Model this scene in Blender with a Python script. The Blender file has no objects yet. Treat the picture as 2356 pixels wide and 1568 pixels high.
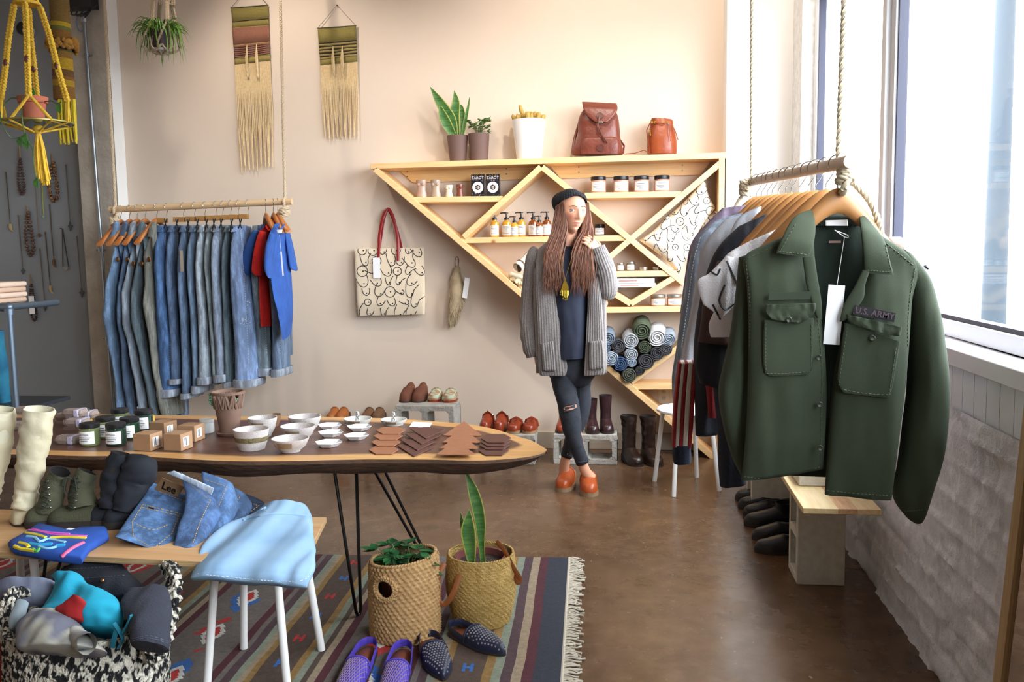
import bpy, bmesh, math, random
from mathutils import Vector, Matrix, noise
from math import sin, cos, pi, radians, sqrt, exp
random.seed(7)
SC = bpy.context.scene
COL = SC.collection
# ---------------------------------------------------------------- camera
FPX, PITCH, YAW, ROLL, CH = 2072.0, 0.10216, 0.13752, -0.01591, 1.35
_f = Vector((-sin(YAW)*cos(PITCH), cos(YAW)*cos(PITCH), -sin(PITCH)))
_r = _f.cross(Vector((0, 0, 1))).normalized()
_u = _r.cross(_f)
CR = _r*cos(ROLL) + _u*sin(ROLL)
CU = _u*cos(ROLL) - _r*sin(ROLL)
CF = _f
CAM = Vector((0, 0, CH))
cd = bpy.data.cameras.new('camera')
cam = bpy.data.objects.new('camera', cd)
COL.objects.link(cam)
m = Matrix((CR, CU, -CF)).transposed().to_4x4()
m.translation = CAM
cam.matrix_world = m
cd.sensor_width = 36.0
cd.lens = 36.0*FPX/2356.0
cd.clip_start = 0.05
SC.camera = cam
# ---------------------------------------------------------------- colour management
SC.view_settings.view_transform = 'Standard'
SC.view_settings.look = 'None'
SC.view_settings.gamma = 1.0
SC.view_settings.use_curve_mapping = False
SC.view_settings.exposure = 0.18
# ---------------------------------------------------------------- world: bright overcast daylight
W = bpy.data.worlds.new('world')
SC.world = W
W.use_nodes = True
nt = W.node_tree
bgn = nt.nodes['Background']
bgn.inputs[0].default_value = (0.84, 0.92, 1.0, 1)
bgn.inputs[1].default_value = 19.0
def area(name, loc, target, sx, sy, power, col, portal=False):
 l = bpy.data.lights.new(name, 'AREA')
 l.shape = 'RECTANGLE'; l.size = sx; l.size_y = sy
 l.energy = power; l.color = col
 if portal: l.cycles.is_portal = True
 o = bpy.data.objects.new(name, l); COL.objects.link(o)
 o.location = loc
 d = Vector(target) - Vector(loc)
 o.rotation_euler = d.to_track_quat('-Z', 'Y').to_euler()
 return o
WX = 0.94            # inner face of the window wall
BY = 5.985           # back wall
CEIL = 3.9
for y0, y1 in ((-0.7, 1.15), (1.35, 3.2), (3.4, 5.3)):
 area('window_portal', (WX+0.32, (y0+y1)/2, 1.95), (WX-1, (y0+y1)/2, 1.95), y1-y0, 1.85, 1, (1, 1, 1), True)
def spot(loc, target, power, col, ang=100, rad=0.05):
 l = bpy.data.lights.new('unseen_spot_light', 'SPOT')
 l.energy = power; l.color = col; l.spot_size = radians(ang); l.spot_blend = 0.8; l.shadow_soft_size = rad
 o = bpy.data.objects.new('unseen_spot_light', l); COL.objects.link(o)
 o.location = loc
 o.rotation_euler = (Vector(target)-Vector(loc)).to_track_quat('-Z', 'Y').to_euler()
LAMPS = [((-2.45, 5.0, 3.55), (-2.1, 5.985, 1.6), 60),
  ((-1.2, 4.4, 3.55), (-0.7, 5.9, 1.4), 45),
  ((0.05, 4.3, 3.55), (0.15, 5.95, 2.3), 110),
  ((-1.7, 2.3, 3.55), (-1.7, 2.9, 0.5), 14)]  # all but the first are unseen lamps added to brighten the room
for lo, ta, pw in LAMPS: spot(lo, ta, pw, (1.0, 0.89, 0.78))
# ---------------------------------------------------------------- geometry helpers
def ray(px, py):
 return CF + CR*((px-1178.0)/FPX) - CU*((py-784.0)/FPX)
def PY(px, py, Y): d = ray(px, py); return CAM + d*(Y/d.y)
def PZ(px, py, Z=0.0): d = ray(px, py); return CAM + d*((Z-CH)/d.z)
def PX(px, py, X): d = ray(px, py); return CAM + d*(X/d.x)
def V(*a): return Vector(a)
def lerp(a, b, t): return a + (b-a)*t
def nz(x, y, z): return noise.noise(Vector((x, y, z)))
def s2l(c):
 c /= 255.0
 return c/12.92 if c <= 0.04045 else ((c+0.055)/1.055)**2.4
def rgb(h):
 if isinstance(h, str):
  h = h.lstrip('#'); return (s2l(int(h[0:2], 16)), s2l(int(h[2:4], 16)), s2l(int(h[4:6], 16)), 1)
 return tuple(h)+(1,) if len(h) == 3 else h
_mats = {}
def mat(name, col, rough=0.6, metal=0.0, col2=None, nscale=8.0, ncon=0.5, bump=0.0, bscale=60.0, stretch=(1, 1, 1),
  trans=0.0, coat=0.0, sheen=0.0, kind='noise', spec=None, ior=None, detail=4.0, bdist=0.01, sss=0):
 if name in _mats: return _mats[name]
 m = bpy.data.materials.new(name); m.use_nodes = True
 n = m.node_tree.nodes; l = m.node_tree.links
 b = n['Principled BSDF']
 b.inputs['Base Color'].default_value = rgb(col)
 b.inputs['Roughness'].default_value = rough
 b.inputs['Metallic'].default_value = metal
 if trans: b.inputs['Transmission Weight'].default_value = trans
 if coat: b.inputs['Coat Weight'].default_value = coat
 if sheen: b.inputs['Sheen Weight'].default_value = sheen
 if spec is not None: b.inputs['Specular IOR Level'].default_value = spec
 if ior: b.inputs['IOR'].default_value = ior
 if sss: b.inputs['Subsurface Weight'].default_value = sss; b.inputs['Subsurface Radius'].default_value = (0.02, 0.008, 0.004)
 tc = n.new('ShaderNodeTexCoord'); mp = n.new('ShaderNodeMapping')
 mp.inputs['Scale'].default_value = stretch
 l.new(tc.outputs['Object'], mp.inputs[0])
 if col2 is not None:
  if kind == 'wave':
   t = n.new('ShaderNodeTexWave'); t.inputs['Scale'].default_value = nscale; t.inputs['Distortion'].default_value = 6; t.inputs['Detail'].default_value = 3
   out = t.outputs['Fac']
  elif kind == 'voronoi':
   t = n.new('ShaderNodeTexVoronoi'); t.inputs['Scale'].default_value = nscale; out = t.outputs['Distance']
  else:
   t = n.new('ShaderNodeTexNoise'); t.inputs['Scale'].default_value = nscale; t.inputs['Detail'].default_value = detail
   out = t.outputs['Fac']
  l.new(mp.outputs[0], t.inputs['Vector'])
  r = n.new('ShaderNodeValToRGB')
  r.color_ramp.elements[0].position = 0.5-ncon/2; r.color_ramp.elements[1].position = 0.5+ncon/2
  r.color_ramp.elements[0].color = rgb(col); r.color_ramp.elements[1].color = rgb(col2)
  l.new(out, r.inputs[0]); l.new(r.outputs[0], b.inputs['Base Color'])
 if bump:
  t2 = n.new('ShaderNodeTexNoise'); t2.inputs['Scale'].default_value = bscale; t2.inputs['Detail'].default_value = 3
  l.new(mp.outputs[0], t2.inputs['Vector'])
  bp = n.new('ShaderNodeBump'); bp.inputs['Strength'].default_value = bump; bp.inputs['Distance'].default_value = bdist
  l.new(t2.outputs['Fac'], bp.inputs['Height']); l.new(bp.outputs[0], b.inputs['Normal'])
 _mats[name] = m
 return m
def nodes_of(m): return m.node_tree.nodes, m.node_tree.links, m.node_tree.nodes['Principled BSDF']
def wloc(o):
 v = Vector((0, 0, 0))
 while o is not None: v = v + o.location; o = o.parent
 return v
def tag(o, label=None, cat=None, group=None, kind=None):
 if label: o['label'] = label
 if cat: o['category'] = cat
 if group: o['group'] = group
 if kind: o['kind'] = kind
 return o
def empty(name, loc, label, cat, group=None):
 o = bpy.data.objects.new(name, None); COL.objects.link(o)
 o.location = Vector(loc); o.empty_display_size = 0.05
 return tag(o, label, cat, group)
class MB:
 def __init__(s): s.v = []; s.f = []
 def add(s, vs, fs):
  k = len(s.v); s.v += [Vector(p) for p in vs]; s.f += [tuple(i+k for i in f) for f in fs]; return s
 def box(s, a, b):
  x0, y0, z0 = [min(a[i], b[i]) for i in range(3)]; x1, y1, z1 = [max(a[i], b[i]) for i in range(3)]
  return s.add([(x0, y0, z0), (x1, y0, z0), (x1, y1, z0), (x0, y1, z0), (x0, y0, z1), (x1, y0, z1), (x1, y1, z1), (x0, y1, z1)],
     [(0, 3, 2, 1), (4, 5, 6, 7), (0, 1, 5, 4), (1, 2, 6, 5), (2, 3, 7, 6), (3, 0, 4, 7)])
 def obox(s, c, size, rot=None):
  R = rot or Matrix.Identity(3); c = Vector(c); h = [x/2 for x in size]
  q = [(-1, -1, -1), (1, -1, -1), (1, 1, -1), (-1, 1, -1), (-1, -1, 1), (1, -1, 1), (1, 1, 1), (-1, 1, 1)]
  return s.add([c + R @ Vector((a*h[0], b*h[1], d*h[2])) for a, b, d in q],
     [(0, 3, 2, 1), (4, 5, 6, 7), (0, 1, 5, 4), (1, 2, 6, 5), (2, 3, 7, 6), (3, 0, 4, 7)])
 def prism(s, pts, vec):
  """closed outline pts (3-D, planar) swept by vec"""
  n = len(pts); pts = [Vector(p) for p in pts]; vec = Vector(vec)
  fs = [tuple(range(n)), tuple(range(2*n-1, n-1, -1))]
  for i in range(n): fs.append((i, i+n, (i+1) % n+n, (i+1) % n))
  return s.add(pts+[p+vec for p in pts], fs)
 def tube(s, path, r, n=10, cap=True, flat=1.0, upv=None):
  """round (or flattened) tube along path; r number or list"""
  path = [Vector(p) for p in path]; N = len(path)
  if N < 2: return s
  rs = r if isinstance(r, (list, tuple)) else [r]*N
  vs = []; fs = []; prev = None
  for i, p in enumerate(path):
   t = (path[min(i+1, N-1)] - path[max(i-1, 0)])
   t = t.normalized() if t.length > 1e-9 else Vector((0, 0, 1))
   if prev is None:
    a = Vector(upv) if upv is not None else (Vector((0, 0, 1)) if abs(t.z) < 0.9 else Vector((0, 1, 0)))
   else: a = prev
   u = (a - t*a.dot(t))
   u = u.normalized() if u.length > 1e-6 else t.orthogonal().normalized()
   w = t.cross(u); prev = u
   for k in range(n):
    an = 2*pi*k/n
    vs.append(p + u*(cos(an)*rs[i]*flat) + w*(sin(an)*rs[i]))
  for i in range(N-1):
   for k in range(n):
    fs.append((i*n+k, i*n+(k+1) % n, (i+1)*n+(k+1) % n, (i+1)*n+k))
  if cap:
   fs.append(tuple(range(n-1, -1, -1))); fs.append(tuple(range((N-1)*n, N*n)))
  return s.add(vs, fs)
 def rings(s, rings, cap=True, close=True):
  n = len(rings[0]); vs = [p for r in rings for p in r]; fs = []
  for i in range(len(rings)-1):
   for k in range(n if close else n-1):
    fs.append((i*n+k, i*n+(k+1) % n, (i+1)*n+(k+1) % n, (i+1)*n+k))
  if cap and close:
   fs.append(tuple(range(n-1, -1, -1))); fs.append(tuple(range((len(rings)-1)*n, len(rings)*n)))
  return s.add(vs, fs)
 def lathe(s, prof, c=(0, 0, 0), n=28, sx=1.0, sy=1.0, rot=None):
  """profile [(r,z)] about z through c"""
  c = Vector(c); R = rot or Matrix.Identity(3); rg = []
  for r, z in prof:
   rg.append([c + R @ Vector((max(r, 1e-5)*cos(2*pi*k/n)*sx, max(r, 1e-5)*sin(2*pi*k/n)*sy, z)) for k in range(n)])
  return s.rings(rg)
 def ball(s, c, r, n=12, m=8, sc=(1, 1, 1), rot=None):
  R = rot or Matrix.Identity(3); c = Vector(c); rg = []
  for j in range(m+1):
   th = pi*j/m; q = []
   for k in range(n):
    ph = 2*pi*k/n
    q.append(c + R @ Vector((max(sin(th), 1e-3)*cos(ph)*r*sc[0], max(sin(th), 1e-3)*sin(ph)*r*sc[1], -cos(th)*r*sc[2])))
   rg.append(q)
  return s.rings(rg)
 def slab(s, st, Y, T, n=10, sub=4, p=2.0, wr=0.0, wf=(14, 5), seed=0, edge=0.25, vec=None, wave=None, bulge=1.0):
  """soft closed sheet. st = stations ((pxL,pyL),(pxR,pyR)) or 3-D pairs; Y depth number, per-station number or (YL,YR);
  T half thickness (number or per-station list). folds of amplitude wr."""
  S = []
  for i, (a, b) in enumerate(st):
   y = Y[i] if isinstance(Y, list) else Y
   yl, yr = y if isinstance(y, tuple) else (y, y)
   A = a if isinstance(a, Vector) else PY(a[0], a[1], yl)
   B = b if isinstance(b, Vector) else PY(b[0], b[1], yr)
   t = T[i] if isinstance(T, list) else T
   S.append((A, B, t))
  R = []
  for i in range(len(S)-1):
   a0 = S[max(i-1, 0)]; a1 = S[i]; a2 = S[i+1]; a3 = S[min(i+2, len(S)-1)]
   for k in range(sub):
    t = k/sub
    def cr(q0, q1, q2, q3): return 0.5*((2*q1) + (q2-q0)*t + (2*q0-5*q1+4*q2-q3)*t*t + (3*q1-q0-3*q2+q3)*t*t*t)
    R.append((cr(a0[0], a1[0], a2[0], a3[0]), cr(a0[1], a1[1], a2[1], a3[1]), max(0.0005, lerp(a1[2], a2[2], t))))
  R.append(S[-1])
  nr = Vector(vec) if vec is not None else Vector((0, -1, 0))
  rg = []
  for j, (A, B, t) in enumerate(R):
   front = []; back = []
   for k in range(n+1):
    u = -cos(pi*k/n)           # -1..1
    q = A.lerp(B, (u+1)/2)
    h = t*max(0.0, (1-abs(u)**p))**(1/p)*bulge
    h = max(h, t*edge*0.2)
    w = 0
    if wr:
     w = wr*(nz(q.x*wf[0]+seed*7.1, seed*3.3, q.z*wf[1]) + 0.5*nz(q.x*wf[0]*2.3, seed+9.1, q.z*wf[1]*2.1))
    if wave: w += wave(u, j/(len(R)-1))
    front.append(q + nr*(h+w)); back.append(q - nr*(h*1.0-w))
   rg.append(front + back[::-1][1:-1] if False else front + back[::-1])
  return s.rings(rg)
 def build(s, name, m, parent=None, label=None, cat=None, group=None, kind=None, smooth=35, bevel=0, subsurf=0, solid=0):
  if parent is not None: o0 = wloc(parent)
  else:
   xs = [p.x for p in s.v]; ys = [p.y for p in s.v]; zs = [p.z for p in s.v]
   o0 = Vector(((min(xs)+max(xs))/2, (min(ys)+max(ys))/2, min(zs)))
  me = bpy.data.meshes.new(name)
  me.from_pydata([tuple(p-o0) for p in s.v], [], s.f)
  me.validate()
  bm = bmesh.new(); bm.from_mesh(me)
  bmesh.ops.remove_doubles(bm, verts=bm.verts, dist=1e-6)
  bmesh.ops.recalc_face_normals(bm, faces=bm.faces)
  bm.to_mesh(me); bm.free()
  if smooth:
   me.shade_smooth()
   me.set_sharp_from_angle(angle=radians(smooth))
  if isinstance(m, (list, tuple)):
   for q in m: me.materials.append(q)
  else: me.materials.append(m)
  o = bpy.data.objects.new(name, me); COL.objects.link(o)
  if parent is not None: o.parent = parent
  else: o.location = o0
  if bevel:
   bv = o.modifiers.new('bevel', 'BEVEL'); bv.width = bevel; bv.segments = 2; bv.limit_method = 'ANGLE'
  if solid:
   sd = o.modifiers.new('solid', 'SOLIDIFY'); sd.thickness = solid; sd.offset = 0
  if subsurf:
   ss = o.modifiers.new('sub', 'SUBSURF'); ss.levels = subsurf; ss.render_levels = subsurf
  tag(o, label, cat, group, kind)
  return o
def rotz(a): return Matrix.Rotation(a, 3, 'Z')
def roty(a): return Matrix.Rotation(a, 3, 'Y')
def rotx(a): return Matrix.Rotation(a, 3, 'X')
def smoothpath(pts, sub=6, closed=False):
 pts = [Vector(p) for p in pts]; N = len(pts); out = []
 rng = range(N) if closed else range(N-1)
 for i in rng:
  if closed: a0, a1, a2, a3 = pts[i-1], pts[i], pts[(i+1) % N], pts[(i+2) % N]
  else: a0, a1, a2, a3 = pts[max(i-1, 0)], pts[i], pts[i+1], pts[min(i+2, N-1)]
  for k in range(sub):
   t = k/sub
   out.append(0.5*((2*a1) + (a2-a0)*t + (2*a0-5*a1+4*a2-a3)*t*t + (3*a1-a0-3*a2+a3)*t*t*t))
 if not closed: out.append(pts[-1])
 return out
def rope_mb(path, r, turns_per_m=28, strands=3, n=6):
 """laid rope: strands twisted about the path"""
 mb = MB(); path = [Vector(p) for p in path]
 L = sum((path[i+1]-path[i]).length for i in range(len(path)-1))
 steps = max(8, int(L*turns_per_m*7)); steps = min(steps, 700)
 pts = []; acc = 0; seg = 0; d = L/steps; cur = path[0].copy(); pts.append(cur.copy())
 rem = d
 i = 0; p = path[0].copy()
 while i < len(path)-1:
  sg = (path[i+1]-p).length
  if sg >= rem:
   p = p + (path[i+1]-p).normalized()*rem; pts.append(p.copy()); rem = d
  else:
   rem -= sg; i += 1; p = path[i].copy()
 for k in range(strands):
  q = []; prev = None
  for j, c in enumerate(pts):
   t = (pts[min(j+1, len(pts)-1)]-pts[max(j-1, 0)]).normalized()
   a = prev if prev is not None else t.orthogonal()
   u = (a-t*a.dot(t)).normalized(); w = t.cross(u); prev = u
   an = 2*pi*(j*d*turns_per_m + k/strands)
   q.append(c + u*(cos(an)*r*0.52) + w*(sin(an)*r*0.52))
  mb.tube(q, r*0.56, n)
 return mb
def braid_mb(path, r, pitch=0.03, strands=3, n=6):
 mb = MB(); pts = smoothpath(path, 10)
 L = sum((pts[i+1]-pts[i]).length for i in range(len(pts)-1))
 N = max(12, int(L/pitch*8)); res = []
 for j in range(N+1):
  x = j/N*(len(pts)-1); i = min(int(x), len(pts)-2); res.append(pts[i].lerp(pts[i+1], x-i))
 for k in range(strands):
  q = []
  for j, c in enumerate(res):
   t = (res[min(j+1, N)]-res[max(j-1, 0)]).normalized()
   u = t.cross(Vector((0, 1, 0)));
   u = u.normalized() if u.length > 1e-4 else Vector((1, 0, 0))
   w = t.cross(u)
   ph = 2*pi*(j/N*L/pitch + k/strands)
   q.append(c + u*(sin(ph)*r*0.75) + w*(sin(2*ph)*r*0.4))
  mb.tube(q, r*0.5, n)
 return mb
_txt = {}
def text(s, name, p, size, m, parent, rot=None, ext=0.0004, align='CENTER', cat=None, label=None, bold=False):
 cu = bpy.data.curves.new(name, 'FONT'); cu.body = s; cu.size = size; cu.extrude = ext
 cu.align_x = align; cu.align_y = 'CENTER'; cu.resolution_u = 2
 if bold: cu.offset = size*0.02
 o = bpy.data.objects.new(name, cu); COL.objects.link(o)
 me = bpy.data.meshes.new_from_object(o)
 bpy.data.objects.remove(o);
 R = (rot or Matrix.Identity(3)) @ rotx(radians(90))
 me.transform(Matrix.Translation(Vector(p)-wloc(parent)) @ R.to_4x4())
 me.materials.clear(); me.materials.append(m)
 q = bpy.data.objects.new(name, me); COL.objects.link(q); q.parent = parent
 return q
# ================================================================ ROOM SHELL
m_floor = mat('polished concrete', '8a6a4c', rough=0.5, spec=0.35)
n, l, b = nodes_of(m_floor)
tc = n.new('ShaderNodeTexCoord')
def noisetex(n, l, src, sc, det=5, rough=0.6, vec=(1, 1, 1)):
 mp = n.new('ShaderNodeMapping'); mp.inputs['Scale'].default_value = vec
 l.new(src, mp.inputs[0])
 t = n.new('ShaderNodeTexNoise'); t.inputs['Scale'].default_value = sc; t.inputs['Detail'].default_value = det; t.inputs['Roughness'].default_value = rough
 l.new(mp.outputs[0], t.inputs['Vector']); return t.outputs['Fac']
def ramp(n, l, fac, stops, const=False):
 r = n.new('ShaderNodeValToRGB'); e = r.color_ramp.elements
 while len(e) < len(stops): e.new(0.5)
 for k, (p, c) in enumerate(stops): e[k].position = p; e[k].color = rgb(c)
 if const: r.color_ramp.interpolation = 'CONSTANT'
 l.new(fac, r.inputs[0]); return r.outputs[0]
def mix(n, l, fac, a, b_, mode='MIX'):
 x = n.new('ShaderNodeMix'); x.data_type = 'RGBA'; x.blend_type = mode
 if isinstance(fac, (int, float)): x.inputs[0].default_value = fac
 else: l.new(fac, x.inputs[0])
 for i, q in ((6, a), (7, b_)):
  if isinstance(q, str): x.inputs[i].default_value = rgb(q)
  else: l.new(q, x.inputs[i])
 return x.outputs[2]
c1 = ramp(n, l, noisetex(n, l, tc.outputs['Object'], 1.3, 7, 0.65), [(0.3, '48321f'), (0.5, '593f2a'), (0.72, '6b4d35')])
c2 = ramp(n, l, noisetex(n, l, tc.outputs['Object'], 9, 6, 0.7), [(0.35, '493524'), (0.65, '785f47')])
c3 = mix(n, l, 0.35, c1, c2)
sp = ramp(n, l, noisetex(n, l, tc.outputs['Object'], 38, 2, 0.5), [(0.74, '000000'), (0.78, 'ffffff')])
c4 = mix(n, l, sp, c3, '8e7860')
l.new(c4, b.inputs['Base Color'])
rr = ramp(n, l, noisetex(n, l, tc.outputs['Object'], 3.5, 5), [(0.3, '6c6c6c'), (0.7, 'a0a0a0')])
l.new(rr, b.inputs['Roughness'])
bp = n.new('ShaderNodeBump'); bp.inputs['Strength'].default_value = 0.12; bp.inputs['Distance'].default_value = 0.004
l.new(noisetex(n, l, tc.outputs['Object'], 30, 6), bp.inputs['Height']); l.new(bp.outputs[0], b.inputs['Normal'])
m_cream = mat('cream wall paint', 'dfcdba', rough=0.75, col2='dbc8b5', nscale=2, bump=0.05, bscale=140)
m_greywall = mat('grey wall paint', '848688', rough=0.8, col2='7e8184', nscale=2, bump=0.05, bscale=120)
m_white = mat('white paint', 'eceae6', rough=0.6)
m_conc = mat('rough grey concrete', 'b8aea0', rough=0.9, col2='a1978a', nscale=7, bump=0.6, bscale=26, bdist=0.012)
m_ceil = mat('ceiling paint', 'e4dfd6', rough=0.9)
XL, YF = -5.2, -4.2
PEY = PX(1822, 300, WX).y
PXL = PY(1671, 300, PEY).x
MB().box((XL-.2, YF-.2, -0.12), (WX+.4, BY+.4, 0)).build('floor', m_floor, kind='structure', smooth=0)
MB().box((XL-.2, YF-.2, CEIL), (WX+.4, BY+.4, CEIL+.1)).build('ceiling', m_ceil, kind='structure', smooth=0)
COLY = BY-0.125
cxa = PY(218, 880, COLY).x; cxb = PY(263, 300, COLY).x
cxa = PY(196, 600, COLY).x; cxb = PY(262, 300, COLY).x
MB().box((cxb-.05, BY, 0), (WX+.3, BY+.2, CEIL)).build('wall_back', m_cream, kind='structure', smooth=0)
MB().box((XL, BY, 0), (cxa+.05, BY+.2, CEIL)).build('wall_back_left', m_greywall, kind='structure', smooth=0)
o = MB().box((cxa, COLY, 0), (cxb, BY+.2, CEIL)).build('wall_column', [m_conc, m_white], kind='structure', smooth=0)
for p in o.data.polygons:
 if p.normal.x > 0.9: p.material_index = 1  # white on this side stands for the window light falling on it
MB().box((XL-.2, YF, 0), (XL, BY+.2, CEIL)).build('wall_left', m_cream, kind='structure', smooth=0)
MB().box((XL, YF-.2, 0), (WX+.3, YF, CEIL)).build('wall_front', m_cream, kind='structure', smooth=0)
MB().box((PXL, PEY, 0), (WX+.3, BY, CEIL)).build('wall_pier', m_white, kind='structure', smooth=0)
bw = mat('baseboard paint', 'b3a592', rough=0.6)
MB().box((cxb, BY-.018, 0.0), (PXL, BY, 0.115)).build('baseboard_back', bw, kind='structure', bevel=.004)
# ---------------- window wall: painted brick below, beadboard, sill, glazing
m_brick = mat('white painted brick', 'c9c8cc', rough=0.55)
n, l, b = nodes_of(m_brick)
tc = n.new('ShaderNodeTexCoord')
c1 = ramp(n, l, noisetex(n, l, tc.outputs['Object'], 9, 6), [(0.35, 'd4d4d8'), (0.7, 'e8e8ea')])
l.new(c1, b.inputs['Base Color'])
bp = n.new('ShaderNodeBump'); bp.inputs['Strength'].default_value = 0.7; bp.inputs['Distance'].default_value = 0.012
l.new(noisetex(n, l, tc.outputs['Object'], 22, 7, 0.65), bp.inputs['Height']); l.new(bp.outputs[0], b.inputs['Normal'])
ZB = PX(2348, 1010, WX).z
def brickwall(y0, y1, z0, z1, name):
 mb = MB(); step = 0.012
 ny = int((y1-y0)/step); nzn = int((z1-z0)/step); vs = []; fs = []
 BH, BL = 0.1, 0.3
 for j in range(nzn+1):
  z = z0+(z1-z0)*j/nzn
  for i in range(ny+1):
   y = y0+(y1-y0)*i/ny
   zz = z+0.008*nz(y*3, z*3, 4); row = int(zz//BH)
   yy = y+0.01*nz(y*5, z*5, 9)+(BL/2 if row % 2 else 0)
   dz = min(zz % BH, BH-zz % BH); dy = min(yy % BL, BL-yy % BL)
   d = min(dz, dy)
   g = exp(-(d/0.009)**2)
   h = 0.006*nz(int(yy//BL)*3.3, row*5.1, 0.5) + 0.010*nz(y*14, z*14, 2) + 0.005*nz(y*40, z*40, 3)
   sgn = 0.9 if nz(y*2, z*2, 7) > -0.1 else -1.0
   h += g*(0.007*sgn)
   x = WX - 0.012 - h
   if j == nzn or i in (0, ny): x = WX-0.012
   vs.append((x, y, z))
 for j in range(nzn):
  for i in range(ny):
   a = j*(ny+1)+i; fs.append((a, a+ny+1, a+ny+2, a+1))
 mb.add(vs, fs)
 mb.box((WX-0.004, y0, z0), (WX+.3, y1, z1))
 return mb.build(name, m_brick, kind='structure', smooth=60)
brickwall(1.2, PEY, 0, ZB, 'wall_right')
MB().box((WX, YF, 0), (WX+.3, 1.2, ZB)).build('wall_right_front', m_brick, kind='structure', smooth=0)
zt = PX(2356, 855, WX-.03).z; zb = PX(2356, 905, WX-.03).z
m_bead = mat('white beadboard paint', 'dfe3e8', rough=0.5)
mb = MB(); y = YF
while y < PEY-0.09:
 mb.box((WX-.004, y+.002, ZB), (WX+.05, y+.088, zb)); y += .09
mb.box((WX, YF, ZB), (WX+.3, PEY, zb)).build('trim_1', m_bead, kind='structure', smooth=0)
MB().box((WX-.03, YF, zb), (WX+.3, PEY, zt)).build('trim_2', mat('sill paint', 'dcdce4', rough=.35), kind='structure', bevel=.004)
zh = PX(1850, 14, WX+.08).z
m_wh2 = mat('window white paint', 'eff1f4', rough=0.4)
MB().box((WX, YF, zh), (WX+.3, PEY, CEIL)).build('wall_right_upper', m_white, kind='structure', smooth=0)
yj = PX(1842, 300, WX).y
o = MB().box((WX, yj, zt), (WX+.3, PEY, zh)).build('wall_right_jamb', mat('chipped white brick', 'e6e4df', rough=.8, col2='d2d0cc', nscale=30, ncon=0.3, bump=.6, bscale=30), kind='structure', smooth=0)
m_gask = mat('dark window gasket', '23243a', rough=0.5)
m_glass = bpy.data.materials.new('window glass'); m_glass.use_nodes = True
n = m_glass.node_tree.nodes; l = m_glass.node_tree.links; n.clear()
oo = n.new('ShaderNodeOutputMaterial'); tr = n.new('ShaderNodeBsdfTransparent'); gl = n.new('ShaderNodeBsdfGlossy'); mx = n.new('ShaderNodeMixShader')
gl.inputs['Roughness'].default_value = 0.02; mx.inputs[0].default_value = 0.05
l.new(tr.outputs[0], mx.inputs[1]); l.new(gl.outputs[0], mx.inputs[2]); l.new(mx.outputs[0], oo.inputs[0])
ym = PX(2058, 300, WX+.1).y
edges = [(yj, ym+.03), (ym-.03, 1.3), (1.2, -.8)]
for i, (ya, yb) in enumerate(edges):
 f = .055
 e = MB()
 x0, x1 = WX+.07, WX+.13
 e.box((x0, ya-f, zt), (x1, ya, zh)).box((x0, yb, zt), (x1, yb+f, zh)).box((x0, yb+f, zt), (x1, ya-f, zt+f)).box((x0, yb+f, zh-f), (x1, ya-f, zh))
 w = e.build('window_%d' % (i+1), m_wh2, kind='structure', bevel=.004)
 g = MB(); q = .014
 g.box((x0+.012, ya-f-q, zt+f), (x1-.012, ya-f, zh-f)).box((x0+.012, yb+f, zt+f), (x1-.012, yb+f+q, zh-f)).box((x0+.012, yb+f+q, zt+f), (x1-.012, ya-f-q, zt+f+q)).box((x0+.012, yb+f+q, zh-f-q), (x1-.012, ya-f-q, zh-f))
 g.build('gasket', m_gask, w)
 MB().box((x0+.028, yb+f, zt+f), (x0+.034, ya-f, zh-f)).build('pane', m_glass, w)
MB().box((WX+.05, ym-.03, zt), (WX+.3, ym+.03, zh)).build('trim_3', m_wh2, kind='structure', bevel=.003)
MB().box((WX+.05, 1.2, zt), (WX+.3, 1.3, zh)).build('trim_4', m_wh2, kind='structure')
MB().box((WX+.05, -.9, zt), (WX+.3, -.8, zh)).build('trim_5', m_wh2, kind='structure')
MB().box((WX+.0, YF, zt), (WX+.3, -.9, zh)).build('added_wall_right_rear', m_wh2, kind='structure')  # unseen wall added in place of a window to darken the foreground
# ---------------- outside
m_pave = mat('bright pavement', '48484a', rough=.9)
MB().box((WX+.3, -30, -.25), (70, 70, -.12)).build('ground', m_pave, kind='structure', smooth=0)
m_bb = mat('hazy brick facade', '221f20', rough=.9, col2='2a2727', nscale=3)
bl = empty('building', (24, 34, -.12), 'hazy pale brick building across the street outside the window', 'building')
A = Vector((13.0, 30.0, 0)); B = Vector((34, 22, 0)); dn = Vector((8, 21, 0)).normalized()
def face(u, z, off=0): q = A.lerp(B, u) - dn*off; return (q.x, q.y, z)
mb = MB().prism([face(0, -.12), face(1, -.12), face(1, 6.4), face(0, 5.2)], dn*8); mb.build('facade', m_bb, bl, smooth=0)
MB().prism([face(-.01, 5.0, .25), face(1.01, 6.1, .25), face(1.01, 6.5, .25), face(-.01, 5.4, .25)], dn*.4).build('cornice', mat('pale cornice', '403c3c', rough=.8), bl, smooth=0)
for u in (.08, .24, .4, .56, .72, .88):
 for z0 in (.9, 3.4):
  MB().prism([face(u, z0, .05), face(u+.09, z0, .05), face(u+.09, z0+1.5, .05), face(u, z0+1.5, .05)], dn*.1).build('window', mat('far window glass', '181c20', rough=.2), bl, smooth=0)
pl = PX(2292, 560, 6.2)
pole = empty('utility_pole', (pl.x, pl.y, -.12), 'tall dark utility pole seen hazily through the window', 'pole')
MB().tube([(pl.x, pl.y, -.12), (pl.x, pl.y, 7)], [.2, .15], 14).build('pole', mat('weathered pole', '262f36', rough=.9), pole)
MB().obox((pl.x, pl.y, 6.4), (1.6, .12, .12), rotz(-.6)).build('crossarm', mat('weathered pole'  , '2c3848'), pole)
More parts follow.
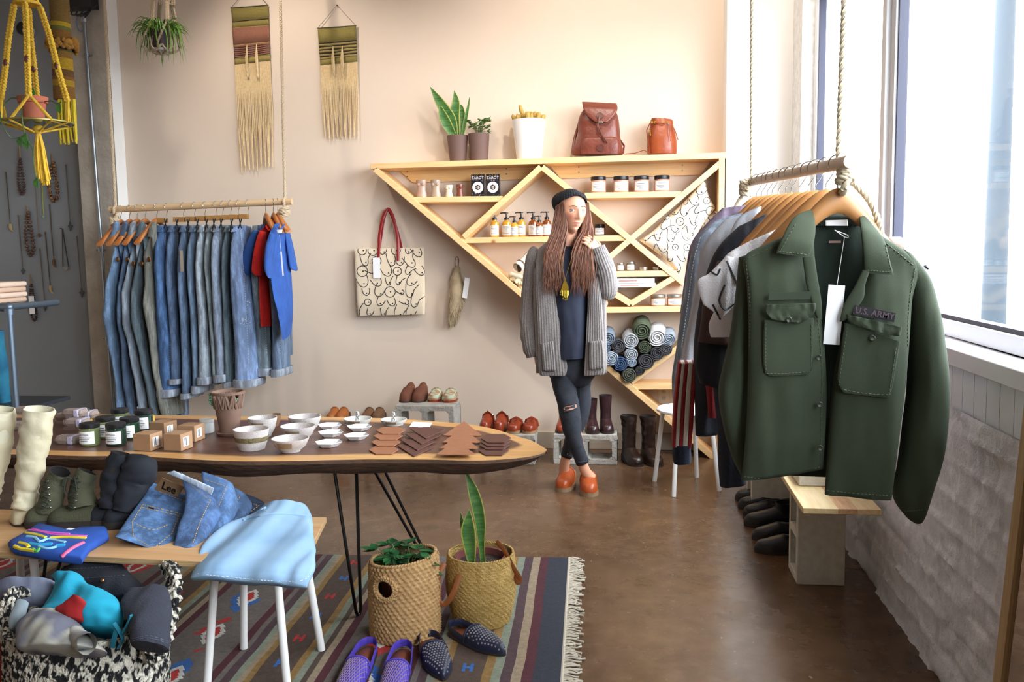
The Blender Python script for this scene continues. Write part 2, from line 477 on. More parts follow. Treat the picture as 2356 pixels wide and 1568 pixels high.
for i, (lo, ta, pw) in enumerate(LAMPS):
 t = empty('unseen_spotlight', (lo[0], lo[1], CEIL), 'white cylindrical ceiling spotlight '+('above the woven wall hangings', 'added for light in front of the tote bag', 'added to brighten the wall at the right end of the shelf', 'added for light above the live-edge table')[i], 'lamp', 'ceiling spotlights')
 d = (Vector(ta)-Vector(lo)).normalized(); L = Vector(lo)
 q = d.to_track_quat('Z', 'Y').to_matrix()
 MB().lathe([(.062, -.14), (.062, .02), (.056, .02), (.056, -.05), (.001, -.05), (.001, -.139), (.062, -.14)], L-d*.03, rot=q, n=20).build('shade', m_white, t)
 MB().tube([(lo[0], lo[1], CEIL), L-d*.13], .012, 8).build('stem', m_white, t)
# ================================================================ TRIANGLE SHELF
def woodmat(name, a, b_, axis=0, sc=3.0, rough=.45, knots=True):
 st = [22, 22, 22]; st[axis] = 1.2
 m = mat(name, a, rough=rough)
 n, l, b = nodes_of(m); tc = n.new('ShaderNodeTexCoord')
 c = ramp(n, l, noisetex(n, l, tc.outputs['Object'], sc, 6, .6, tuple(st)), [(.3, a), (.7, b_)])
 if knots:
  k = n.new('ShaderNodeTexVoronoi'); k.inputs['Scale'].default_value = 3.1
  l.new(tc.outputs['Object'], k.inputs['Vector'])
  kk = ramp(n, l, k.outputs['Distance'], [(.03, 'ffffff'), (.07, '000000')])
  c = mix(n, l, kk, c, '9a6436')
 l.new(c, b.inputs['Base Color'])
 return m
m_pine = woodmat('pine boards', 'e2b57a', 'f0cd98')
m_pineb = woodmat('pine back cleat', 'dcab6c', 'ecc48a')
SF = BY-.24
shelf = empty('triangular_wall_shelf', PY(1300, 700, SF)+V(0, .12, 0), 'large pine shelf of interlocking triangles on the back wall', 'shelf')
shelf.location = Vector((PY(1300, 700, SF).x, BY-.12, 0))
TH = .036
def board(p, q, name='board', th=TH, y0=SF, y1=BY, m=None, ext=0.0, off=0.5):
 a = PY(p[0], p[1], SF); b = PY(q[0], q[1], SF)
 d = (b-a); d.y = 0; d.normalize(); a = a-d*ext; b = b+d*ext
 nn = Vector((-d.z, 0, d.x))
 if nn.z < 0: nn = -nn
 u0 = nn*(th*off); u1 = nn*(th*(off-1))
 pts = [a+u1, b+u1, b+u0, a+u0]
 for k in pts: k.y = y0
 return MB().prism(pts, (0, y1-y0, 0)).build(name, m or m_pine, shelf, bevel=.002)
board((852, 382), (1672, 357), 'top_board')
board((1661, 364), (1655, 1068), 'side_board')
board((862, 389), (1650, 1060), 'long_diagonal_board')
e_ = .002
board((1244, 384), (1066, 545), 'diagonal_board', y0=SF+0.0012)
board((1247, 384), (1578, 655), 'diagonal_board', y0=SF+0.0024)
board((1661, 372), (1404, 590), 'diagonal_board', y0=SF+0.0036)
board((1404, 590), (1245, 722), 'diagonal_board', y0=SF+0.0048)
board((1451, 699), (1562, 632), 'diagonal_board', y0=SF+0.0060)
board((1451, 699), (1380, 655), 'diagonal_board', y0=SF+0.0072)
board((1452, 880), (1655, 730), 'diagonal_board', y0=SF+0.0084)
board((950, 459), (1156, 457), 'shelf_board', y0=SF+.012)
board((1345, 449.5), (1568, 446), 'shelf_board', y0=SF+.012)
board((1060, 553), (1448, 547), 'shelf_board', y0=SF+.012)
board((1385, 631), (1556, 628.5), 'shelf_board', y0=SF+.012)
board((1252, 716), (1658, 709), 'shelf_board', y0=SF+.012)
board((1455, 890), (1655, 890), 'shelf_board', y0=SF+.012)
def cleat(pts):
 w = [PY(x, y, BY-.022) for x, y in pts]
 MB().prism(w, (0, .02, 0)).build('back_cleat', m_pineb, shelf, smooth=0)
cleat([(915, 388), (1236, 378), (1205, 412), (950, 420)])
cleat([(1262, 378), (1640, 366), (1610, 402), (1290, 410)])
m_screw = mat('screw', '8a8070', metal=.8, rough=.4)
for (x, y) in ((937, 395), (937, 406), (1165, 388), (1165, 400), (1332, 384), (1332, 396), (1570, 380), (1570, 392)):
 c = PY(x, y, BY-.0235); MB().tube([c, c+V(0, -.003, 0)], .005, 8).build('screw', m_screw, shelf)
oc = PY(1527, 907, BY)
ot = empty('power_outlet', oc, 'cream double power outlet low on the back wall', 'outlet')
MB().box(oc+V(-.036, -.007, -.058), oc+V(.036, 0, .058)).build('plate', mat('outlet plastic', 'ddd2be', rough=.4), ot, bevel=.002)
for s in (-1, 1):
 c = oc+V(0, -.008, s*.022)
 MB().lathe([(.016, 0), (.016, .003), (.0, .003)], c, n=16, rot=rotx(radians(90))).build('socket', mat('outlet plastic dark', 'c9bca6'), ot)
 for k in (-1, 1): MB().box(c+V(k*.006-.001, -.0035, -.004), c+V(k*.006+.001, -.0028, .004)).build('slot', mat('black', '101010'), ot)
# ================================================================ TABLE
TZ = .63
near = [(-420, 1030), (-200, 1040), (0, 1044), (110, 1046), (210, 1049), (300, 1048), (420, 1055), (540, 1060), (660, 1060), (800, 1057), (900, 1056), (1000, 1057), (1090, 1059), (1160, 1056), (1210, 1051), (1240, 1045), (1252, 1040), (1258, 1034)]
far_ = [(-330, 955), (-160, 955), (10, 953), (110, 953), (210, 953), (300, 954), (420, 955), (540, 957), (640, 957), (740, 958), (830, 960), (920, 963), (1000, 969), (1075, 975), (1135, 986), (1190, 1003), (1225, 1014), (1257.5, 1033)]
m_slab = bpy.data.materials.new('live edge walnut top'); m_slab.use_nodes = True
n, l, b = nodes_of(m_slab); b.inputs['Roughness'].default_value = .38
at = n.new('ShaderNodeAttribute'); at.attribute_name = 'edge'
tc = n.new('ShaderNodeTexCoord')
nn_ = noisetex(n, l, tc.outputs['Object'], 2.5, 5, .6, (1, 3, 1))
ad = n.new('ShaderNodeMath'); ad.operation = 'MULTIPLY_ADD'; ad.inputs[1].default_value = .35; l.new(nn_, ad.inputs[0]); l.new(at.outputs['Fac'], ad.inputs[2])
sap = ramp(n, l, noisetex(n, l, tc.outputs['Object'], 2.0, 6, .6, (1, 14, 14)), [(.3, 'b47f48'), (.7, 'd6a86c')])
hrt = ramp(n, l, noisetex(n, l, tc.outputs['Object'], 2.0, 6, .6, (1, 16, 16)), [(.3, '4c3128'), (.7, '6a4636')])
fac = ramp(n, l, ad.outputs[0], [(.50, '000000'), (.60, 'ffffff')])
l.new(mix(n, l, fac, sap, hrt), b.inputs['Base Color'])
m_bark = mat('dark bark edge', '3a2618', rough=.8, col2='5a3c26', nscale=9, bump=.8, bscale=24, stretch=(1, 3, 3))
def make_slab():
 N = len(near); A = [PZ(x, y, TZ) for x, y in near]; B = [PZ(x, y, TZ) for x, y in far_]
 A = smoothpath(A, 5); B = smoothpath(B, 5); M_ = len(A); K = 16
 vs = []; fs = []; ed = []; mi = []
 for i in range(M_):
  A[i] = A[i] + V(0, .006*nz(A[i].x*9, 1, 0), 0)
  w = (B[i]-A[i]).length
  for k in range(K+1):
   t = .5-.5*cos(pi*k/K); p = A[i].lerp(B[i], t)
   vs.append(p); ed.append(min(t, 1-t)*w/0.24 * min(1, (M_-1-i)/26+.0))
 def idx(i, k): return i*(K+1)+k
 for i in range(M_-1):
  for k in range(K): fs.append((idx(i, k), idx(i+1, k), idx(i+1, k+1), idx(i, k+1))); mi.append(0)
 for (off, dz, inset) in ((0, 0, 0), (1, -.018, -.004), (2, -.05, .035), (3, -.062, .10)):
  pass
 base = len(vs); prof = [(-.012, -.006), (-.035, .012), (-.062, .05), (-.072, .11)]
 for i in range(M_):
  sc = min(1, (M_-1-i)/34+.18)
  w = (B[i]-A[i]); L = w.length; w = w.normalized() if L > 1e-5 else V(0, 1, 0)
  row = []
  for dz, ins in prof: row.append(A[i]+w*min(ins, L*.45)+V(0, 0, dz*sc*(1+.25*nz(A[i].x*4, dz*20, 3))))
  for dz, ins in prof[::-1]: row.append(B[i]-w*min(ins, L*.45)+V(0, 0, dz*sc*.8))
  vs += row; ed += [0]*8
 def jd(i, k): return base+i*8+k
 for i in range(M_-1):
  ch0 = [idx(i, 0)]+[jd(i, k) for k in range(8)]+[idx(i, K)]
  ch1 = [idx(i+1, 0)]+[jd(i+1, k) for k in range(8)]+[idx(i+1, K)]
  for k in range(9): fs.append((ch0[k], ch0[k+1], ch1[k+1], ch1[k])); mi.append(1)
 for i in (0, M_-1):
  fs.append([idx(i, k) for k in range(K+1)]+[jd(i, k) for k in range(7, -1, -1)]); mi.append(1)
 return vs, fs, ed, mi
tb = empty('live_edge_table', (-1.5, 3.4, 0), 'long low live-edge wood slab table with black hairpin legs', 'table')
vs, fs, ed, mi = make_slab()
me = bpy.data.meshes.new('tabletop'); me.from_pydata([tuple(v-tb.location) for v in vs], [], [tuple(f) for f in fs])
me.attributes.new('edge', 'FLOAT', 'POINT').data.foreach_set('value', ed)
for p, q in zip(me.polygons, mi): p.material_index = q
me.materials.append(m_slab); me.materials.append(m_bark)
bm = bmesh.new(); bm.from_mesh(me); bmesh.ops.recalc_face_normals(bm, faces=bm.faces); bm.to_mesh(me); bm.free()
me.shade_smooth(); me.set_sharp_from_angle(angle=radians(30))
o = bpy.data.objects.new('tabletop', me); COL.objects.link(o); o.parent = tb
m_iron = mat('black iron', '1c1a1a', rough=.45, metal=.7)
def hairpin(a, b_, foot):
 a, b_, foot = Vector(a), Vector(b_), Vector(foot)
 d = (b_-a).normalized()*.012
 MB().tube([a, foot-d+V(0, 0, .02), foot-d*.5+V(0, 0, .007), foot+d*.5+V(0, 0, .007), foot+d+V(0, 0, .02), b_], .0065, 8).build('leg', m_iron, tb)
ft = PZ(825, 1416, .012); zt_ = TZ-.068
hairpin(PY(768, 1090, ft.y+.07).xy.to_3d()+V(0, 0, zt_), PY(820, 1090, ft.y+.17).xy.to_3d()+V(0, 0, zt_), ft)
f2 = V(-.93, 3.76, 0)
hairpin(PY(826, 1085, 3.56).xy.to_3d()+V(0, 0, zt_), PY(851, 1085, 3.62).xy.to_3d()+V(0, 0, zt_), f2)
hairpin((-2.25, 3.2, zt_), (-2.15, 3.3, zt_), (-2.28, 3.1, 0)); hairpin((-2.25, 3.6, zt_), (-2.15, 3.7, zt_), (-2.28, 3.75, 0))
# ================================================================ RUG
def make_rug():
 c0 = PZ(1309, 1287); dv = (PZ(1292, 1568)-c0).normalized(); dv.z = 0
 du = Vector((dv.y, -dv.x, 0));
 if du.x > 0: du = -du
 Lv, Lu = 1.95, 3.0
 nav, mar, tan, pur, gg, och, fld, brn = range(8)
 cols = ['272b36', '4c1a22', '95826a', '4a3438', '7f8572', '8a6a36', '6a6058', '4e3c30', 'b02c26', 'c9c6bc', '2f62a6']
 ms = [mat('rug yarn %s' % c, c, rough=.95, bump=.5, bscale=260, bdist=.004, col2='%02x%02x%02x' % tuple(int(int(c[i:i+2], 16)*.8) for i in (0, 2, 4)), nscale=60) for c in cols]
 edge_seq = [(nav, .088), (mar, .034), (tan, .032), (pur, .034), (gg, .03), (och, .03)]
 band = [(brn, .11), (och, .022), (tan, .02), (gg, .022), (pur, .03), (fld, .02), (mar, .03), (fld, .24), (mar, .03), (tan, .025), (brn, .02), (gg, .025), (och, .025)]
 seq = list(edge_seq); tot = sum(w for _, w in seq); i = 0; centers = []
 while tot < Lu-.25:
  k, w = band[i % len(band)]; w = min(w, Lu-.25-tot+.001); centers.append((k, tot+w/2, w)) if w > .1 else None
  seq.append((k, w)); tot += w; i += 1
 seq += edge_seq[::-1][:0] + [(nav, .25)]
 us = [0]
 for k, w in seq: us.append(us[-1]+w)
 nv = 70; vs = []; fs = []; mi = []
 for j in range(nv+1):
  v = Lv*j/nv
  for a, u in enumerate(us):
   wob = .004*nz(u*3, v*6, 1)+.010*nz(u*.8, v*1.2, 5)*(0 if a == 0 else 1)
   p = c0+dv*v+du*(u+wob)
   vs.append((p.x, p.y, .006+.003*max(0, nz(p.x*4, p.y*4, 0))))
 n = len(us)
 for j in range(nv):
  for a in range(n-1):
   fs.append((j*n+a, (j+1)*n+a, (j+1)*n+a+1, j*n+a+1)); mi.append(seq[a][0])
 rg = empty('kilim_rug', c0+dv*Lv/2+du*Lu/2, 'striped flat-woven rug with red and blue motifs and pale fringe', 'rug')
 def P(u, v, z): return c0+dv*v+du*u+V(0, 0, z)
 k = len(vs)
 def motif(pts, u, v, sc, ci, z):
  k = len(vs)
  for a, b_ in pts: vs.append(P(u+a*sc, v+b_*sc, z))
  fs.append(tuple(range(k, k+len(pts)))); mi.append(ci)
 dia = [(0, -1), (.28, -.62), (.18, -.6), (.45, -.2), (.34, -.16), (.5, 0), (.34, .16), (.45, .2), (.18, .6), (.28, .62), (0, 1), (-.28, .62), (-.18, .6), (-.45, .2), (-.34, .16), (-.5, 0), (-.34, -.16), (-.45, -.2), (-.18, -.6), (-.28, -.62)]
 Hm = [(-.5, -.8), (-.2, -.8), (-.2, -.2), (.2, -.2), (.2, -.8), (.5, -.8), (.5, .8), (.2, .8), (.2, .2), (-.2, .2), (-.2, .8), (-.5, .8)]
 for (kd, u, w) in centers:
  if kd == fld:
   v = .12; q = 0
   while v < Lv-.1:
    motif(dia, u, v+.06, .14 if q % 2 else .15, 8 if q % 2 == 0 else 10, .0105)
    motif([(a*.62, b_*.62) for a, b_ in dia], u, v+.06, .14, 9, .0115)
    motif([(a*.36, b_*.42) for a, b_ in dia], u, v+.06, .14, 8 if q % 2 == 0 else 8, .0125)
    v += .33; q += 1
  else:
   v = .1; q = 0
   while v < Lv-.05: motif(Hm, u, v, .035, 8 if q % 2 == 0 else 10, .0108); v += .19; q += 1
 me = bpy.data.meshes.new('rug_body'); L = rg.location
 me.from_pydata([tuple(Vector(p)-L) for p in vs], [], fs)
 for q in ms: me.materials.append(q)
 for p, a in zip(me.polygons, mi): p.material_index = a
 o = bpy.data.objects.new('woven_body', me); COL.objects.link(o); o.parent = rg
 sd = o.modifiers.new('s', 'SOLIDIFY'); sd.thickness = .004; sd.offset = -1
 fr = MB(); rnd = random.Random(3)
 hem = []
 v = 0
 while v < Lv:
  a = P(0, v, .008); a2 = P(.004, v+.01, .009)
  L1 = rnd.uniform(.035, .075); an = rnd.uniform(-.5, .5)
  d = (-du*cos(an)+dv*sin(an))
  fr.tube([a, a+d*L1*.4+V(0, 0, .004), a+d*L1*.75+dv*rnd.uniform(-.01, .01), a+d*L1+V(0, 0, -.001)], [.0035, .0035, .003, .0045], 5)
  v += .0085
 o = fr.build('fringe', mat('fringe yarn', 'b5aa98', rough=.9), rg); o['kind'] = 'stuff'
 MB().tube([P(-.002, Lv*k/40, .009) for k in range(41)], .006, 6, flat=.6).build('hem_cord', mat('fringe yarn', 'b5aa98'), rg)
make_rug()
# ================================================================ PLYWOOD BENCH AND STOOLS
BZ = .47
m_ply = woodmat('plywood top', 'b4885a', 'c8a074', 0, 2.2, .5, False)
m_plye = mat('plywood edge', 'c9a878', rough=.6, col2='8e6d48', nscale=30, stretch=(.2, .2, 8))
cor = [PZ(-160, 1262, BZ), PZ(695, 1302, BZ), PZ(751, 1189, BZ), PZ(-110, 1168, BZ)]
bench = MB().prism([p-V(0, 0, .018) for p in cor], (0, 0, .018)).build('plywood_board', [m_ply, m_plye], label='plywood board laid across white stools as a low bench', cat='bench', smooth=0, bevel=.0015)
for p in bench.data.polygons:
 if abs(p.normal.z) < .5: p.material_index = 1
m_stool = mat('white powder coated steel', 'e4e2de', rough=.35)
def stool(cx, cy, h, R, spread, label, ang=pi/4, feet=None, m=m_stool, tops=None):
 t = empty('stool', (cx, cy, 0), label, 'stool', 'white metal stools')
 MB().lathe([(.0, 0), (R-.012, 0), (R, .006), (R, .016), (R-.008, .022), (0, .02)], (cx, cy, h-.022), n=36).build('seat', m, t)
 for k in range(4):
  a = ang+k*pi/2
  f = Vector(feet[k]) if feet else Vector((cx+spread*cos(a), cy+spread*sin(a), .013))
  tp = Vector((cx+(R-.035)*cos(a), cy+(R-.035)*sin(a), h-.015)) if not feet else Vector((lerp(cx, f.x, .72), lerp(cy, f.y, .72), h-.015))
  MB().tube([tp, f], .0125, 12).build('leg', m, t)
fa, fb = PZ(561, 1490, .013), PZ(740, 1494, .013)
fc, fd = V(fa.x+.015, fa.y-.30, .013), V(fb.x+.0, fb.y-.30, .013)
stool((fa.x+fb.x)/2, (fa.y+fc.y)/2, BZ-.019, .165, .2, 'white metal stool holding the right end of the plywood bench', feet=[fa, fb, fd, fc])
stool(-1.98, 2.62, BZ-.019, .165, .2, 'white metal stool holding the left end of the plywood bench')
fe = [PZ(1506, 1106), PZ(1603, 1097), PZ(1655, 1129), PZ(1550, 1142)]
cx = sum(p.x for p in fe)/4; cy = sum(p.y for p in fe)/4
stool(cx, cy, .45, .165, .2, 'white metal stool behind the right clothes rail', feet=fe)
# ================================================================ CONCRETE BLOCKS
m_cmu = mat('grey cinder block', 'b2ada4', rough=.95, col2='8e8a82', nscale=14, bump=.9, bscale=70, bdist=.006)
m_cmuw = mat('white painted block', 'd9d5c8', rough=.85, col2='c4bfae', nscale=30, bump=.7, bscale=110, bdist=.004)
def block(o, L, D, H, label, m=m_cmu, axis='y', grp='concrete blocks', rz=0):
 """hollow block: holes run along axis"""
 mb = MB(); w = .032; O = Vector(o)
 if axis == 'y':    # two holes side by side along x
  hw = (L-3*w)/2
  mb.box((0, 0, 0), (L, D, w)).box((0, 0, H-w), (L, D, H))
  for k in range(3): mb.box((k*(hw+w), 0, w), (k*(hw+w)+w, D, H-w))
  for k in range(2):    # corner fillets of the cores
   for (sx, sz) in ((0, 0), (1, 0), (0, 1), (1, 1)):
    x = w+k*(hw+w)+sx*hw; z = w+sz*(H-2*w); s = .02
    mb.prism([(x, 0, z), (x+(s if sx == 0 else -s), 0, z), (x, 0, z+(s if sz == 0 else -s))], (0, D, 0))
 else:              # upright: holes run along x, stacked in z
  hh = (H-3*w)/2
  mb.box((0, 0, 0), (L, w, H)).box((0, D-w, 0), (L, D, H))
  for k in range(3): mb.box((0, w, k*(hh+w)), (L, D-w, k*(hh+w)+w))
 R = rotz(rz)
 mb.v = [R @ p + O for p in mb.v]
 return mb.build('concrete_block', m, label=label, cat='concrete block', group=grp, bevel=.004, smooth=0)
bA = PY(906, 925, 5.46); zA = .39
ax0 = PY(908, 960, 5.42).x; ax1 = PY(1043, 960, 5.42).x
block((ax0+.03, 5.46, 0), .40, .19, .19, 'grey concrete block, lower of the stack behind the table')
block((ax0, 5.44, .192), ax1-ax0, .19, .19, 'grey concrete block, upper of the stack, under brown clogs', rz=-.03)
bB = PZ(1092, 1067); bBr = PZ(1231, 1067)
block((bB.x, bB.y, 0), bBr.x-bB.x, .19, .19, 'grey concrete block under the red clogs and sandals')
bC = PZ(1274, 1067); bCr = PZ(1420, 1067)
block((bC.x, bC.y, 0), bCr.x-bC.x, .19, .19, "grey concrete block behind the woman's legs, under ankle boots")
block((PY(735, 980, 5.3).x, 5.3, 0), .40, .19, .19, 'grey concrete block hidden behind the table, under tan shoes')
q0 = PZ(1833, 1344); q1 = PZ(1941, 1344)
block((q0.x, q0.y, 0), q1.x-q0.x, .2, .388, 'white painted concrete block, near support of the wood plank', m_cmuw, 'x')
block((q0.x-.05, 4.62, 0), .19, .2, .388, 'white painted concrete block, far support of the wood plank', m_cmuw, 'x')
p0 = PZ(1848, 1168, .412); p1 = PZ(2023, 1166, .412)
m_plank = mat('striped pine plank', 'e2c58e', rough=.4)
n, l, b = nodes_of(m_plank); tc = n.new('ShaderNodeTexCoord'); sx = n.new('ShaderNodeSeparateXYZ'); l.new(tc.outputs['Object'], sx.inputs[0])
g1 = ramp(n, l, noisetex(n, l, tc.outputs['Object'], 3, 5, .6, (20, 1.5, 20)), [(.3, 'd9b87e'), (.7, 'ecd6a6')])
g2 = ramp(n, l, noisetex(n, l, tc.outputs['Object'], 5, 5, .6, (12, 1.2, 12)), [(.35, 'b98757'), (.65, 'd7ab7a')])
mm = n.new('ShaderNodeMapRange'); l.new(sx.outputs['X'], mm.inputs[0]); mm.inputs[1].default_value = -.2; mm.inputs[2].default_value = .2
fc_ = ramp(n, l, mm.outputs[0], [(0, '000000'), (.46, '000000'), (.461, 'ffffff'), (.63, 'ffffff'), (.631, '000000')], True)
l.new(mix(n, l, fc_, g1, g2), b.inputs['Base Color'])
MB().box((p0.x, p0.y, .391), (p1.x, 4.95, .412)).build('wood_plank', m_plank, label='pale pine plank resting on white concrete blocks by the window', cat='plank', bevel=.002)
c = PZ(1838, 1118, .412)
MB().box((c.x, c.y, .413), (c.x+.19, c.y+.3, .47)).build('white_slab', m_cmuw, label='small white masonry slab lying on the pine plank', cat='slab', bevel=.004)
# ================================================================ MIRROR leaning on the window wall
A = PX(2356, 921, .90); B = PY(2283, 1568, A.y)
dl = (A-B).normalized(); foot = B-dl*((B.z)/dl.z); top = B+dl*((1.55-B.z)/dl.z)
mir = empty('leaning_mirror', (foot.x, foot.y-.25, 0), 'tall wood-framed mirror leaning on the brick wall at right edge', 'mirror')
m_fr = woodmat('mirror frame wood', 'a98a5e', 'c0a276', 2, 3, .5, False)
nx = Vector((-dl.z, 0, dl.x)); W_ = .5
def mbar(u0, u1, v0, v1, d0, d1):  # u toward camera (-y), v along dl
 pts = [foot+dl*v0+V(0, -u0, 0)+nx*d0, foot+dl*v1+V(0, -u0, 0)+nx*d0, foot+dl*v1+V(0, -u1, 0)+nx*d0, foot+dl*v0+V(0, -u1, 0)+nx*d0]
 return MB().prism(pts, nx*(d1-d0))
Lm = (top-foot).length
fr = mbar(0, .045, 0, Lm, -.025, 0); fr.v += [];
for a in (mbar(W_-.045, W_, 0, Lm, -.025, 0), mbar(.045, W_-.045, 0, .045, -.025, 0), mbar(.045, W_-.045, Lm-.045, Lm, -.025, 0)): fr.add(a.v, a.f)
fr.build('frame', m_fr, mir, bevel=.002, smooth=0)
mbar(.045, W_-.045, .045, Lm-.045, -.02, -.008).build('glass', mat('mirror glass', 'd8d8d8', rough=.03, metal=1), mir, smooth=0)
# ================================================================ helpers for drawn marks that lie on a surface
from mathutils.bvhtree import BVHTree
def bvh_of(objs):
 vs = []; fs = []
 for o in (objs if isinstance(objs, (list, tuple)) else [objs]):
  w = wloc(o); k = len(vs)
  vs += [v.co + w for v in o.data.vertices]
  fs += [tuple(i+k for i in p.vertices) for p in o.data.polygons]
 return BVHTree.FromPolygons(vs, fs)
def on_surf(bv, px, py, lift=.001):
 d = ray(px, py).normalized()
 h = bv.ray_cast(CAM, d, 20)
 if h[0] is None: return None
 return h[0] - d*lift
def ink(objs, strokes, r, m, name, parent, n=4, lift=.0006, flat=.5, sub=4, bv=None, label=None, dash=0, dots=()):
 """strokes: lists of picture points, laid as fine lines of stitching / paint / cord upon the surface of objs"""
 bv = bv or bvh_of(objs); mb = MB()
 for st in strokes:
  q = smoothpath([Vector((a, b, 0)) for a, b in st], sub) if len(st) > 2 else [Vector((lerp(st[0][0], st[1][0], t/8), lerp(st[0][1], st[1][1], t/8), 0)) for t in range(9)]
  pts = [on_surf(bv, p.x, p.y, lift) for p in q]
  run = []
  for p in pts+[None]:
   if p is not None and (not run or (p-run[-1]).length < .06): run.append(p)
   else:
    if len(run) > 1:
     if dash:
      for a in range(len(run)-1):
       L = (run[a+1]-run[a]).length; k = max(1, int(L/dash))
       for j in range(k):
        mb.tube([run[a].lerp(run[a+1], j/k), run[a].lerp(run[a+1], (j+.6)/k)], r, 4)
     else: mb.tube(run, r, n)
    run = [p] if p is not None else []
 for x, y in dots:
  p = on_surf(bv, x, y, .0006)
  if p is not None: mb.ball(p, r*1.9, 8, 6, sc=(1, .5, 1))
 if not mb.v: return None
 return mb.build(name, m, parent, label=label)
def tagcard(p, w, h, parent, tilt=0, m=None, stringto=None, name='price_tag', yaw=0):
 R = roty(tilt) @ rotz(yaw); p = Vector(p)
 MB().obox(p, (w, .0012, h), R).build(name, m or mat('white card', 'ecebea', rough=.6), parent, smooth=0)
 if stringto is not None:
  MB().tube([p+R @ V(0, 0, h*.45), Vector(stringto)], .0009, 5).build('tag_string', mat('tag string', 'd8d4cc'), parent)
m_card = mat('white card', 'ecebea', rough=.6)
m_black = mat('black plastic', '15151a', rough=.35)
def blade(path, widths, m, parent, name='leaf', nrm=(0, -1, 0), fold=.25, me_=None, tw=0):
 """long leaf: path, half widths; margins may take a second material"""
 P_ = smoothpath(path, 5); N = len(P_); vs = []; fs = []; mi = []; nr = Vector(nrm).normalized(); W_ = smoothpath([Vector((w, 0, 0)) for w in widths], 5)
 M2 = len(W_)
 cols = [-1, -.82, -.4, 0, .4, .82, 1]
 for i, p in enumerate(P_):
  t = (P_[min(i+1, N-1)]-P_[max(i-1, 0)]).normalized()
  s = t.cross(nr).normalized(); q = s.cross(t)
  a = tw*i/N; s2 = s*cos(a)+q*sin(a); q2 = q*cos(a)-s*sin(a)
  w = max(.0006, W_[min(int(i*(M2-1)/(N-1)), M2-1)].x)
  for c in cols: vs.append(p+s2*(c*w)+q2*(abs(c)**1.5*w*fold))
 k = len(cols)
 for i in range(N-1):
  for j in range(k-1):
   fs.append((i*k+j, i*k+j+1, (i+1)*k+j+1, (i+1)*k+j)); mi.append(1 if (me_ and j in (0, k-2)) else 0)
 mb = MB().add(vs, fs)
 o = mb.build(name, [m, me_] if me_ else m, parent, smooth=60, solid=.0012)
 if me_:
  for p, a in zip(o.data.polygons, mi): p.material_index = a
 return o
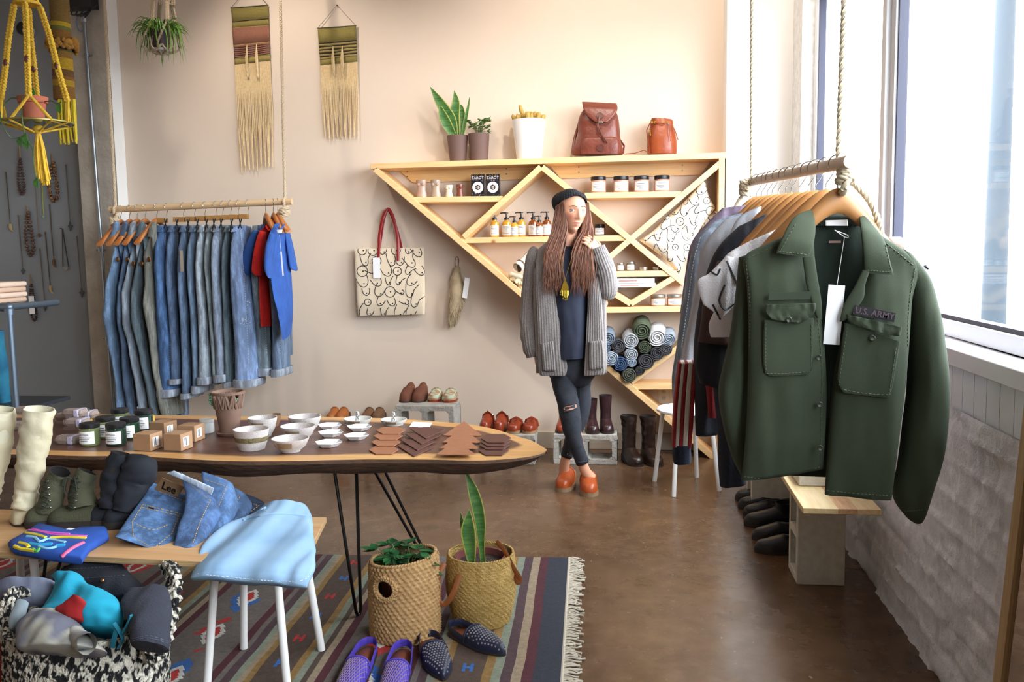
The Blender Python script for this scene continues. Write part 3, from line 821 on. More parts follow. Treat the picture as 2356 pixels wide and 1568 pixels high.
# ================================================================ SHOE BUILDER
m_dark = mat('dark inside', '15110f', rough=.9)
def shoe(c, ang, L, W, mu, ms, parent=None, label=None, name='shoe', style='clog', heel=.03, sole=.015, toe=2.2, shaft=0, shr=None, lean=0, mi=None, hgt=.055, grp=None, cat='shoe', top_cut=0, wr=0, z0=0, slouch=0, mouth=None):
 """ang: heading of the toe in the XY plane. c: heel centre on the ground"""
 c = Vector(c); t = parent or empty(name, c, label, cat, grp)
 d = V(cos(ang), sin(ang), 0); s = V(-sin(ang), cos(ang), 0)
 def P(x, y, z): return c+d*x+s*y+V(0, 0, z)
 def zb(u):  # height of foot bed
  k = max(0, 1-u/.55); return sole+heel*(k*k*(3-2*k))
 def w(u):
  base = W*.5*(.72+.28*sin(pi*min(1, max(0, (u+.02)/.95))**1.3)) if u < .66 else W*.5*max(0.02, (1-((u-.66)/.345)**toe))**(1/toe)
  if u < .12: base *= sqrt(max(.05, 1-((.12-u)/.13)**2))
  return base
 N = 22
 rg = []
 for i in range(N+1):
  u = i/N; ww = w(u)+.002; zt = zb(u); zl = max(0.0, zt-sole-(0 if u > .32 else heel*0)) if u > .34 else 0
  zl = 0 if u < .30 else max(0, zb(u)-sole)
  rg.append([P(u*L, -ww, zt), P(u*L, -ww, zl), P(u*L, ww, zl), P(u*L, ww, zt)])
 MB().rings(rg).build('sole', ms, t, smooth=50)
 u0 = .0 if style in ('boot', 'shoe') else (.36 if style == 'clog' else .42)
 rg = []; K = 12
 for i in range(N+1):
  u = u0+(1-u0)*i/N
  ww = w(min(u, .992))*1.0
  if style == 'boot': h = hgt*(1.15 if u < .42 else lerp(1.15, .72, (u-.42)/.4) if u < .82 else .72*sqrt(max(.12, 1-((u-.82)/.19)**2)))
  elif style == 'shoe': h = hgt*(.8 if u < .3 else lerp(.8, 1.0, min(1, (u-.3)/.2)) if u < .5 else lerp(1.0, .62, (u-.5)/.35) if u < .85 else .62*sqrt(max(.12, 1-((u-.85)/.16)**2)))
  else: h = hgt*(1.0 if u < .5 else lerp(1, .72, (u-.5)/.35) if u < .85 else .72*sqrt(max(.1, 1-((u-.85)/.16)**2)))
  z = zb(u)-.002; r = []
  for k in range(K+1):
   a = pi*k/K; q = abs(cos(a))**.8*(1 if cos(a) > 0 else -1)
   bump = wr*nz(u*14, k*.9, c.x*9) if wr else 0
   r.append(P(u*L, -q*(ww+bump), z+(sin(a)**.75)*(h+bump)))
  rg.append(r)
 MB().rings(rg).build('upper', mu, t, smooth=60)
 if style in ('clog', 'mule'):
  u = u0; ww = w(u); z = zb(u)
  rim = [P(u*L-.001, -(abs(cos(pi*k/12))**.8*(1 if cos(pi*k/12) > 0 else -1))*ww, z+sin(pi*k/12)**.75*hgt) for k in range(13)]
  MB().tube(rim, .0035, 8).build('collar', mu, t)
  MB().prism([p+V(0, 0, 0)-d*.0015 for p in [rim[0].lerp(rim[6]*1, .0)]+[lerp(V(*rim[k]), (rim[0]+rim[12])/2, .12) for k in range(1, 12)]+[rim[12]]], -d*.001).build('opening', m_dark, t, smooth=0)
  bed = [P(uu*L, ss*w(uu)*.9, zb(uu)+.0015) for uu, ss in [(x/10*u0, 1) for x in range(11)]+[(x/10*u0, -1) for x in range(10, -1, -1)]]
  mb = MB(); q0 = [P(x/10*u0*L, -w(x/10*u0)*.92, zb(x/10*u0)+.0015) for x in range(11)]; q1 = [P(x/10*u0*L, w(x/10*u0)*.92, zb(x/10*u0)+.0015) for x in range(11)]
  mb.add(q0+q1, [(k, k+1, k+12, k+11) for k in range(10)]).build('insole', mi or ms, t, solid=.002)
 if style == 'boot':
  H = shaft; cx = .23*L; rg = []; R0 = shr or [W*.46, W*.42, W*.45, W*.5]
  n = 24; S = len(R0); steps = 22
  for i in range(steps+1):
   q = i/steps; x = q*(S-1); k = min(int(x), S-2); r = lerp(R0[k], R0[k+1], x-k)
   z = sole+heel*.6+.02+(H-sole-heel*.6-.02)*q
   off = lean*q
   ring = []
   for j in range(n):
    a = 2*pi*j/n
    rr = r*(1+(slouch*nz(cos(a)*1.5, sin(a)*1.5+q*3, q*9) if slouch else 0))
    ex = 1.25-.2*q
    zz = z+(-top_cut*cos(a)*q**4 if top_cut else 0)
    ring.append(P(cx+off+cos(a)*rr*ex+(.02*L*(1-q)), sin(a)*rr, zz))
   rg.append(ring)
  inner = [[p.lerp(sum(rg[k], V(0, 0, 0))/n, .07) for p in rg[k]] for k in (steps, steps-2, steps-6)]
  inner[0] = [p+V(0, 0, -.001) for p in inner[0]]
  MB().rings(rg, cap=False).rings([rg[-1], inner[0]], cap=False).build('shaft', mu, t, smooth=70)
  MB().rings(inner, cap=False).add(inner[2], [tuple(range(n))]).build('lining', mi or m_dark, t, smooth=60)
 return t, P, zb, w
# ================================================================ THINGS ON AND IN THE SHELF
BD = {'top': ((852, 382), (1672, 357)), 'a': ((950, 459), (1156, 457)), 'b': ((1345, 449.5), (1568, 446)), 'c': ((1060, 553), (1448, 547)),
 'd': ((1385, 631), (1556, 628.5)), 'e': ((1252, 716), (1658, 709))}
def on(bk, px, y=None):
 y = y if y is not None else SF+.1
 a = PY(*BD[bk][0], SF); b = PY(*BD[bk][1], SF)
 x = PY(px, BD[bk][0][1], y).x
 t = (x-a.x)/(b.x-a.x)
 return V(x, y, lerp(a.z, b.z, t)+TH/2+.0008)
PXM = 1/354.0   # metres per picture pixel at the shelf
def torso_cup(c, w, h, colr, label):
 m = mat('glazed clay '+colr, colr, rough=.3, bump=.1, bscale=40)
 t = empty('ceramic_cup', c, label, 'cup', 'ceramic cups shaped like torsos')
 R = w/2
 MB().lathe([(0, 0), (R*.95, 0), (R*1.0, h*.12), (R*.78, h*.42), (R*.9, h*.72), (R, h*.9), (R*.98, h), (R*.86, h), (R*.7, h*.5), (0, h*.3)], c, sy=.75).build('cup_body', m, t)
 for s in (-1, 1): MB().ball(Vector(c)+V(s*R*.42, -R*.62, h*.74), R*.30).build('molded_bump', m, t)
torso_cup(on('a', 970.5), .07, .113, 'b99a88', 'pinkish-grey ceramic torso cup, leftmost of the four on the shelf')
torso_cup(on('a', 1003), .068, .112, 'b09a86', 'grey-beige ceramic torso cup, second of the four on the shelf')
torso_cup(on('a', 1033.5), .05, .078, 'e6d6bd', 'small cream ceramic torso cup beside the taller pair')
torso_cup(on('a', 1058), .047, .082, '7a4230', 'small reddish-brown ceramic torso cup next to the black card boxes')
m_tar = mat('black printed card', '18171c', rough=.4); m_pk = mat('pale print', 'e8dcd8', rough=.5)
for px, lb in ((1101, 'black boxed card deck lettered TAROT, left of the pair'), (1135.5, 'black boxed card deck lettered TAROT, right of the pair')):
 c = on('a', px); w, h, d = .088, .143, .035
 t = empty('card_deck', c, lb, 'card deck', 'boxed card decks')
 MB().box(c+V(-w/2, -d/2, 0), c+V(w/2, d/2, h)).build('box', m_tar, t, bevel=.002)
 f = c+V(0, -d/2-.0008, 0)
 R = rotx(radians(90))
 def ringm(r0, r1, z): return MB().lathe([(r0, 0), (r1, 0), (r1, .0006), (r0, .0006), (r0, 0)], f+V(0, 0, z), n=28, rot=R)
 q = ringm(.028, .036, .06); a = ringm(.017, .021, .06); q.add(a.v, a.f)
 e = q
 for k in range(6):
  an = k*pi/3; e.obox(f+V(.009*cos(an), 0, .06+.009*sin(an)), (.011, .0008, .004), roty(-an))
 rn = random.Random(int(px))
 for k in range(26): q.ball(f+V(rn.uniform(-.04, .04), 0, rn.choice([rn.uniform(.005, .02), rn.uniform(.1, .108), rn.uniform(.13, .14)])), .0014, 6, 4)
 e.build('printed_pattern', m_pk, t)
 text('TAROT', 'lettering', f+V(0, -.0005, .12), .024, m_pk, t, bold=True)
 text('THE WILD UNKNOWN'[:0]+'. . . . . . .', 'lettering', f+V(0, -.0005, .134), .009, m_pk, t)
def jar(c, r, h, body, lid, label, name='cosmetic_jar', lidh=.22, grp=None, lab=True, word=None, glass=True):
 t = empty(name, c, label, 'jar', grp)
 c = Vector(c); lh = h*lidh; bh = h-lh
 mb_ = mat('jar content '+body, body, rough=.15, coat=.6)
 MB().lathe([(0, 0), (r*.92, 0), (r, r*.12), (r, bh-r*.14), (r*.9, bh-.001), (0, bh-.001)], c, n=32).build('glass_body', mb_, t)
 MB().lathe([(0, 0), (r*.99, 0), (r*1.0, lh*.1), (r*1.0, lh*.85), (r*.94, lh), (0, lh)], c+V(0, 0, bh), n=32).build('lid', mat('jar lid '+lid, lid, rough=.35, metal=.9 if lid == 'b9b7b2' else 0), t)
 if lab:
  mb = MB(); n = 12; vs = []; fs = []
  for k in range(n+1):
   a = -pi/2 + (k/n-.5)*2.0
   for z in (bh*.14, bh*.84): vs.append(c+V(cos(a)*(r+.0008), sin(a)*(r+.0008), z))
  for k in range(n): fs.append((2*k, 2*k+2, 2*k+3, 2*k+1))
  lbo = mb.add(vs, fs).build('label', m_card, t)
  mk = mat('label print', '3a3a3c')
  e = MB()
  for q, (zz, ww) in enumerate(((.66, .5), (.5, .7), (.4, .6), (.3, .35))):
   e.box(c+V(-r*ww, -r*1.0-.0022+ (0.0), bh*zz), c+V(r*ww, -r-.0012, bh*zz+bh*.025))
  if word: text(word, 'lettering', c+V(0, -r-.002, bh*.5), bh*.3, mk, t)
  else: e.build('label_print', mk, lbo)
 return t
GJ = 'pink scrub jars with black lids'
for px, lb in ((1377, 'pink jar with black lid and white label, leftmost of four'), (1429, 'pink jar with black lid and white label, second of four'), (1476, 'pink jar with black lid and white label, third of four'), (1523, 'pink jar with black lid and white label, rightmost of four')):
 jar(on('b', px), .0485, .104, 'c98f78', '17171a', lb, grp=GJ)
jar(on('c', 1380), .034, .072, '2c2622', '17171a', 'black-lidded dark jar with white label alone beside the woman', grp=None, lab=True, word='OK'[:0] or None)
for px, r, h, lb in ((1407, .022, .056, 'small silver-lidded jar nearest the woman, above the books'), (1427.5, .022, .052, 'small silver-lidded jar, middle of three above the books'), (1451, .027, .058, 'small silver-lidded jar, largest and rightmost of three')):
 jar(on('d', px), r, h, '6a6460', 'b9b7b2', lb, grp='small jars above the books', lidh=.2)
for px, lb in ((1481, 'flat round silver tin, left of the two beside small jars'), (1511.5, 'flat round silver tin, right of the two beside small jars')):
 c = on('d', px); t = empty('round_tin', c, lb, 'tin', 'flat silver tins')
 mt = mat('tin metal', 'c4beb4', metal=.9, rough=.3)
 MB().lathe([(0, 0), (.029, 0), (.03, .002), (.03, .013), (0, .013)], c).build('tin_base', mt, t)
 MB().lathe([(0, 0), (.0315, 0), (.0315, .008), (.029, .010), (.026, .0095), (0, .0095)], c+V(0, 0, .0132)).build('lid', mt, t)
for px, lb in ((1514, 'candle in a round tin with silver lid and white label, left'), (1552, 'candle in a round tin with silver lid and white label, right')):
 jar(on('e', px, SF+.07), .048, .072, 'b5835a', 'b9b7b2', lb, name='candle_tin', lidh=.25, grp='candle tins')
c = on('e', 1388, SF+.06)
t = empty('glass_candle_holder', c, 'small round glass holder with glowing candle beside the cardigan sleeve', 'candle holder')
MB().lathe([(0, 0), (.022, 0), (.032, .02), (.03, .036), (.022, .044), (.02, .043), (.028, .034), (.029, .02), (.02, .004), (0, .004)], c).build('glass', mat('warm frosted glass', 'e8c0a0', rough=.3), t)
MB().ball(c+V(0, -.0, .018), .013).build('candle', mat('candle wax', 'f2d8b8', rough=.4), t)
def pump(c, r, h, liq, label):
 t = empty('pump_bottle', c, label, 'bottle', 'pump bottles of soap')
 c = Vector(c); bh = h*.68
 MB().lathe([(0, 0), (r*.95, 0), (r, .004), (r, bh*.72), (r*.86, bh*.86), (r*.42, bh*.96), (r*.40, bh), (0, bh)], c, n=28).build('bottle_body', mat('liquid '+liq, liq, rough=.08, coat=.8, col2='e0a838' if liq == 'c48a1e' else '8a4a1c', nscale=3), t)
 z = bh
 MB().lathe([(0, 0), (r*.5, 0), (r*.5, h*.07), (r*.2, h*.1), (r*.16, h*.24), (0, h*.24)], c+V(0, 0, z), n=18).build('pump_collar', m_black, t)
 MB().tube([c+V(0, 0, z+h*.25), c+V(0, 0, z+h*.29)], r*.42, 12).tube([c+V(0, 0, z+h*.27), c+V(-r*1.0, -r*.3, z+h*.275), c+V(-r*1.25, -r*.35, z+h*.25)], r*.14, 8).build('pump_head', m_black, t)
 vs = []; fs = []
 for k in range(13):
  a = -pi/2 + (k/12-.5)*2.2
  for zz in (bh*.1, bh*.68): vs.append(c+V(cos(a)*(r+.0008), sin(a)*(r+.0008), zz))
 for k in range(12): fs.append((2*k, 2*k+2, 2*k+3, 2*k+1))
 lbo = MB().add(vs, fs).build('label', m_card, t)
 e = MB()
 for zz, ww in ((.6, .55), (.52, .6), (.45, .3), (.2, .6)): e.box(c+V(-r*ww, -r-.0018, bh*zz), c+V(r*ww, -r-.001, bh*zz+.0015))
 e.build('label_print', mat('label print', '3a3a3c'), lbo)
S2 = SF+.1
pump(on('c', 1138.5, S2), .031, .164, 'c48a1e', 'yellow soap pump bottle, leftmost on the middle shelf')
pump(on('c', 1166, S2+.03), .031, .165, 'c48a1e', 'yellow soap pump bottle, left of the group of three')
pump(on('c', 1184, S2-.06), .025, .135, 'c48a1e', 'short yellow soap pump bottle in front of the pair')
pump(on('c', 1200, S2+.03), .031, .165, 'c48a1e', 'yellow soap pump bottle, right of the group of three')
pump(on('c', 1227, S2+.03), .031, .165, '7a3c16', 'brown soap pump bottle, left of the brown ones')
pump(on('c', 1241, S2-.06), .025, .135, '7a3c16', 'short brown soap pump bottle in front of two tall ones')
pump(on('c', 1258.5, S2+.03), .031, .165, '7a3c16', "brown soap pump bottle touching the woman's shoulder")
for (x0, x1, y0, y1, lb, cc) in ((1406, 1506, 641, 651.5, 'white paperback, upper of two lying in the small triangle', 'efece8'), (1409, 1509, 652.5, 661, 'white hardback, lower of two lying in the small triangle', 'e6e2de')):
 a = PY(x0, y1, SF+.02); b_ = PY(x1, y0, SF+.02); a.z = min(a.z, b_.z-.02) if False else a.z
 zc = a.z; hh = (y1-y0)*PXM
 t = empty('book', ((a.x+b_.x)/2, SF+.1, zc), lb, 'book', 'books in the small triangle')
 MB().box((a.x, SF+.02, zc), (b_.x, SF+.19, zc+.003)).box((a.x, SF+.02, zc+hh-.003), (b_.x, SF+.19, zc+hh)).box((a.x, SF+.018, zc), (b_.x, SF+.021, zc+hh)).build('cover', mat('book cover '+cc, cc, rough=.5), t, smooth=0)
 MB().box((a.x+.003, SF+.022, zc+.003), (b_.x-.003, SF+.187, zc+hh-.003)).build('pages', mat('paper pages', 'e8e0d0'), t, smooth=0)
 MB().box((lerp(a.x, b_.x, .18), SF+.0172, zc+hh*.4), (lerp(a.x, b_.x, .6), SF+.018, zc+hh*.62)).build('spine_print', mat('red print', 'c25a4a'), t, smooth=0)
m_canvas = mat('natural canvas', 'e9dcc8', rough=.85, bump=.2, bscale=300, bdist=.002)
m_ink = mat('black ink', '1c1a1c', rough=.6)
def ustroke(x, y, s, a=0, kind=0, rn=None):
 """one abstract brushed loop"""
 if kind == 0: pts = [(-1, -1.2), (-.9, .2), (-.3, .9), (.4, .7), (.8, 0), (.9, -.8)]
 elif kind == 1: pts = [(-1.3, -1), (-.5, .2), (.4, .9), (1, .3), (.7, -.4)]
 elif kind == 2: pts = [(cos(t)*.9, sin(t)*.9) for t in [k*pi/5 for k in range(11)]]
 else: pts = [(-1, -1.5), (-1, .3), (-.4, 1), (.2, .6), (.5, -.4), (1.4, -1.3)]
 return [(x+s*(p*cos(a)-q*sin(a)), y+s*(p*sin(a)+q*cos(a))) for p, q in pts]
def doodles(obj, box, parent, seed, step=15, s0=6, r=.0014, poly=None):
 rn = random.Random(seed); st = []; dots = []
 x0, y0, x1, y1 = box; y = y0; bv = bvh_of(obj)
 while y < y1:
  x = x0+rn.uniform(0, step)
  while x < x1:
   s = s0*rn.uniform(.7, 1.25); k = rn.choice([0, 0, 1, 2, 3, 3]); a = rn.uniform(-.7, .7)
   st.append(ustroke(x, y, s, a, k)); dots.append((x+rn.uniform(-.1, .3)*s, y+(.35 if k != 2 else 0)*s))
   x += step*rn.uniform(.9, 1.35)
  y += step*.95
 o = ink(None, st, r, m_ink, 'ink_pattern', parent, bv=bv, lift=.0004, dots=dots)
def cushion(corn, y, T, label, seed):
 c = [PY(px, py, y) for px, py in corn]
 cen = sum(c, V(0, 0, 0))/4
 t = empty('cushion', (cen.x, y, min(p.z for p in c)), label, 'cushion', 'printed cushions in the shelf')
 vs = []; fs = []; N = 18
 def pt(u, v, side):
  p = c[0]*(1-u)*(1-v)+c[1]*u*(1-v)+c[2]*u*v+c[3]*(1-u)*v
  e = 1-.10*(sin(pi*u)*abs(2*v-1)**3+sin(pi*v)*abs(2*u-1)**3)
  q = cen+(p-cen)*e
  h = T*(sin(pi*u)*sin(pi*v))**.42
  h += .006*nz(u*5+seed, v*5, 0)*min(1, h/T*2)
  return q+V(0, side*h, 0)
 for sd in (-1, 1):
  for j in range(N+1):
   for i in range(N+1): vs.append(pt(i/N, j/N, sd))
 K = (N+1)**2
 for sd in range(2):
  for j in range(N):
   for i in range(N):
    a = sd*K+j*(N+1)+i; fs.append((a, a+1, a+N+2, a+N+1))
 o = MB().add(vs, fs).build('cushion_cover', m_canvas, t, smooth=180)
 xs = [p[0] for p in corn]; ys = [p[1] for p in corn]
 doodles(o, (min(xs)+4, min(ys)+4, max(xs)-4, max(ys)-4), t, seed, 25, 10.5, .0023)
 return t
cushion([(1612, 500), (1668, 470), (1671, 560), (1606, 578)], SF+.16, .06, 'cream cushion with black line print, furthest right in the shelf', 5)
cushion([(1527, 505), (1622, 410), (1646, 478), (1592, 562)], SF+.10, .075, 'cream cushion with black line print, upper of the overlapping pair', 6)
cushion([(1470, 552), (1537, 493), (1611, 556), (1562, 630)], SF+.04, .075, 'cream cushion with black line print, lower left, poking out of the shelf', 8)
def roll(cx, cy, r, colr, lb, dx=0, dy=-14, L=.2, y0=None):
 y0 = y0 or SF-.03; R = r*PXM
 a = PY(cx, cy, y0); b_ = PY(cx+dx, cy+dy, y0+L)
 t = empty('rolled_jeans', (a.x, (a.y+b_.y)/2, min(a.z, b_.z)-R), lb, 'jeans', 'rolled jeans in the shelf')
 q_ = [int(colr[i:i+2], 16) for i in (0, 2, 4)]; g_ = sum(q_)/3; colr = '%02x%02x%02x' % tuple(int((v+(g_-v)*.35)*.8) for v in q_); m = mat('rolled denim '+colr, colr, rough=.85, col2='%02x%02x%02x' % tuple(min(255, int(int(colr[i:i+2], 16)*1.22)) for i in (0, 2, 4)), nscale=30, bump=.4, bscale=120)
 d = (b_-a).normalized(); u = V(1, 0, 0); w = d.cross(u).normalized()
 rg = []; n = 20
 for k in range(7):
  q = k/6; rr = R*(1-.1*(2*q-1)**2); c = a.lerp(b_, q)
  rg.append([c+u*cos(2*pi*j/n)*rr*(1+.07*nz(j, k, cx))*1.08+w*sin(2*pi*j/n)*rr*(1+.07*nz(j*.7, k, cy)) for j in range(n)])
 MB().rings(rg).build('roll', m, t, smooth=60)
 sp = []
 for k in range(60):
  an = k*.36; rr = R*(.12+.86*k/60); sp.append(a-d*(.004+.01*(1-k/60))+u*cos(an)*rr*1.05+w*sin(an)*rr)
 MB().tube(sp, R*.09, 6, flat=1).build('rolled_edge', m, t, smooth=60)
def zq(x, y): return 1340+x/3.266, 680+y/3.266
RL = [(190, 318, 52, '7488a0', 'greyish-blue rolled jeans at the top left of the pile'), (172, 392, 38, '5f7ca0', 'mid-blue rolled jeans, small, partly behind the cardigan pocket'), (268, 375, 52, '45454c', 'charcoal rolled jeans at upper left, beside pale grey rolls'),
 (215, 468, 54, '9fb4c9', 'bleached light blue rolled jeans at the far left'), (362, 335, 58, 'b9bec6', 'tall pale grey rolled jeans left of the green roll'), (365, 440, 50, 'aab4c0', 'light grey rolled jeans below the tall pale roll'),
 (445, 262, 66, '4f5e3c', 'large olive green rolled trousers at the top of the pile'), (468, 384, 48, '455231', 'dark green camouflage rolled trousers in the middle'), (560, 312, 66, 'e4e2e0', 'white rolled jeans right of the green roll'),
 (645, 325, 52, '9aabc0', 'pale blue rolled jeans at the right end'), (560, 432, 52, '403e45', 'black rolled jeans below the white roll'), (628, 402, 45, '4b4950', 'faded black rolled jeans at the right, under pale blue'),
 (478, 492, 60, '47464c', 'dark grey rolled jeans low on the right side'), (285, 508, 54, '27508a', 'bright blue rolled jeans low on the left side'), (372, 500, 34, '88a4c2', 'thin light blue rolled jeans in the lower middle'),
 (350, 596, 54, '565c46', 'olive grey rolled trousers at the very bottom of the pile'), (432, 560, 36, '34353a', 'small black rolled jeans tucked low behind')]
for x, y, r, c_, lb in RL:
 X, Y_ = zq(x, y); roll(X, Y_, r/3.266, c_, lb, dy=-r/3.266*.9 if y < 340 else -6)
a = PY(1196, 655, SF+.05)
t = empty('linen_bundle', a, 'cream knotted linen cloth bundle in the shelf corner left of the woman', 'cloth')
mb = MB(); rn = random.Random(4)
for k in range(9):
 p = [PY(1172+rn.uniform(0, 44), 628+rn.uniform(0, 26), SF+rn.uniform(.01, .1)) for _ in range(4)]
 mb.tube(smoothpath(p, 6), .016, 8)
mb.build('folded_cloth', mat('cream linen', 'd9c9a8', rough=.9, bump=.5, bscale=60), t, smooth=70)
t = empty('rolled_towel', PY(1206, 628, SF+.05), 'off-white rolled towel with brown stripes above the cream bundle', 'towel')
mb = MB(); q = [PY(1190, 616, SF+.0), PY(1206, 600, SF+.05), PY(1226, 584, SF+.1)]
MB().tube(smoothpath(q, 5), [.03+.006*sin(k) for k in range(11)], 14).build('towel_roll', mat('off white towel', 'ded6c8', rough=.9, bump=.4, bscale=90), t, smooth=60)
MB().tube([q[0], q[0].lerp(q[1], .2)], .0325, 14).tube([q[0].lerp(q[1], .45), q[0].lerp(q[1], .6)], .034, 14).build('brown_stripe', mat('brown stripe', '5b4234', rough=.9), t, smooth=60)
# ================================================================ THINGS ON TOP OF THE SHELF
TY = SF+.12
def pot(c, r0, r1, h, m, t, name='pot', rim=0, n=36):
 p = [(0, 0), (r0, 0), (r1, h*.98), (r1, h), (r1*.9, h), (r1*.88, h*.86), (0, h*.86)]
 if rim: p = [(0, 0), (r0, 0), (lerp(r0, r1, .72), h*.72), (r1*1.04, h*.73), (r1*1.1, h), (r1*.92, h), (r1*.88, h*.86), (0, h*.86)]
 o = MB().lathe(p, c, n=n).build(name, m, t, smooth=40)
 return o
m_soil = mat('potting soil', '2e211a', rough=1, bump=.9, bscale=120, col2='4a382c', nscale=60)
m_potb = mat('brown matte pot', '6a5048', rough=.7)
m_snake = mat('snake plant green', '2c5a2a', rough=.4, col2='5f8a45', nscale=16, stretch=(1, 1, 6), ncon=.35)
m_snakee = mat('snake plant margin', 'a7a850', rough=.4)
c = on('top', 1054, TY)
t = empty('snake_plant', c, 'green snake plant in a brown pot on top of the shelf', 'plant')
pot(c, .052, .068, .17, m_potb, t)
def sp(px, py, dy=0): return PY(px, py, TY+dy)
blade([sp(1046, 315), sp(1038, 275, -.02), sp(1012, 235, -.03), sp(990, 200, -.03)], [.022, .034, .03, .002], m_snake, t, me_=m_snakee)
blade([sp(1052, 315), sp(1046, 270), sp(1049, 235), sp(1045, 208)], [.02, .035, .026, .001], m_snake, t, me_=m_snakee)
blade([sp(1044, 312), sp(1028, 285, -.03), sp(1018, 262, -.04), sp(1013, 243, -.04)], [.02, .033, .026, .006], m_snake, t, me_=m_snakee)
blade([sp(1060, 312), sp(1066, 285, .02), sp(1062, 250, .03), sp(1060, 240, .03)], [.018, .022, .016, .002], m_snake, t, me_=m_snakee)
blade([sp(1064, 312), sp(1072, 270, -.01), sp(1078, 240, -.01), sp(1080, 223, -.01)], [.010, .012, .007, .001], m_snake, t, me_=m_snakee)
MB().lathe([(0, 0), (.058, 0), (.058, .004), (0, .006)], c+V(0, 0, .148)).build('soil', m_soil, t)
def leafy(t, base, n, spread, h, m, seed, w=.014, L=.05, up=.5):
 rn = random.Random(seed); st = MB(); lf = MB()
 for k in range(n):
  a = rn.uniform(0, 2*pi); R = spread*sqrt(rn.random()); z = h*rn.uniform(.35, 1)
  b0 = Vector(base)+V(rn.uniform(-.01, .01), rn.uniform(-.01, .01), 0); tip = Vector(base)+V(R*cos(a), R*sin(a), z)
  st.tube([b0, b0.lerp(tip, .5)+V(0, 0, h*.12), tip], .0016, 4)
  for q in range(3):
   aa = a+rn.uniform(-1.5, 1.5); d = V(cos(aa), sin(aa), rn.uniform(-.5, up)).normalized()
   s = d.cross(V(0, 0, 1)).normalized()*w*rn.uniform(.7, 1.2); nn2 = s.cross(d).normalized()
   l_ = L*rn.uniform(.7, 1.1); p = tip
   ps = [p, p+d*l_*.3+s*.8, p+d*l_*.65+s*.9, p+d*l_, p+d*l_*.65-s*.9, p+d*l_*.3-s*.8]
   up2 = nn2*(-w*.35)
   mid = [p+d*l_*.3+up2, p+d*l_*.65+up2]
   k0 = len(lf.v)
   lf.add([ps[0], ps[1], ps[2], ps[3], ps[4], ps[5], mid[0], mid[1]], [(0, 1, 6), (1, 2, 7, 6), (2, 3, 7), (3, 4, 7), (4, 5, 6, 7), (5, 0, 6)])
 st.build('stems', mat('plant stem', '5a6b38', rough=.6), t)
 return lf.build('leaves', m, t, smooth=60)
c = on('top', 1103, TY)
t = empty('leafy_potted_plant', c, 'small leafy green plant in a brown pot beside the snake plant', 'plant')
pot(c, .056, .069, .178, m_potb, t)
MB().lathe([(0, 0), (.058, 0), (.058, .004), (0, .006)], c+V(0, 0, .152)).build('soil', m_soil, t)
leafy(t, c+V(0, 0, .155), 26, .07, .115, mat('small leaf green', '3f6b2c', rough=.45, col2='7ba05a', nscale=40), 3, w=.013, L=.04)
c = on('top', 1218, TY-.01)
t = empty('potted_cactus', c, 'clustered yellow-green cactus in a tall white pot on the shelf', 'cactus')
pot(c, .080, .108, .252, mat('white glazed pot', 'f4f2ee', rough=.25), t)
MB().lathe([(0, 0), (.096, 0), (.096, .006), (0, .008)], c+V(0, 0, .225)).build('soil', m_soil, t)
mb = MB(); rn = random.Random(2)
for k in range(60):
 a = rn.uniform(0, 6.28); R = .082*sqrt(rn.random()); h = rn.uniform(.035, .055); p = c+V(R*cos(a), R*sin(a), .238+.02*(1-R/.082))
 mb.tube([p, p+V(R*cos(a)*.15, R*sin(a)*.15, h*.4), p+V(R*cos(a)*.25, R*sin(a)*.25, h*.8), p+V(R*cos(a)*.28, R*sin(a)*.28, h)], [.010, .0135, .012, .004], 10)
p = c+V(-.03, -.02, .262); mb.tube([p, p+V(-.012, 0, .04), p+V(-.022, 0, .075), p+V(-.026, 0, .085)], [.014, .015, .012, .004], 10)
mb.build('cactus_stems', mat('golden cactus', 'a8873c', rough=.7, col2='c9a558', nscale=120, bump=.8, bscale=180, bdist=.003), t, smooth=60)
m_lea = mat('reddish brown leather', '7a3b28', rough=.38, col2='6b3022', nscale=12, bump=.35, bscale=45, bdist=.006)
def Q(px, py, y=TY): return (px, py)
c = on('top', 1373, TY)
bpk = empty('leather_backpack', c, 'brown leather backpack with flap and front pocket on the shelf', 'backpack')
o1 = MB().slab([((1317, 357), (1433, 355)), ((1314, 345), (1434, 345)), ((1328, 322), (1428, 322)), ((1330, 300), (1426, 298)), ((1330, 280), (1424, 278)), ((1336, 262), (1420, 262)), ((1344, 250), (1412, 252))],
    TY, [.07, .085, .08, .075, .07, .055, .03], n=16, sub=5, p=2.6, wr=.006, wf=(22, 14), seed=3).build('bag_body', m_lea, bpk, smooth=60)
o2 = MB().slab([((1339, 234), (1419, 238)), ((1341, 245), (1421, 250)), ((1345, 258), (1416, 262)), ((1355, 270), (1408, 272)), ((1368, 280), (1398, 281))], [TY-.02, TY-.055, TY-.07, TY-.08, TY-.088], [.012, .018, .016, .012, .008], n=14, sub=4, p=4).build('flap', m_lea, bpk, smooth=60)
MB().slab([((1336, 355), (1423, 354)), ((1337, 335), (1425, 334)), ((1343, 319), (1420, 318)), ((1350, 315), (1412, 314))], TY-.082, [.02, .026, .02, .008], n=12, sub=4, p=3.5).build('front_pocket', m_lea, bpk, smooth=60)
MB().tube([PY(1378, 268, TY-.1), PY(1375, 290, TY-.105), PY(1386, 312, TY-.12), PY(1398, 328, TY-.12)], .006, 8, flat=.4).tube([PY(1372, 283, TY-.1), PY(1376, 300, TY-.11), PY(1392, 326, TY-.12)], .004, 8).build('strap', mat('dark strap leather', '5a2a1e', rough=.4), bpk)
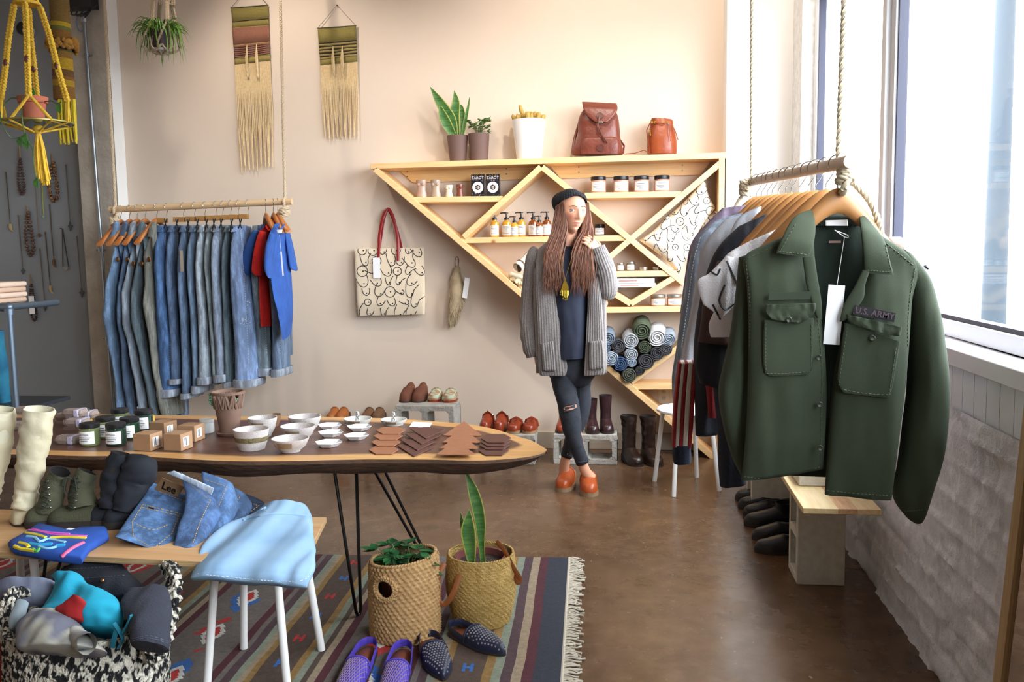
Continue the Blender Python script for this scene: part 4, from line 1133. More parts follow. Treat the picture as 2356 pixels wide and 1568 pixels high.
MB().lathe([(.018, 0), (.021, 0), (.021, .002), (.018, .002), (.018, 0)], PY(1380, 266, TY-.094), n=28, rot=rotx(radians(78))).build('embossed_ring', mat('dark strap leather', '5a2a1e'), bpk)
MB().lathe([(.018, 0), (.0205, 0), (.0205, .002), (.018, .002), (.018, 0)], PY(1381, 340, TY-.109), n=28, rot=rotx(radians(90)), sx=1.15).build('embossed_ring', mat('dark strap leather', '5a2a1e'), bpk)
MB().obox(PY(1382, 281, TY-.108), (.026, .006, .01)).build('buckle', mat('brushed nickel', 'b8b4aa', metal=1, rough=.3), bpk, bevel=.002)
MB().tube([PY(1317, 350, TY+.02), PY(1322, 318, TY+.06), PY(1332, 285, TY+.07), PY(1345, 262, TY+.05)], .009, 8, flat=.4).build('shoulder_strap', m_lea, bpk)
MB().tube([PY(1424, 318, TY+.02), PY(1436, 335, TY+.03), PY(1434, 352, TY+.02)], .011, 8, flat=.5).build('shoulder_strap', m_lea, bpk)
m_lea2 = mat('orange brown leather', '9c4a22', rough=.38, col2='86391a', nscale=14, bump=.3, bscale=40, bdist=.005)
c = on('top', 1522, TY)
bb = empty('leather_bucket_bag', c, 'orange-brown leather drawstring bucket bag on the shelf', 'bag')
MB().slab([((1491, 355), (1556, 355)), ((1489, 345), (1557, 344)), ((1490, 318), (1556, 318)), ((1495, 292), (1550, 292)), ((1496, 280), (1549, 280)), ((1499, 272), (1546, 275))], TY, [.07, .075, .07, .055, .05, .045], n=16, sub=5, p=2.2, wr=.006, wf=(40, 6), seed=8).build('bag_body', m_lea2, bb, smooth=60)
g = mat('brass', 'c9a24a', metal=1, rough=.3)
mb = MB()
for px in (1500, 1507, 1525, 1537): mb.lathe([(.004, 0), (.0075, 0), (.0075, .002), (.004, .002), (.004, 0)], PY(px, 281, TY-.056), n=14, rot=rotx(radians(90)))
mb.build('eyelets', g, bb)
MB().tube([PY(1507, 281, TY-.06), PY(1522, 284, TY-.066), PY(1537, 281, TY-.06)], .003, 6).tube([PY(1540, 281, TY-.06), PY(1541, 300, TY-.075), PY(1543, 325, TY-.078)], .003, 6).tube([PY(1543, 283, TY-.06), PY(1553, 300, TY-.06), PY(1560, 322, TY-.05)], .003, 6).build('drawstring', m_lea2, bb)
MB().tube([PY(1496, 282, TY-.02), PY(1488, 300, TY-.03), PY(1492, 330, TY-.05), PY(1494, 352, TY-.06)], .007, 8, flat=.4).tube([PY(1496, 354, TY-.06), PY(1482, 345, TY-.06), PY(1462, 352, TY-.05), PY(1436, 354, TY-.04), PY(1432, 351, TY)], .006, 8, flat=.4).build('shoulder_strap', m_lea2, bb)
MB().tube([PY(1495, 300, TY-.05), PY(1497, 312, TY-.06)], .004, 8).build('clasp', g, bb)
# ================================================================ TOTE, FUR TAIL, WOVEN HANGINGS ON THE BACK WALL
HY = BY-.05
tt = empty('canvas_tote_bag', PY(897, 725, HY), 'cream canvas tote with black line drawings and red handles', 'bag')
o = MB().slab([((816, 572), (976, 569)), ((818, 610), (977, 610)), ((821, 660), (978, 660)), ((823, 700), (978, 698)), ((825, 726), (977, 722))], HY, [.012, .024, .03, .028, .014], n=22, sub=6, p=8, wr=.004, wf=(9, 9), seed=2).build('bag_body', mat('tote canvas', 'dfcdb2', rough=.85, bump=.25, bscale=260, bdist=.003), tt, smooth=60)
doodles(o, (822, 576, 974, 722), tt, 11, 25, 11, .0027)
m_redl = mat('red leather', '8a1c1c', rough=.35)
m_redf = mat('red leather', '8a1c1c')
hs = smoothpath([PY(870, 600, HY-.034), PY(872, 572, HY-.03), PY(873, 540, HY-.02), PY(881, 500, HY-.015), PY(892, 480, HY), PY(904, 498, HY-.005), PY(914, 540, HY-.02), PY(916, 572, HY-.03), PY(916, 600, HY-.034)], 5)
MB().tube(hs, .010, 8, flat=.22, upv=(0, 1, 0)).build('handle', m_redl, tt)
hs = smoothpath([PY(872, 572, HY+.02), PY(878, 535, HY+.015), PY(884, 500, HY+.015), PY(893, 482, HY+.01), PY(906, 508, HY+.015), PY(918, 545, HY+.015), PY(924, 572, HY+.02)], 5)
MB().tube(hs, .010, 8, flat=.22, upv=(0, 1, 0)).build('handle', m_redl, tt)
MB().tube([PY(892, 481, HY), PY(892, 481, BY)], .003, 8).build('wall_hook', m_iron, tt)
tagcard(PY(866.5, 616, HY-.04), .050, .137, tt, stringto=PY(868, 575, HY-.035))
ft_ = empty('fur_tail', PY(1050, 745, BY-.05), 'cream and grey fur tail hanging on the wall with white tag', 'fur tail')
cp = [PY(1052, 612, BY-.04), PY(1050, 640, BY-.045), PY(1052, 670, BY-.05), PY(1048, 700, BY-.05), PY(1043, 725, BY-.045), PY(1039, 744, BY-.04)]
rr = [.012, .042, .060, .054, .036, .006]
cs = smoothpath(cp, 5); rs = [rr[min(5, i//5)]+(rr[min(5, i//5+1)]-rr[min(5, i//5)])*((i % 5)/5) for i in range(len(cs))]
m_fur = mat('cream fur', 'c4b091', rough=.95, col2='9c8869', nscale=12)
MB().tube(cs, [a*.8 for a in rs], 14).build('pelt', m_fur, ft_, smooth=80)
mb = MB(); rn = random.Random(9)
for k in range(1500):
 i = rn.randrange(1, len(cs)-1); a = rn.uniform(0, 2*pi); c0 = cs[i]; R = rs[i]*.78
 q = c0+V(cos(a)*R, sin(a)*R*.8, rn.uniform(-.01, .01)); d = V(cos(a)*.45, sin(a)*.35, -1).normalized()*rn.uniform(.018, .042)
 if q.y > BY-.004: continue
 mb.tube([q, q+d*.6+V(rn.uniform(-.003, .003), 0, 0), q+d+V(cos(a)*-.003, 0, -.002)], [.0022, .0016, .0003], 3, cap=False)
mb.build('fur_hair', m_fur, ft_, kind='stuff')
MB().tube(smoothpath([PY(1050, 622, BY-.03), PY(1047, 600, BY-.02), PY(1052, 590, BY-.008), PY(1056, 600, BY-.02), PY(1053, 622, BY-.03)], 5), .0018, 6).build('hanging_loop', mat('leather loop', '6b4a34'), ft_)
tagcard(PY(1072, 662, BY-.09), .034, .135, ft_, tilt=.17, stringto=PY(1062, 632, BY-.07))
def hanging(tl, tr, bl_, br_, stripes, fr_y, apex, label, seed, tass, m2=None):
 y = BY-.015; t = empty('woven_wall_hanging', PY((bl_[0]+br_[0])/2, fr_y, y), label, 'wall hanging', 'fringed woven wall hangings')
 A, B_, C_, D_ = PY(*tl, y), PY(*tr, y), PY(*bl_, y), PY(*br_, y)
 ms = {}
 vs = []; fs = []; mi = []; mm_ = []
 NC = 16
 for k, (u0, u1, cc) in enumerate(stripes):
  if cc not in ms: ms[cc] = len(mm_); mm_.append(mat('woven yarn '+cc, cc, rough=.95, bump=.7, bscale=300, stretch=(1, 1, 5), bdist=.004, col2='%02x%02x%02x' % tuple(int(int(cc[i:i+2], 16)*.82) for i in (0, 2, 4)), nscale=80))
  for j, u in enumerate((u0, u1)):
   for i in range(NC+1):
    s = i/NC; p = A.lerp(C_, u).lerp(B_.lerp(D_, u), s)
    w = .0025*sin(s*3.1+u*9)+.004*nz(s*3, u*12, seed)
    vs.append(p+V(0, w, .003*nz(s*5, u*20, seed)))
  b0 = k*2*(NC+1)
  for i in range(NC): fs.append((b0+i, b0+i+1, b0+NC+2+i, b0+NC+1+i)); mi.append(ms[cc])
 me = bpy.data.meshes.new('woven_panel'); L = t.location
 me.from_pydata([tuple(v-L) for v in vs], [], fs)
 for q in mm_: me.materials.append(q)
 for p, a in zip(me.polygons, mi): p.material_index = a
 me.shade_smooth()
 o = bpy.data.objects.new('woven_panel', me); COL.objects.link(o); o.parent = t
 sd = o.modifiers.new('s', 'SOLIDIFY'); sd.thickness = .005; sd.offset = 0
 m_y = mat('natural yarn', 'e6cfa4', rough=.95, col2='d0b384', nscale=60)
 mb = MB(); rn = random.Random(seed); n = 62; E0 = PY(bl_[0]+10, fr_y, y);
 bend = [(rn.random()) for _ in range(9)]
 for k in range(n):
  s = (k+.5)/n; p = C_.lerp(D_, s)
  gx = round(s*8)/8; e = p.lerp(C_.lerp(D_, gx), .75); wd = (D_.x-C_.x)
  e = V(lerp(e.x, (C_.x+D_.x)/2+.012, .10), e.y+rn.uniform(-.006, .004), PY(bl_[0], fr_y, y).z+rn.uniform(-.02, .03)+.02*s)
  mid = p.lerp(V(p.x, p.y, e.z), .5)
  mb.tube(smoothpath([p, p.lerp(mid, .5), mid+V(rn.uniform(-.003, .003), rn.uniform(-.003, .003), 0), V(lerp(p.x, e.x, .6), e.y, lerp(p.z, e.z, .8)), e], 3), .0021, 4)
 mb.build('fringe', m_y, t)['kind'] = 'stuff'
 for (px, py, L_) in tass:
  mb = MB(); p0 = PY(px, py, y-.012)
  for k in range(20):
   a = rn.uniform(0, 6.28); R = rn.uniform(.004, .016)
   mb.tube([p0, p0+V(cos(a)*R*.8, -abs(sin(a))*R-.004, -L_*.4), p0+V(cos(a)*R*.6+rn.uniform(-.004, .004), -abs(sin(a))*R*.8, -L_*rn.uniform(.8, 1.05))], .0022, 4)
  mb.build('tassel', m_y, t)
 MB().tube([A+V(-.004, -.003, 0), B_+V(.004, -.003, 0)], .0025, 8).build('hanging_rod', mat('thin grey wire', '6a6660', metal=.6), t)
 ap = PY(*apex, BY-.01)
 MB().tube([A, ap, B_], .0016, 6).tube([ap+V(0, -.006, 0), ap+V(0, .01, 0)], .004, 8).build('hanging_cord', mat('thin grey wire', '6a6660'), t)
ol, pk, bk, tn = 'a08f4c', 'a86f58', '35251f', 'b09a58'
hanging((532, 18), (617, 12), (540, 149), (622, 139), [(0, .24, ol), (.24, .255, bk), (.255, .355, ol), (.355, .365, 'c8a860'), (.365, .655, pk), (.655, .668, 'c8a860'), (.668, .70, pk)] +
  [z for k in range(6) for z in ((.70+k*.035, .713+k*.035, bk), (.713+k*.035, .735+k*.035, pk if k < 5 else ol))] + [(.91, 1.0, tn)], 392, (575, -34),
  'longer woven hanging with pink band and long cream fringe', 21, [(568, 103, .21), (590, 101, .22)])
hanging((731, 65), (819, 59), (737, 151), (822, 141), [(0, .40, ol)] + [z for k in range(5) for z in ((.40+k*.088, .435+k*.088, bk), (.435+k*.088, .488+k*.088, tn))] + [(.84, .85, '6a3a2a'), (.85, 1.0, ol)], 322, (775, 12),
  'shorter olive woven hanging with black stripes beside the rope', 22, [(766, 107, .19), (787, 106, .20)])
# ================================================================ WOMAN
m_skin = mat('skin', 'd89f80', rough=.5, sss=.08)
m_hair = mat('brown hair', '4c2c1e', rough=.5, col2='835238', nscale=14, stretch=(6, 6, .6))
m_knit = mat('grey knit wool', '736c69', rough=.95, col2='948d8a', nscale=160, bump=.7, bscale=220, bdist=.004)
m_nav = mat('dark navy cotton', '1d2132', rough=.85, bump=.2, bscale=500, bdist=.002, col2='242a3c', nscale=20)
m_blk = mat('faded black denim', '24272f', rough=.85, col2='333740', nscale=26, bump=.3, bscale=240)
m_hat = mat('black wool', '15171c', rough=.95, bump=.7, bscale=120, bdist=.006)
m_clogl = mat('orange brown clog leather', 'b0501f', rough=.35, col2='9c421a', nscale=18)
m_clogw = mat('clog wood sole', '8e7458', rough=.6)
fA = PZ(1357, 1142); fB = PZ(1293, 1131)
WO = empty('woman', ((fA.x+fB.x)/2, (fA.y+fB.y)/2+.08, 0), 'woman in black beanie, grey cardigan, navy top and ripped black jeans standing by the shelf', 'person')
def W3(px, py, y=4.9): return PY(px, py, y)
# ---- head
HC = W3(1315, 487, 4.86); YAW_ = radians(29); HR = rotz(YAW_) @ roty(radians(3)) @ rotx(radians(-2))
def g(x, s): return exp(-(x/s)**2)
def headpt(th, ph):
 x, y, z = sin(th)*sin(ph), -sin(th)*cos(ph), cos(th)     # ph=0 faces -y
 X, Y, Z = x*.073, y*.092, z*.120
 t = max(0, (-Z-.005)/.11)
 X *= 1-.42*t**1.2
 if Y > 0: Y *= 1-.35*t
 else: Y *= 1-.10*t
 f = max(0, -y)   # front weight
 fr = min(1, f*1.6)
 D = 0
 for sx in (-1, 1):
  D -= .0085*g(X-sx*.030, .017)*g(Z-.001, .012)
  D += .0040*g(X-sx*.040, .018)*g(Z+.030, .018)
  D += .0028*g(X-sx*.026, .022)*g(Z-.023, .010)
  D += .0045*g(X-sx*.0115, .006)*g(Z+.041, .0075)      # nostril wings
 n_ = 0
 if -.050 < Z < .026:
  q = (.018-Z)/.056
  n_ = (.004+.019*max(0, min(1, q))**1.25)
  if Z < -.038: n_ *= max(0, (Z+.050)/.012)**.7
  if Z > .012: n_ *= max(0, (.026-Z)/.014)
 D += n_*g(X, .0075+.003*max(0, -Z*16))
 D += .0052*g(X, .021)*g(Z+.0625, .0052) + .0062*g(X, .017)*g(Z+.0745, .0058) - .0045*g(X, .022)*g(Z+.0685, .0018)
 D -= .003*g(X, .02)*g(Z+.086, .006)
 D += .010*g(X, .022)*g(Z+.104, .016)
 Y -= D*fr
 return V(X, Y, Z)
body = MB(); NN, MM = 120, 110
rg = []
for j in range(MM+1):
 th = .02+(pi-.04)*j/MM
 rg.append([HC+HR @ headpt(th, 2*pi*k/NN) for k in range(NN)])
body.rings(rg)
for sx in (-1, 1): body.ball(HC+HR @ V(sx*.073, .008, -.004), .03, sc=(.3, .6, 1.05))
# ---- neck and torso
nb = W3(1302, 566, 4.90)
body.tube(smoothpath([HC+HR @ V(0, .03, -.05), W3(1306, 545, 4.89), nb, W3(1300, 590, 4.92)], 4), [.052, .052, .051, .050, .05, .05, .052, .055, .06, .065, .08, .09, .1][:13], 24)
def eball(c, r, sc): body.ball(c, r, 24, 16, sc)
tor = [(1302, 585, .09, .07), (1303, 600, .16, .09), (1303, 640, .17, .10), (1304, 700, .145, .095), (1306, 760, .14, .09), (1308, 800, .13, .09), (1310, 840, .12, .08)]
rg = []
for px, py, a, b_ in tor:
 c = W3(px, py, 4.93); rg.append([c+V(cos(2*pi*k/28)*a, sin(2*pi*k/28)*b_, 0) for k in range(28)])
body.rings(rg)
def limb(pts, rs, mb=None):
 P_ = smoothpath(pts, 6); n = len(P_); R = []
 for i in range(n):
  x = i/(n-1)*(len(rs)-1); k = min(int(x), len(rs)-2); R.append(lerp(rs[k], rs[k+1], x-k))
 (mb or body).tube(P_, R, 20)
SHL = W3(1238, 592, 4.93); ELL = W3(1222, 705, 4.97); WRL = W3(1232, 800, 4.89)
SHR = W3(1368, 598, 4.93); ELR = W3(1396, 684, 4.86); WRR = W3(1380, 588, 4.80)
limb([SHL, ELL, WRL], [.05, .045, .038, .04, .034, .026]); limb([SHR, ELR], [.05, .045, .04]); limb([ELR, WRR], [.04, .038, .026])
hpA, knA, anA = W3(1295, 835, 4.93), W3(1310, 940, 4.86), W3(1340, 1066, 4.90)
hpB, knB, anB = W3(1335, 835, 4.96), W3(1336, 940, 4.98), W3(1302, 1052, 5.0)
TA = V(fA.x+.0, fA.y+.12, .07); TB = V(fB.x+.005, fB.y+.13, .07)
limb([hpA, knA, anA, TA], [.065, .05, .042, .038, .028, .030, .034]); limb([hpB, knB, anB, TB], [.065, .05, .042, .038, .028, .030, .034])
def hand(wr, d, nrm, curl, S=1.0, thumb=1):
 """palm and five fingers. d: pointing direction, nrm: back of the hand, thumb side = cross*thumb"""
 d = d.normalized(); nrm = (nrm-d*nrm.dot(d)).normalized(); s = d.cross(nrm).normalized()*thumb
 pl = .085*S
 rg = []
 for q, hw, ht in ((0, .024, .018), (.3, .033, .017), (.65, .040, .014), (1.0, .041, .011), (1.08, .036, .008)):
  c = wr+d*(pl*q); rg.append([c+s*(cos(2*pi*k/16)*hw*S)+nrm*(sin(2*pi*k/16)*ht*S) for k in range(16)])
 body.rings(rg)
 L = [.074, .083, .077, .060]
 for i in range(4):
  off = (1.5-i)*.0195*S; base = wr+d*(pl*.98)+s*off
  a = 0; p = base-d*.012; pts = [p]; fan = s*((1.5-i)*.05)
  dd = (d+fan).normalized()
  for sgm, fr_ in enumerate((.45, .3, .25)):
   a += curl*(.55 if sgm == 0 else .9)*(1+.08*i)
   v = dd*cos(a)-nrm*sin(a); p = p+v*(L[i]*S*fr_+(.012 if sgm == 0 else 0)); pts.append(p)
  body.tube(smoothpath(pts, 4), [.0088*S]*5+[.0082*S]*3+[.0078*S]*3+[.0072*S, .005*S], 10)
 b0 = wr+d*(pl*.22)+s*.026*S; v = (d*.55+s*.75-nrm*.35).normalized()
 p1 = b0+v*.035*S; p2 = p1+(d*.85+s*.35-nrm*.45).normalized()*.03*S; p3 = p2+(d*.95-nrm*.5).normalized()*.024*S
 body.tube(smoothpath([b0-v*.012, p1, p2, p3], 4), [.013*S, .0125*S, .012*S, .0115*S, .011*S, .0105*S, .010*S, .0098*S, .0095*S, .009*S, .0085*S, .0075*S, .0055*S], 10)
hand(WRL+V(.005, -.005, -.005), V(.05, -.1, -1), V(-1, -.25, 0), .35, .95, thumb=-1)
hand(WRR+V(0, -.005, .01), V(-.55, -.15, .75), V(.5, -.8, .45), .5, .85, thumb=1)
bo = body.build('body', m_skin, WO, smooth=180)
rm = bo.modifiers.new('remesh', 'REMESH'); rm.mode = 'VOXEL'; rm.voxel_size = .0032; rm.use_smooth_shade = True
sm = bo.modifiers.new('smooth', 'SMOOTH'); sm.factor = .5; sm.iterations = 2
n, l, b = nodes_of(m_skin)
tc = n.new('ShaderNodeTexCoord')
def blob(world, rx, ry, rz, soft, colr, prev):
 mp = n.new('ShaderNodeMapping'); mp.vector_type = 'TEXTURE'
 mp.inputs['Location'].default_value = world-WO.location; mp.inputs['Rotation'].default_value = HR.to_euler(); mp.inputs['Scale'].default_value = (rx, ry, rz)
 l.new(tc.outputs['Object'], mp.inputs[0])
 ln = n.new('ShaderNodeVectorMath'); ln.operation = 'LENGTH'; l.new(mp.outputs[0], ln.inputs[0])
 r = n.new('ShaderNodeMapRange'); r.inputs[1].default_value = 1+soft; r.inputs[2].default_value = 1-soft; l.new(ln.outputs['Value'], r.inputs[0])
 return mix(n, l, r.outputs[0], prev, colr)
base = n.new('ShaderNodeRGB'); base.outputs[0].default_value = rgb('d89f80')
c = base.outputs[0]
for sx in (-1, 1): c = blob(HC+HR @ V(sx*.038, -.07, -.034), .022, .03, .02, .9, 'c47e62', c)
c = blob(HC+HR @ V(0, -.088, -.0635), .022, .03, .0052, .25, 'b0605a', c)
c = blob(HC+HR @ V(0, -.088, -.0732), .018, .03, .0058, .25, 'bd6a62', c)
l.new(c, b.inputs['Base Color'])
m_eye = mat('eye white', 'e6e0da', rough=.15, coat=.5); m_iris = mat('blue grey iris', '4a5a62', rough=.2); m_pup = mat('pupil', '060606', rough=.1)
for sx, nm in ((-1, 'eye'), (1, 'eye')):
 ec = HC+HR @ V(sx*.030, -.0675, .0005)
 e = MB().ball(ec, .0132, 20, 14).build('eyeball', m_eye, WO, smooth=180)
 ld = (V(0, 0, 1.35)-ec); ld.x += .3; ld = (ld.normalized()+V(.05, 0, 0)).normalized()
 q = ld.to_track_quat('Z', 'Y').to_matrix()
 MB().lathe([(0, .0003), (.0064, 0), (.0064, -.0006), (0, -.0006)], ec+ld*.0126, n=18, rot=q).build('iris', m_iris, e)
 MB().lathe([(0, .0004), (.0024, 0), (0, -.0003)], ec+ld*.0131, n=14, rot=q).build('pupil', m_pup, e)
 for up in (1, -1):
  vs = []; fs = []; A_, B_ = 12, 6
  for i in range(A_+1):
   az = -1.25+2.5*i/A_
   lo = (.40 if up > 0 else -.46)*cos(az*1.1)**.8 if abs(az) < 1.3 else 0
   for j in range(B_+1):
    el = lo+(up*1.3-lo)*j/B_; r = .0144
    p = V(sin(az)*cos(el)*r, -cos(az)*cos(el)*r, sin(el)*r); vs.append(ec+HR @ p)
  for i in range(A_):
   for j in range(B_): a = i*(B_+1)+j; fs.append((a, a+1, a+B_+2, a+B_+1))
  ey = MB().add(vs, fs).build('eyelid', m_skin2 if 'm_skin2' in globals() else globals().setdefault('m_skin2', mat('eyelid skin', 'bb8064', rough=.5)), WO, smooth=180, solid=.0008)
  if up > 0:
   MB().tube([vs[i*(B_+1)]*1+HR @ V(0, -.0006, 0) for i in range(A_+1)], .0008, 5).build('lashes', m_pup, ey)
 br = [HC+HR @ V(sx*x, y, z) for x, y, z in ((.013, -.0945, .0185), (.026, -.0925, .0235), (.038, -.084, .023), (.047, -.0755, .017))]
 MB().tube(smoothpath(br, 4), [.0014, .002, .0024, .0026, .0026, .0026, .0025, .0024, .0022, .002, .0016, .001, .0006], 6, flat=.8).build('eyebrow', mat('brow hair', '6a4430', rough=.8), WO)
# ---- jeans
jm = MB()
limb([W3(1305, 790, 4.92), W3(1297, 870, 4.90), W3(1309, 938, 4.855), W3(1319, 1000, 4.86), W3(1340, 1064, 4.895)], [.095, .082, .062, .058, .054, .04, .035], jm)
limb([W3(1325, 790, 4.96), W3(1333, 870, 4.97), W3(1337, 938, 4.985), W3(1318, 1000, 4.985), W3(1303, 1049, 5.0)], [.095, .08, .056, .052, .048, .036, .032], jm)
jm.rings([[W3(x, y, 4.93)+V(cos(2*pi*k/28)*a, sin(2*pi*k/28)*b2, 0) for k in range(28)] for x, y, a, b2 in ((1314, 790, .135, .1), (1315, 825, .15, .108), (1316, 860, .135, .10), (1316, 885, .09, .07))])
for k in range(len(jm.v)):
 p = jm.v[k]; f_ = nz(p.x*18, p.y*18, p.z*22)*.005; jm.v[k] = p+V(f_, -f_, 0)
jo = jm.build('jeans', m_blk, WO, smooth=180)
bvj = bvh_of(jo)
rip = []
for px, py in ((1296, 938), (1303, 934), (1314, 932), (1326, 929), (1327, 936), (1318, 941), (1306, 944), (1298, 943)):
 rip.append(on_surf(bvj, px, py, .003) or W3(px, py, 4.79))
cen = sum(rip, V(0, 0, 0))/len(rip)+V(0, -.003, 0)
MB().add(rip+[cen], [(k, (k+1) % 8, 8) for k in range(8)]).build('knee_skin', m_skin2, WO, smooth=180)
ink(jo, [[(1294, 940), (1303, 932), (1315, 930), (1328, 927)], [(1296, 945), (1306, 946), (1320, 942), (1329, 938)]], .0028, m_blk, 'frayed_edge', WO, lift=.004)
ink(jo, [[(1336, 880), (1333, 930)], [(1291, 1020), (1294, 1000)], [(1338, 1061), (1328, 1064), (1352, 1060)]], .0012, mat('grey thread', '3e414a'), 'stitching', WO, lift=.001)
# ---- navy top
MB().slab([((1283, 566), (1332, 566)), ((1266, 590), (1346, 590)), ((1262, 640), (1352, 640)), ((1268, 700), (1352, 700)), ((1274, 760), (1354, 760)), ((1280, 822), (1350, 819))], [4.90, 4.90, 4.89, 4.89, 4.89, 4.89], [.055, .115, .125, .12, .12, .12], n=26, sub=6, p=2.4, wr=.007, wf=(20, 4), seed=5).build('navy_top', m_nav, WO, smooth=80)
# ---- cardigan
cg = MB(); RB = 60
def ribw(k, amp=.0022): return lambda u, t: amp*sin(u*k)
W_CARD = [
 ([((1238, 572), (1272, 560)), ((1232, 620), (1279, 610)), ((1234, 680), (1285, 670)), ((1237, 740), (1290, 730)), ((1238, 800), (1295, 800)), ((1240, 855), (1300, 858)), ((1248, 864), (1298, 864))], [4.87, 4.83, 4.81, 4.80, 4.80, 4.80, 4.80], [.03, .03, .025, .02, .02, .02, .012], 30),
 ([((1337, 562), (1372, 575)), ((1350, 620), (1378, 620)), ((1353, 680), (1384, 680)), ((1350, 740), (1388, 740)), ((1347, 800), (1391, 800)), ((1344, 858), (1393, 850)), ((1346, 864), (1388, 862))], [4.87, 4.83, 4.81, 4.80, 4.80, 4.80, 4.80], [.03, .03, .025, .02, .02, .02, .012], 24),
]
for st, Y_, T_, rk in W_CARD: cg.slab(st, Y_, T_, n=44, sub=5, p=3, wr=.006, wf=(14, 4), seed=1, wave=ribw(rk))
cg.slab([((1268, 556), (1338, 556)), ((1238, 575), (1368, 578)), ((1232, 640), (1382, 640)), ((1236, 720), (1388, 720)), ((1238, 800), (1391, 800)), ((1242, 862), (1390, 862))], [4.96, 4.98, 5.02, 5.02, 5.02, 5.02], [.03, .05, .04, .03, .03, .03], n=50, sub=5, p=3, wave=ribw(80))
for xs in ((1234, 1240), (1388, 1390)):
 cg.slab([(PY(xs[0], 600, 4.87), PY(xs[0], 600, 5.0)), (PY(xs[0]+0, 700, 4.82), PY(xs[0], 700, 5.02)), (PY(xs[1], 858, 4.81), PY(xs[1], 858, 5.02))], 0, [.018, .016, .014], vec=(1, 0, 0), n=20, sub=5, p=4, wave=ribw(24, .0015))
def sleeve(pts, rs, k=22):
 P_ = smoothpath(pts, 8); n = len(P_); N2 = 88; rg = []; prev = None
 for i, p in enumerate(P_):
  x = i/(n-1)*(len(rs)-1); q = min(int(x), len(rs)-2); r = lerp(rs[q], rs[q+1], x-q)
  t = (P_[min(i+1, n-1)]-P_[max(i-1, 0)]).normalized(); a = prev or V(1, 0, 0); u = (a-t*a.dot(t)).normalized(); w = t.cross(u); prev = u
  rg.append([p+u*cos(2*pi*j/N2)*(r+.0022*sin(j*2*pi*k/N2)+.006*nz(i*.35, j*.07, 3))+w*sin(2*pi*j/N2)*(r+.0022*sin(j*2*pi*k/N2)+.006*nz(i*.35, j*.07, 3)) for j in range(N2)])
 cg.rings(rg)
sleeve([W3(1246, 578, 4.92), W3(1234, 600, 4.92), W3(1225, 680, 4.93), W3(1222, 750, 4.90), W3(1226, 800, 4.88), W3(1230, 818, 4.88)], [.045, .058, .06, .058, .06, .056, .05, .04])
sleeve([W3(1362, 584, 4.92), W3(1376, 610, 4.92), W3(1388, 650, 4.89), W3(1393, 668, 4.86)], [.045, .056, .058, .056])
sleeve([W3(1396, 686, 4.855), W3(1398, 660, 4.84), W3(1392, 620, 4.82), W3(1383, 594, 4.80), W3(1374, 568, 4.795)], [.030, .052, .054, .052, .046, .038])
cg.slab([((1282, 560), (1262, 552)), ((1262, 575), (1234, 578)), ((1250, 600), (1226, 600))], [4.91, 4.92, 4.92], [.03, .05, .05], n=16, sub=4)
cg.slab([((1326, 560), (1345, 553)), ((1345, 575), (1372, 578)), ((1352, 600), (1378, 600))], [4.91, 4.92, 4.92], [.03, .05, .05], n=16, sub=4)
co = cg.build('cardigan', m_knit, WO, smooth=180)
pk_ = MB().slab([((1246, 790), (1272, 784)), ((1248, 820), (1276, 818)), ((1250, 852), (1278, 852))], 4.775, .009, n=30, sub=4, p=5, wave=ribw(16)).build('pocket', m_knit, WO, smooth=180)
pk_ = MB().slab([((1357, 785), (1386, 783)), ((1356, 815), (1389, 815)), ((1357, 850), (1389, 846))], 4.772, .009, n=30, sub=4, p=5, wave=ribw(16)).build('pocket', m_knit, WO, smooth=180)
MB().slab([((1296, 820), (1302, 820)), ((1296, 845), (1305, 845)), ((1296, 862), (1302, 862))], 4.80, .008, n=8, p=3).build('belt_end', m_knit, WO, smooth=180)
# ---- hair
hb = MB()
hb.slab([((1283, 478), (1300, 478)), ((1275, 520), (1296, 520)), ((1266, 560), (1292, 560)), ((1258, 600), (1290, 600)), ((1257, 630), (1288, 632)), ((1262, 655), (1280, 655))], [4.86, 4.86, 4.82, 4.80, 4.79, 4.78], [.05, .05, .04, .03, .022, .008], n=16, sub=5)
hb.slab([((1338, 476), (1353, 476)), ((1340, 505), (1357, 505)), ((1334, 540), (1360, 545)), ((1326, 575), (1362, 580)), ((1322, 615), (1360, 620)), ((1328, 655), (1350, 655))], [4.92, 4.91, 4.88, 4.82, 4.79, 4.78], [.03, .03, .035, .03, .022, .008], n=16, sub=5)
hb.slab([((1284, 470), (1346, 470)), ((1276, 520), (1352, 520)), ((1272, 570), (1350, 570))], [4.93, 4.96, 4.95], [.05, .04, .03], n=16, sub=5)
rn = random.Random(12)
def strand(p0, p1, p2, p3, y0, y1, y2, y3, r):
 wv = rn.uniform(0, 6.28); q_ = smoothpath([W3(*p0, y0), W3(*p1, y1), W3(*p2, y2), W3(*p3, y3)], 7)
 q_ = [p+V(.009*sin(i*.42+wv)*min(1, i/8), .004*cos(i*.37+wv)*min(1, i/8)-.002, 0) for i, p in enumerate(q_)]
 hb.tube(q_, [r*.7]*3+[r]*12+[r*.8, r*.7, r*.55, r*.4, r*.3, r*.2, r*.12], 4)
for k in range(210):
 a = rn.random(); j = lambda s: rn.uniform(-s, s)
 strand((lerp(1279, 1297, a)+j(1), lerp(476, 462, a)+j(2)), (lerp(1275, 1301, a)+j(3), 522+j(5)), (lerp(1256, 1292, a)+j(4), 595+j(8)), (lerp(1254, 1294, a)+j(8), rn.uniform(630, 682)), lerp(4.83, 4.79, a), lerp(4.80, 4.79, a), 4.765, 4.75, rn.uniform(.0022, .0045))
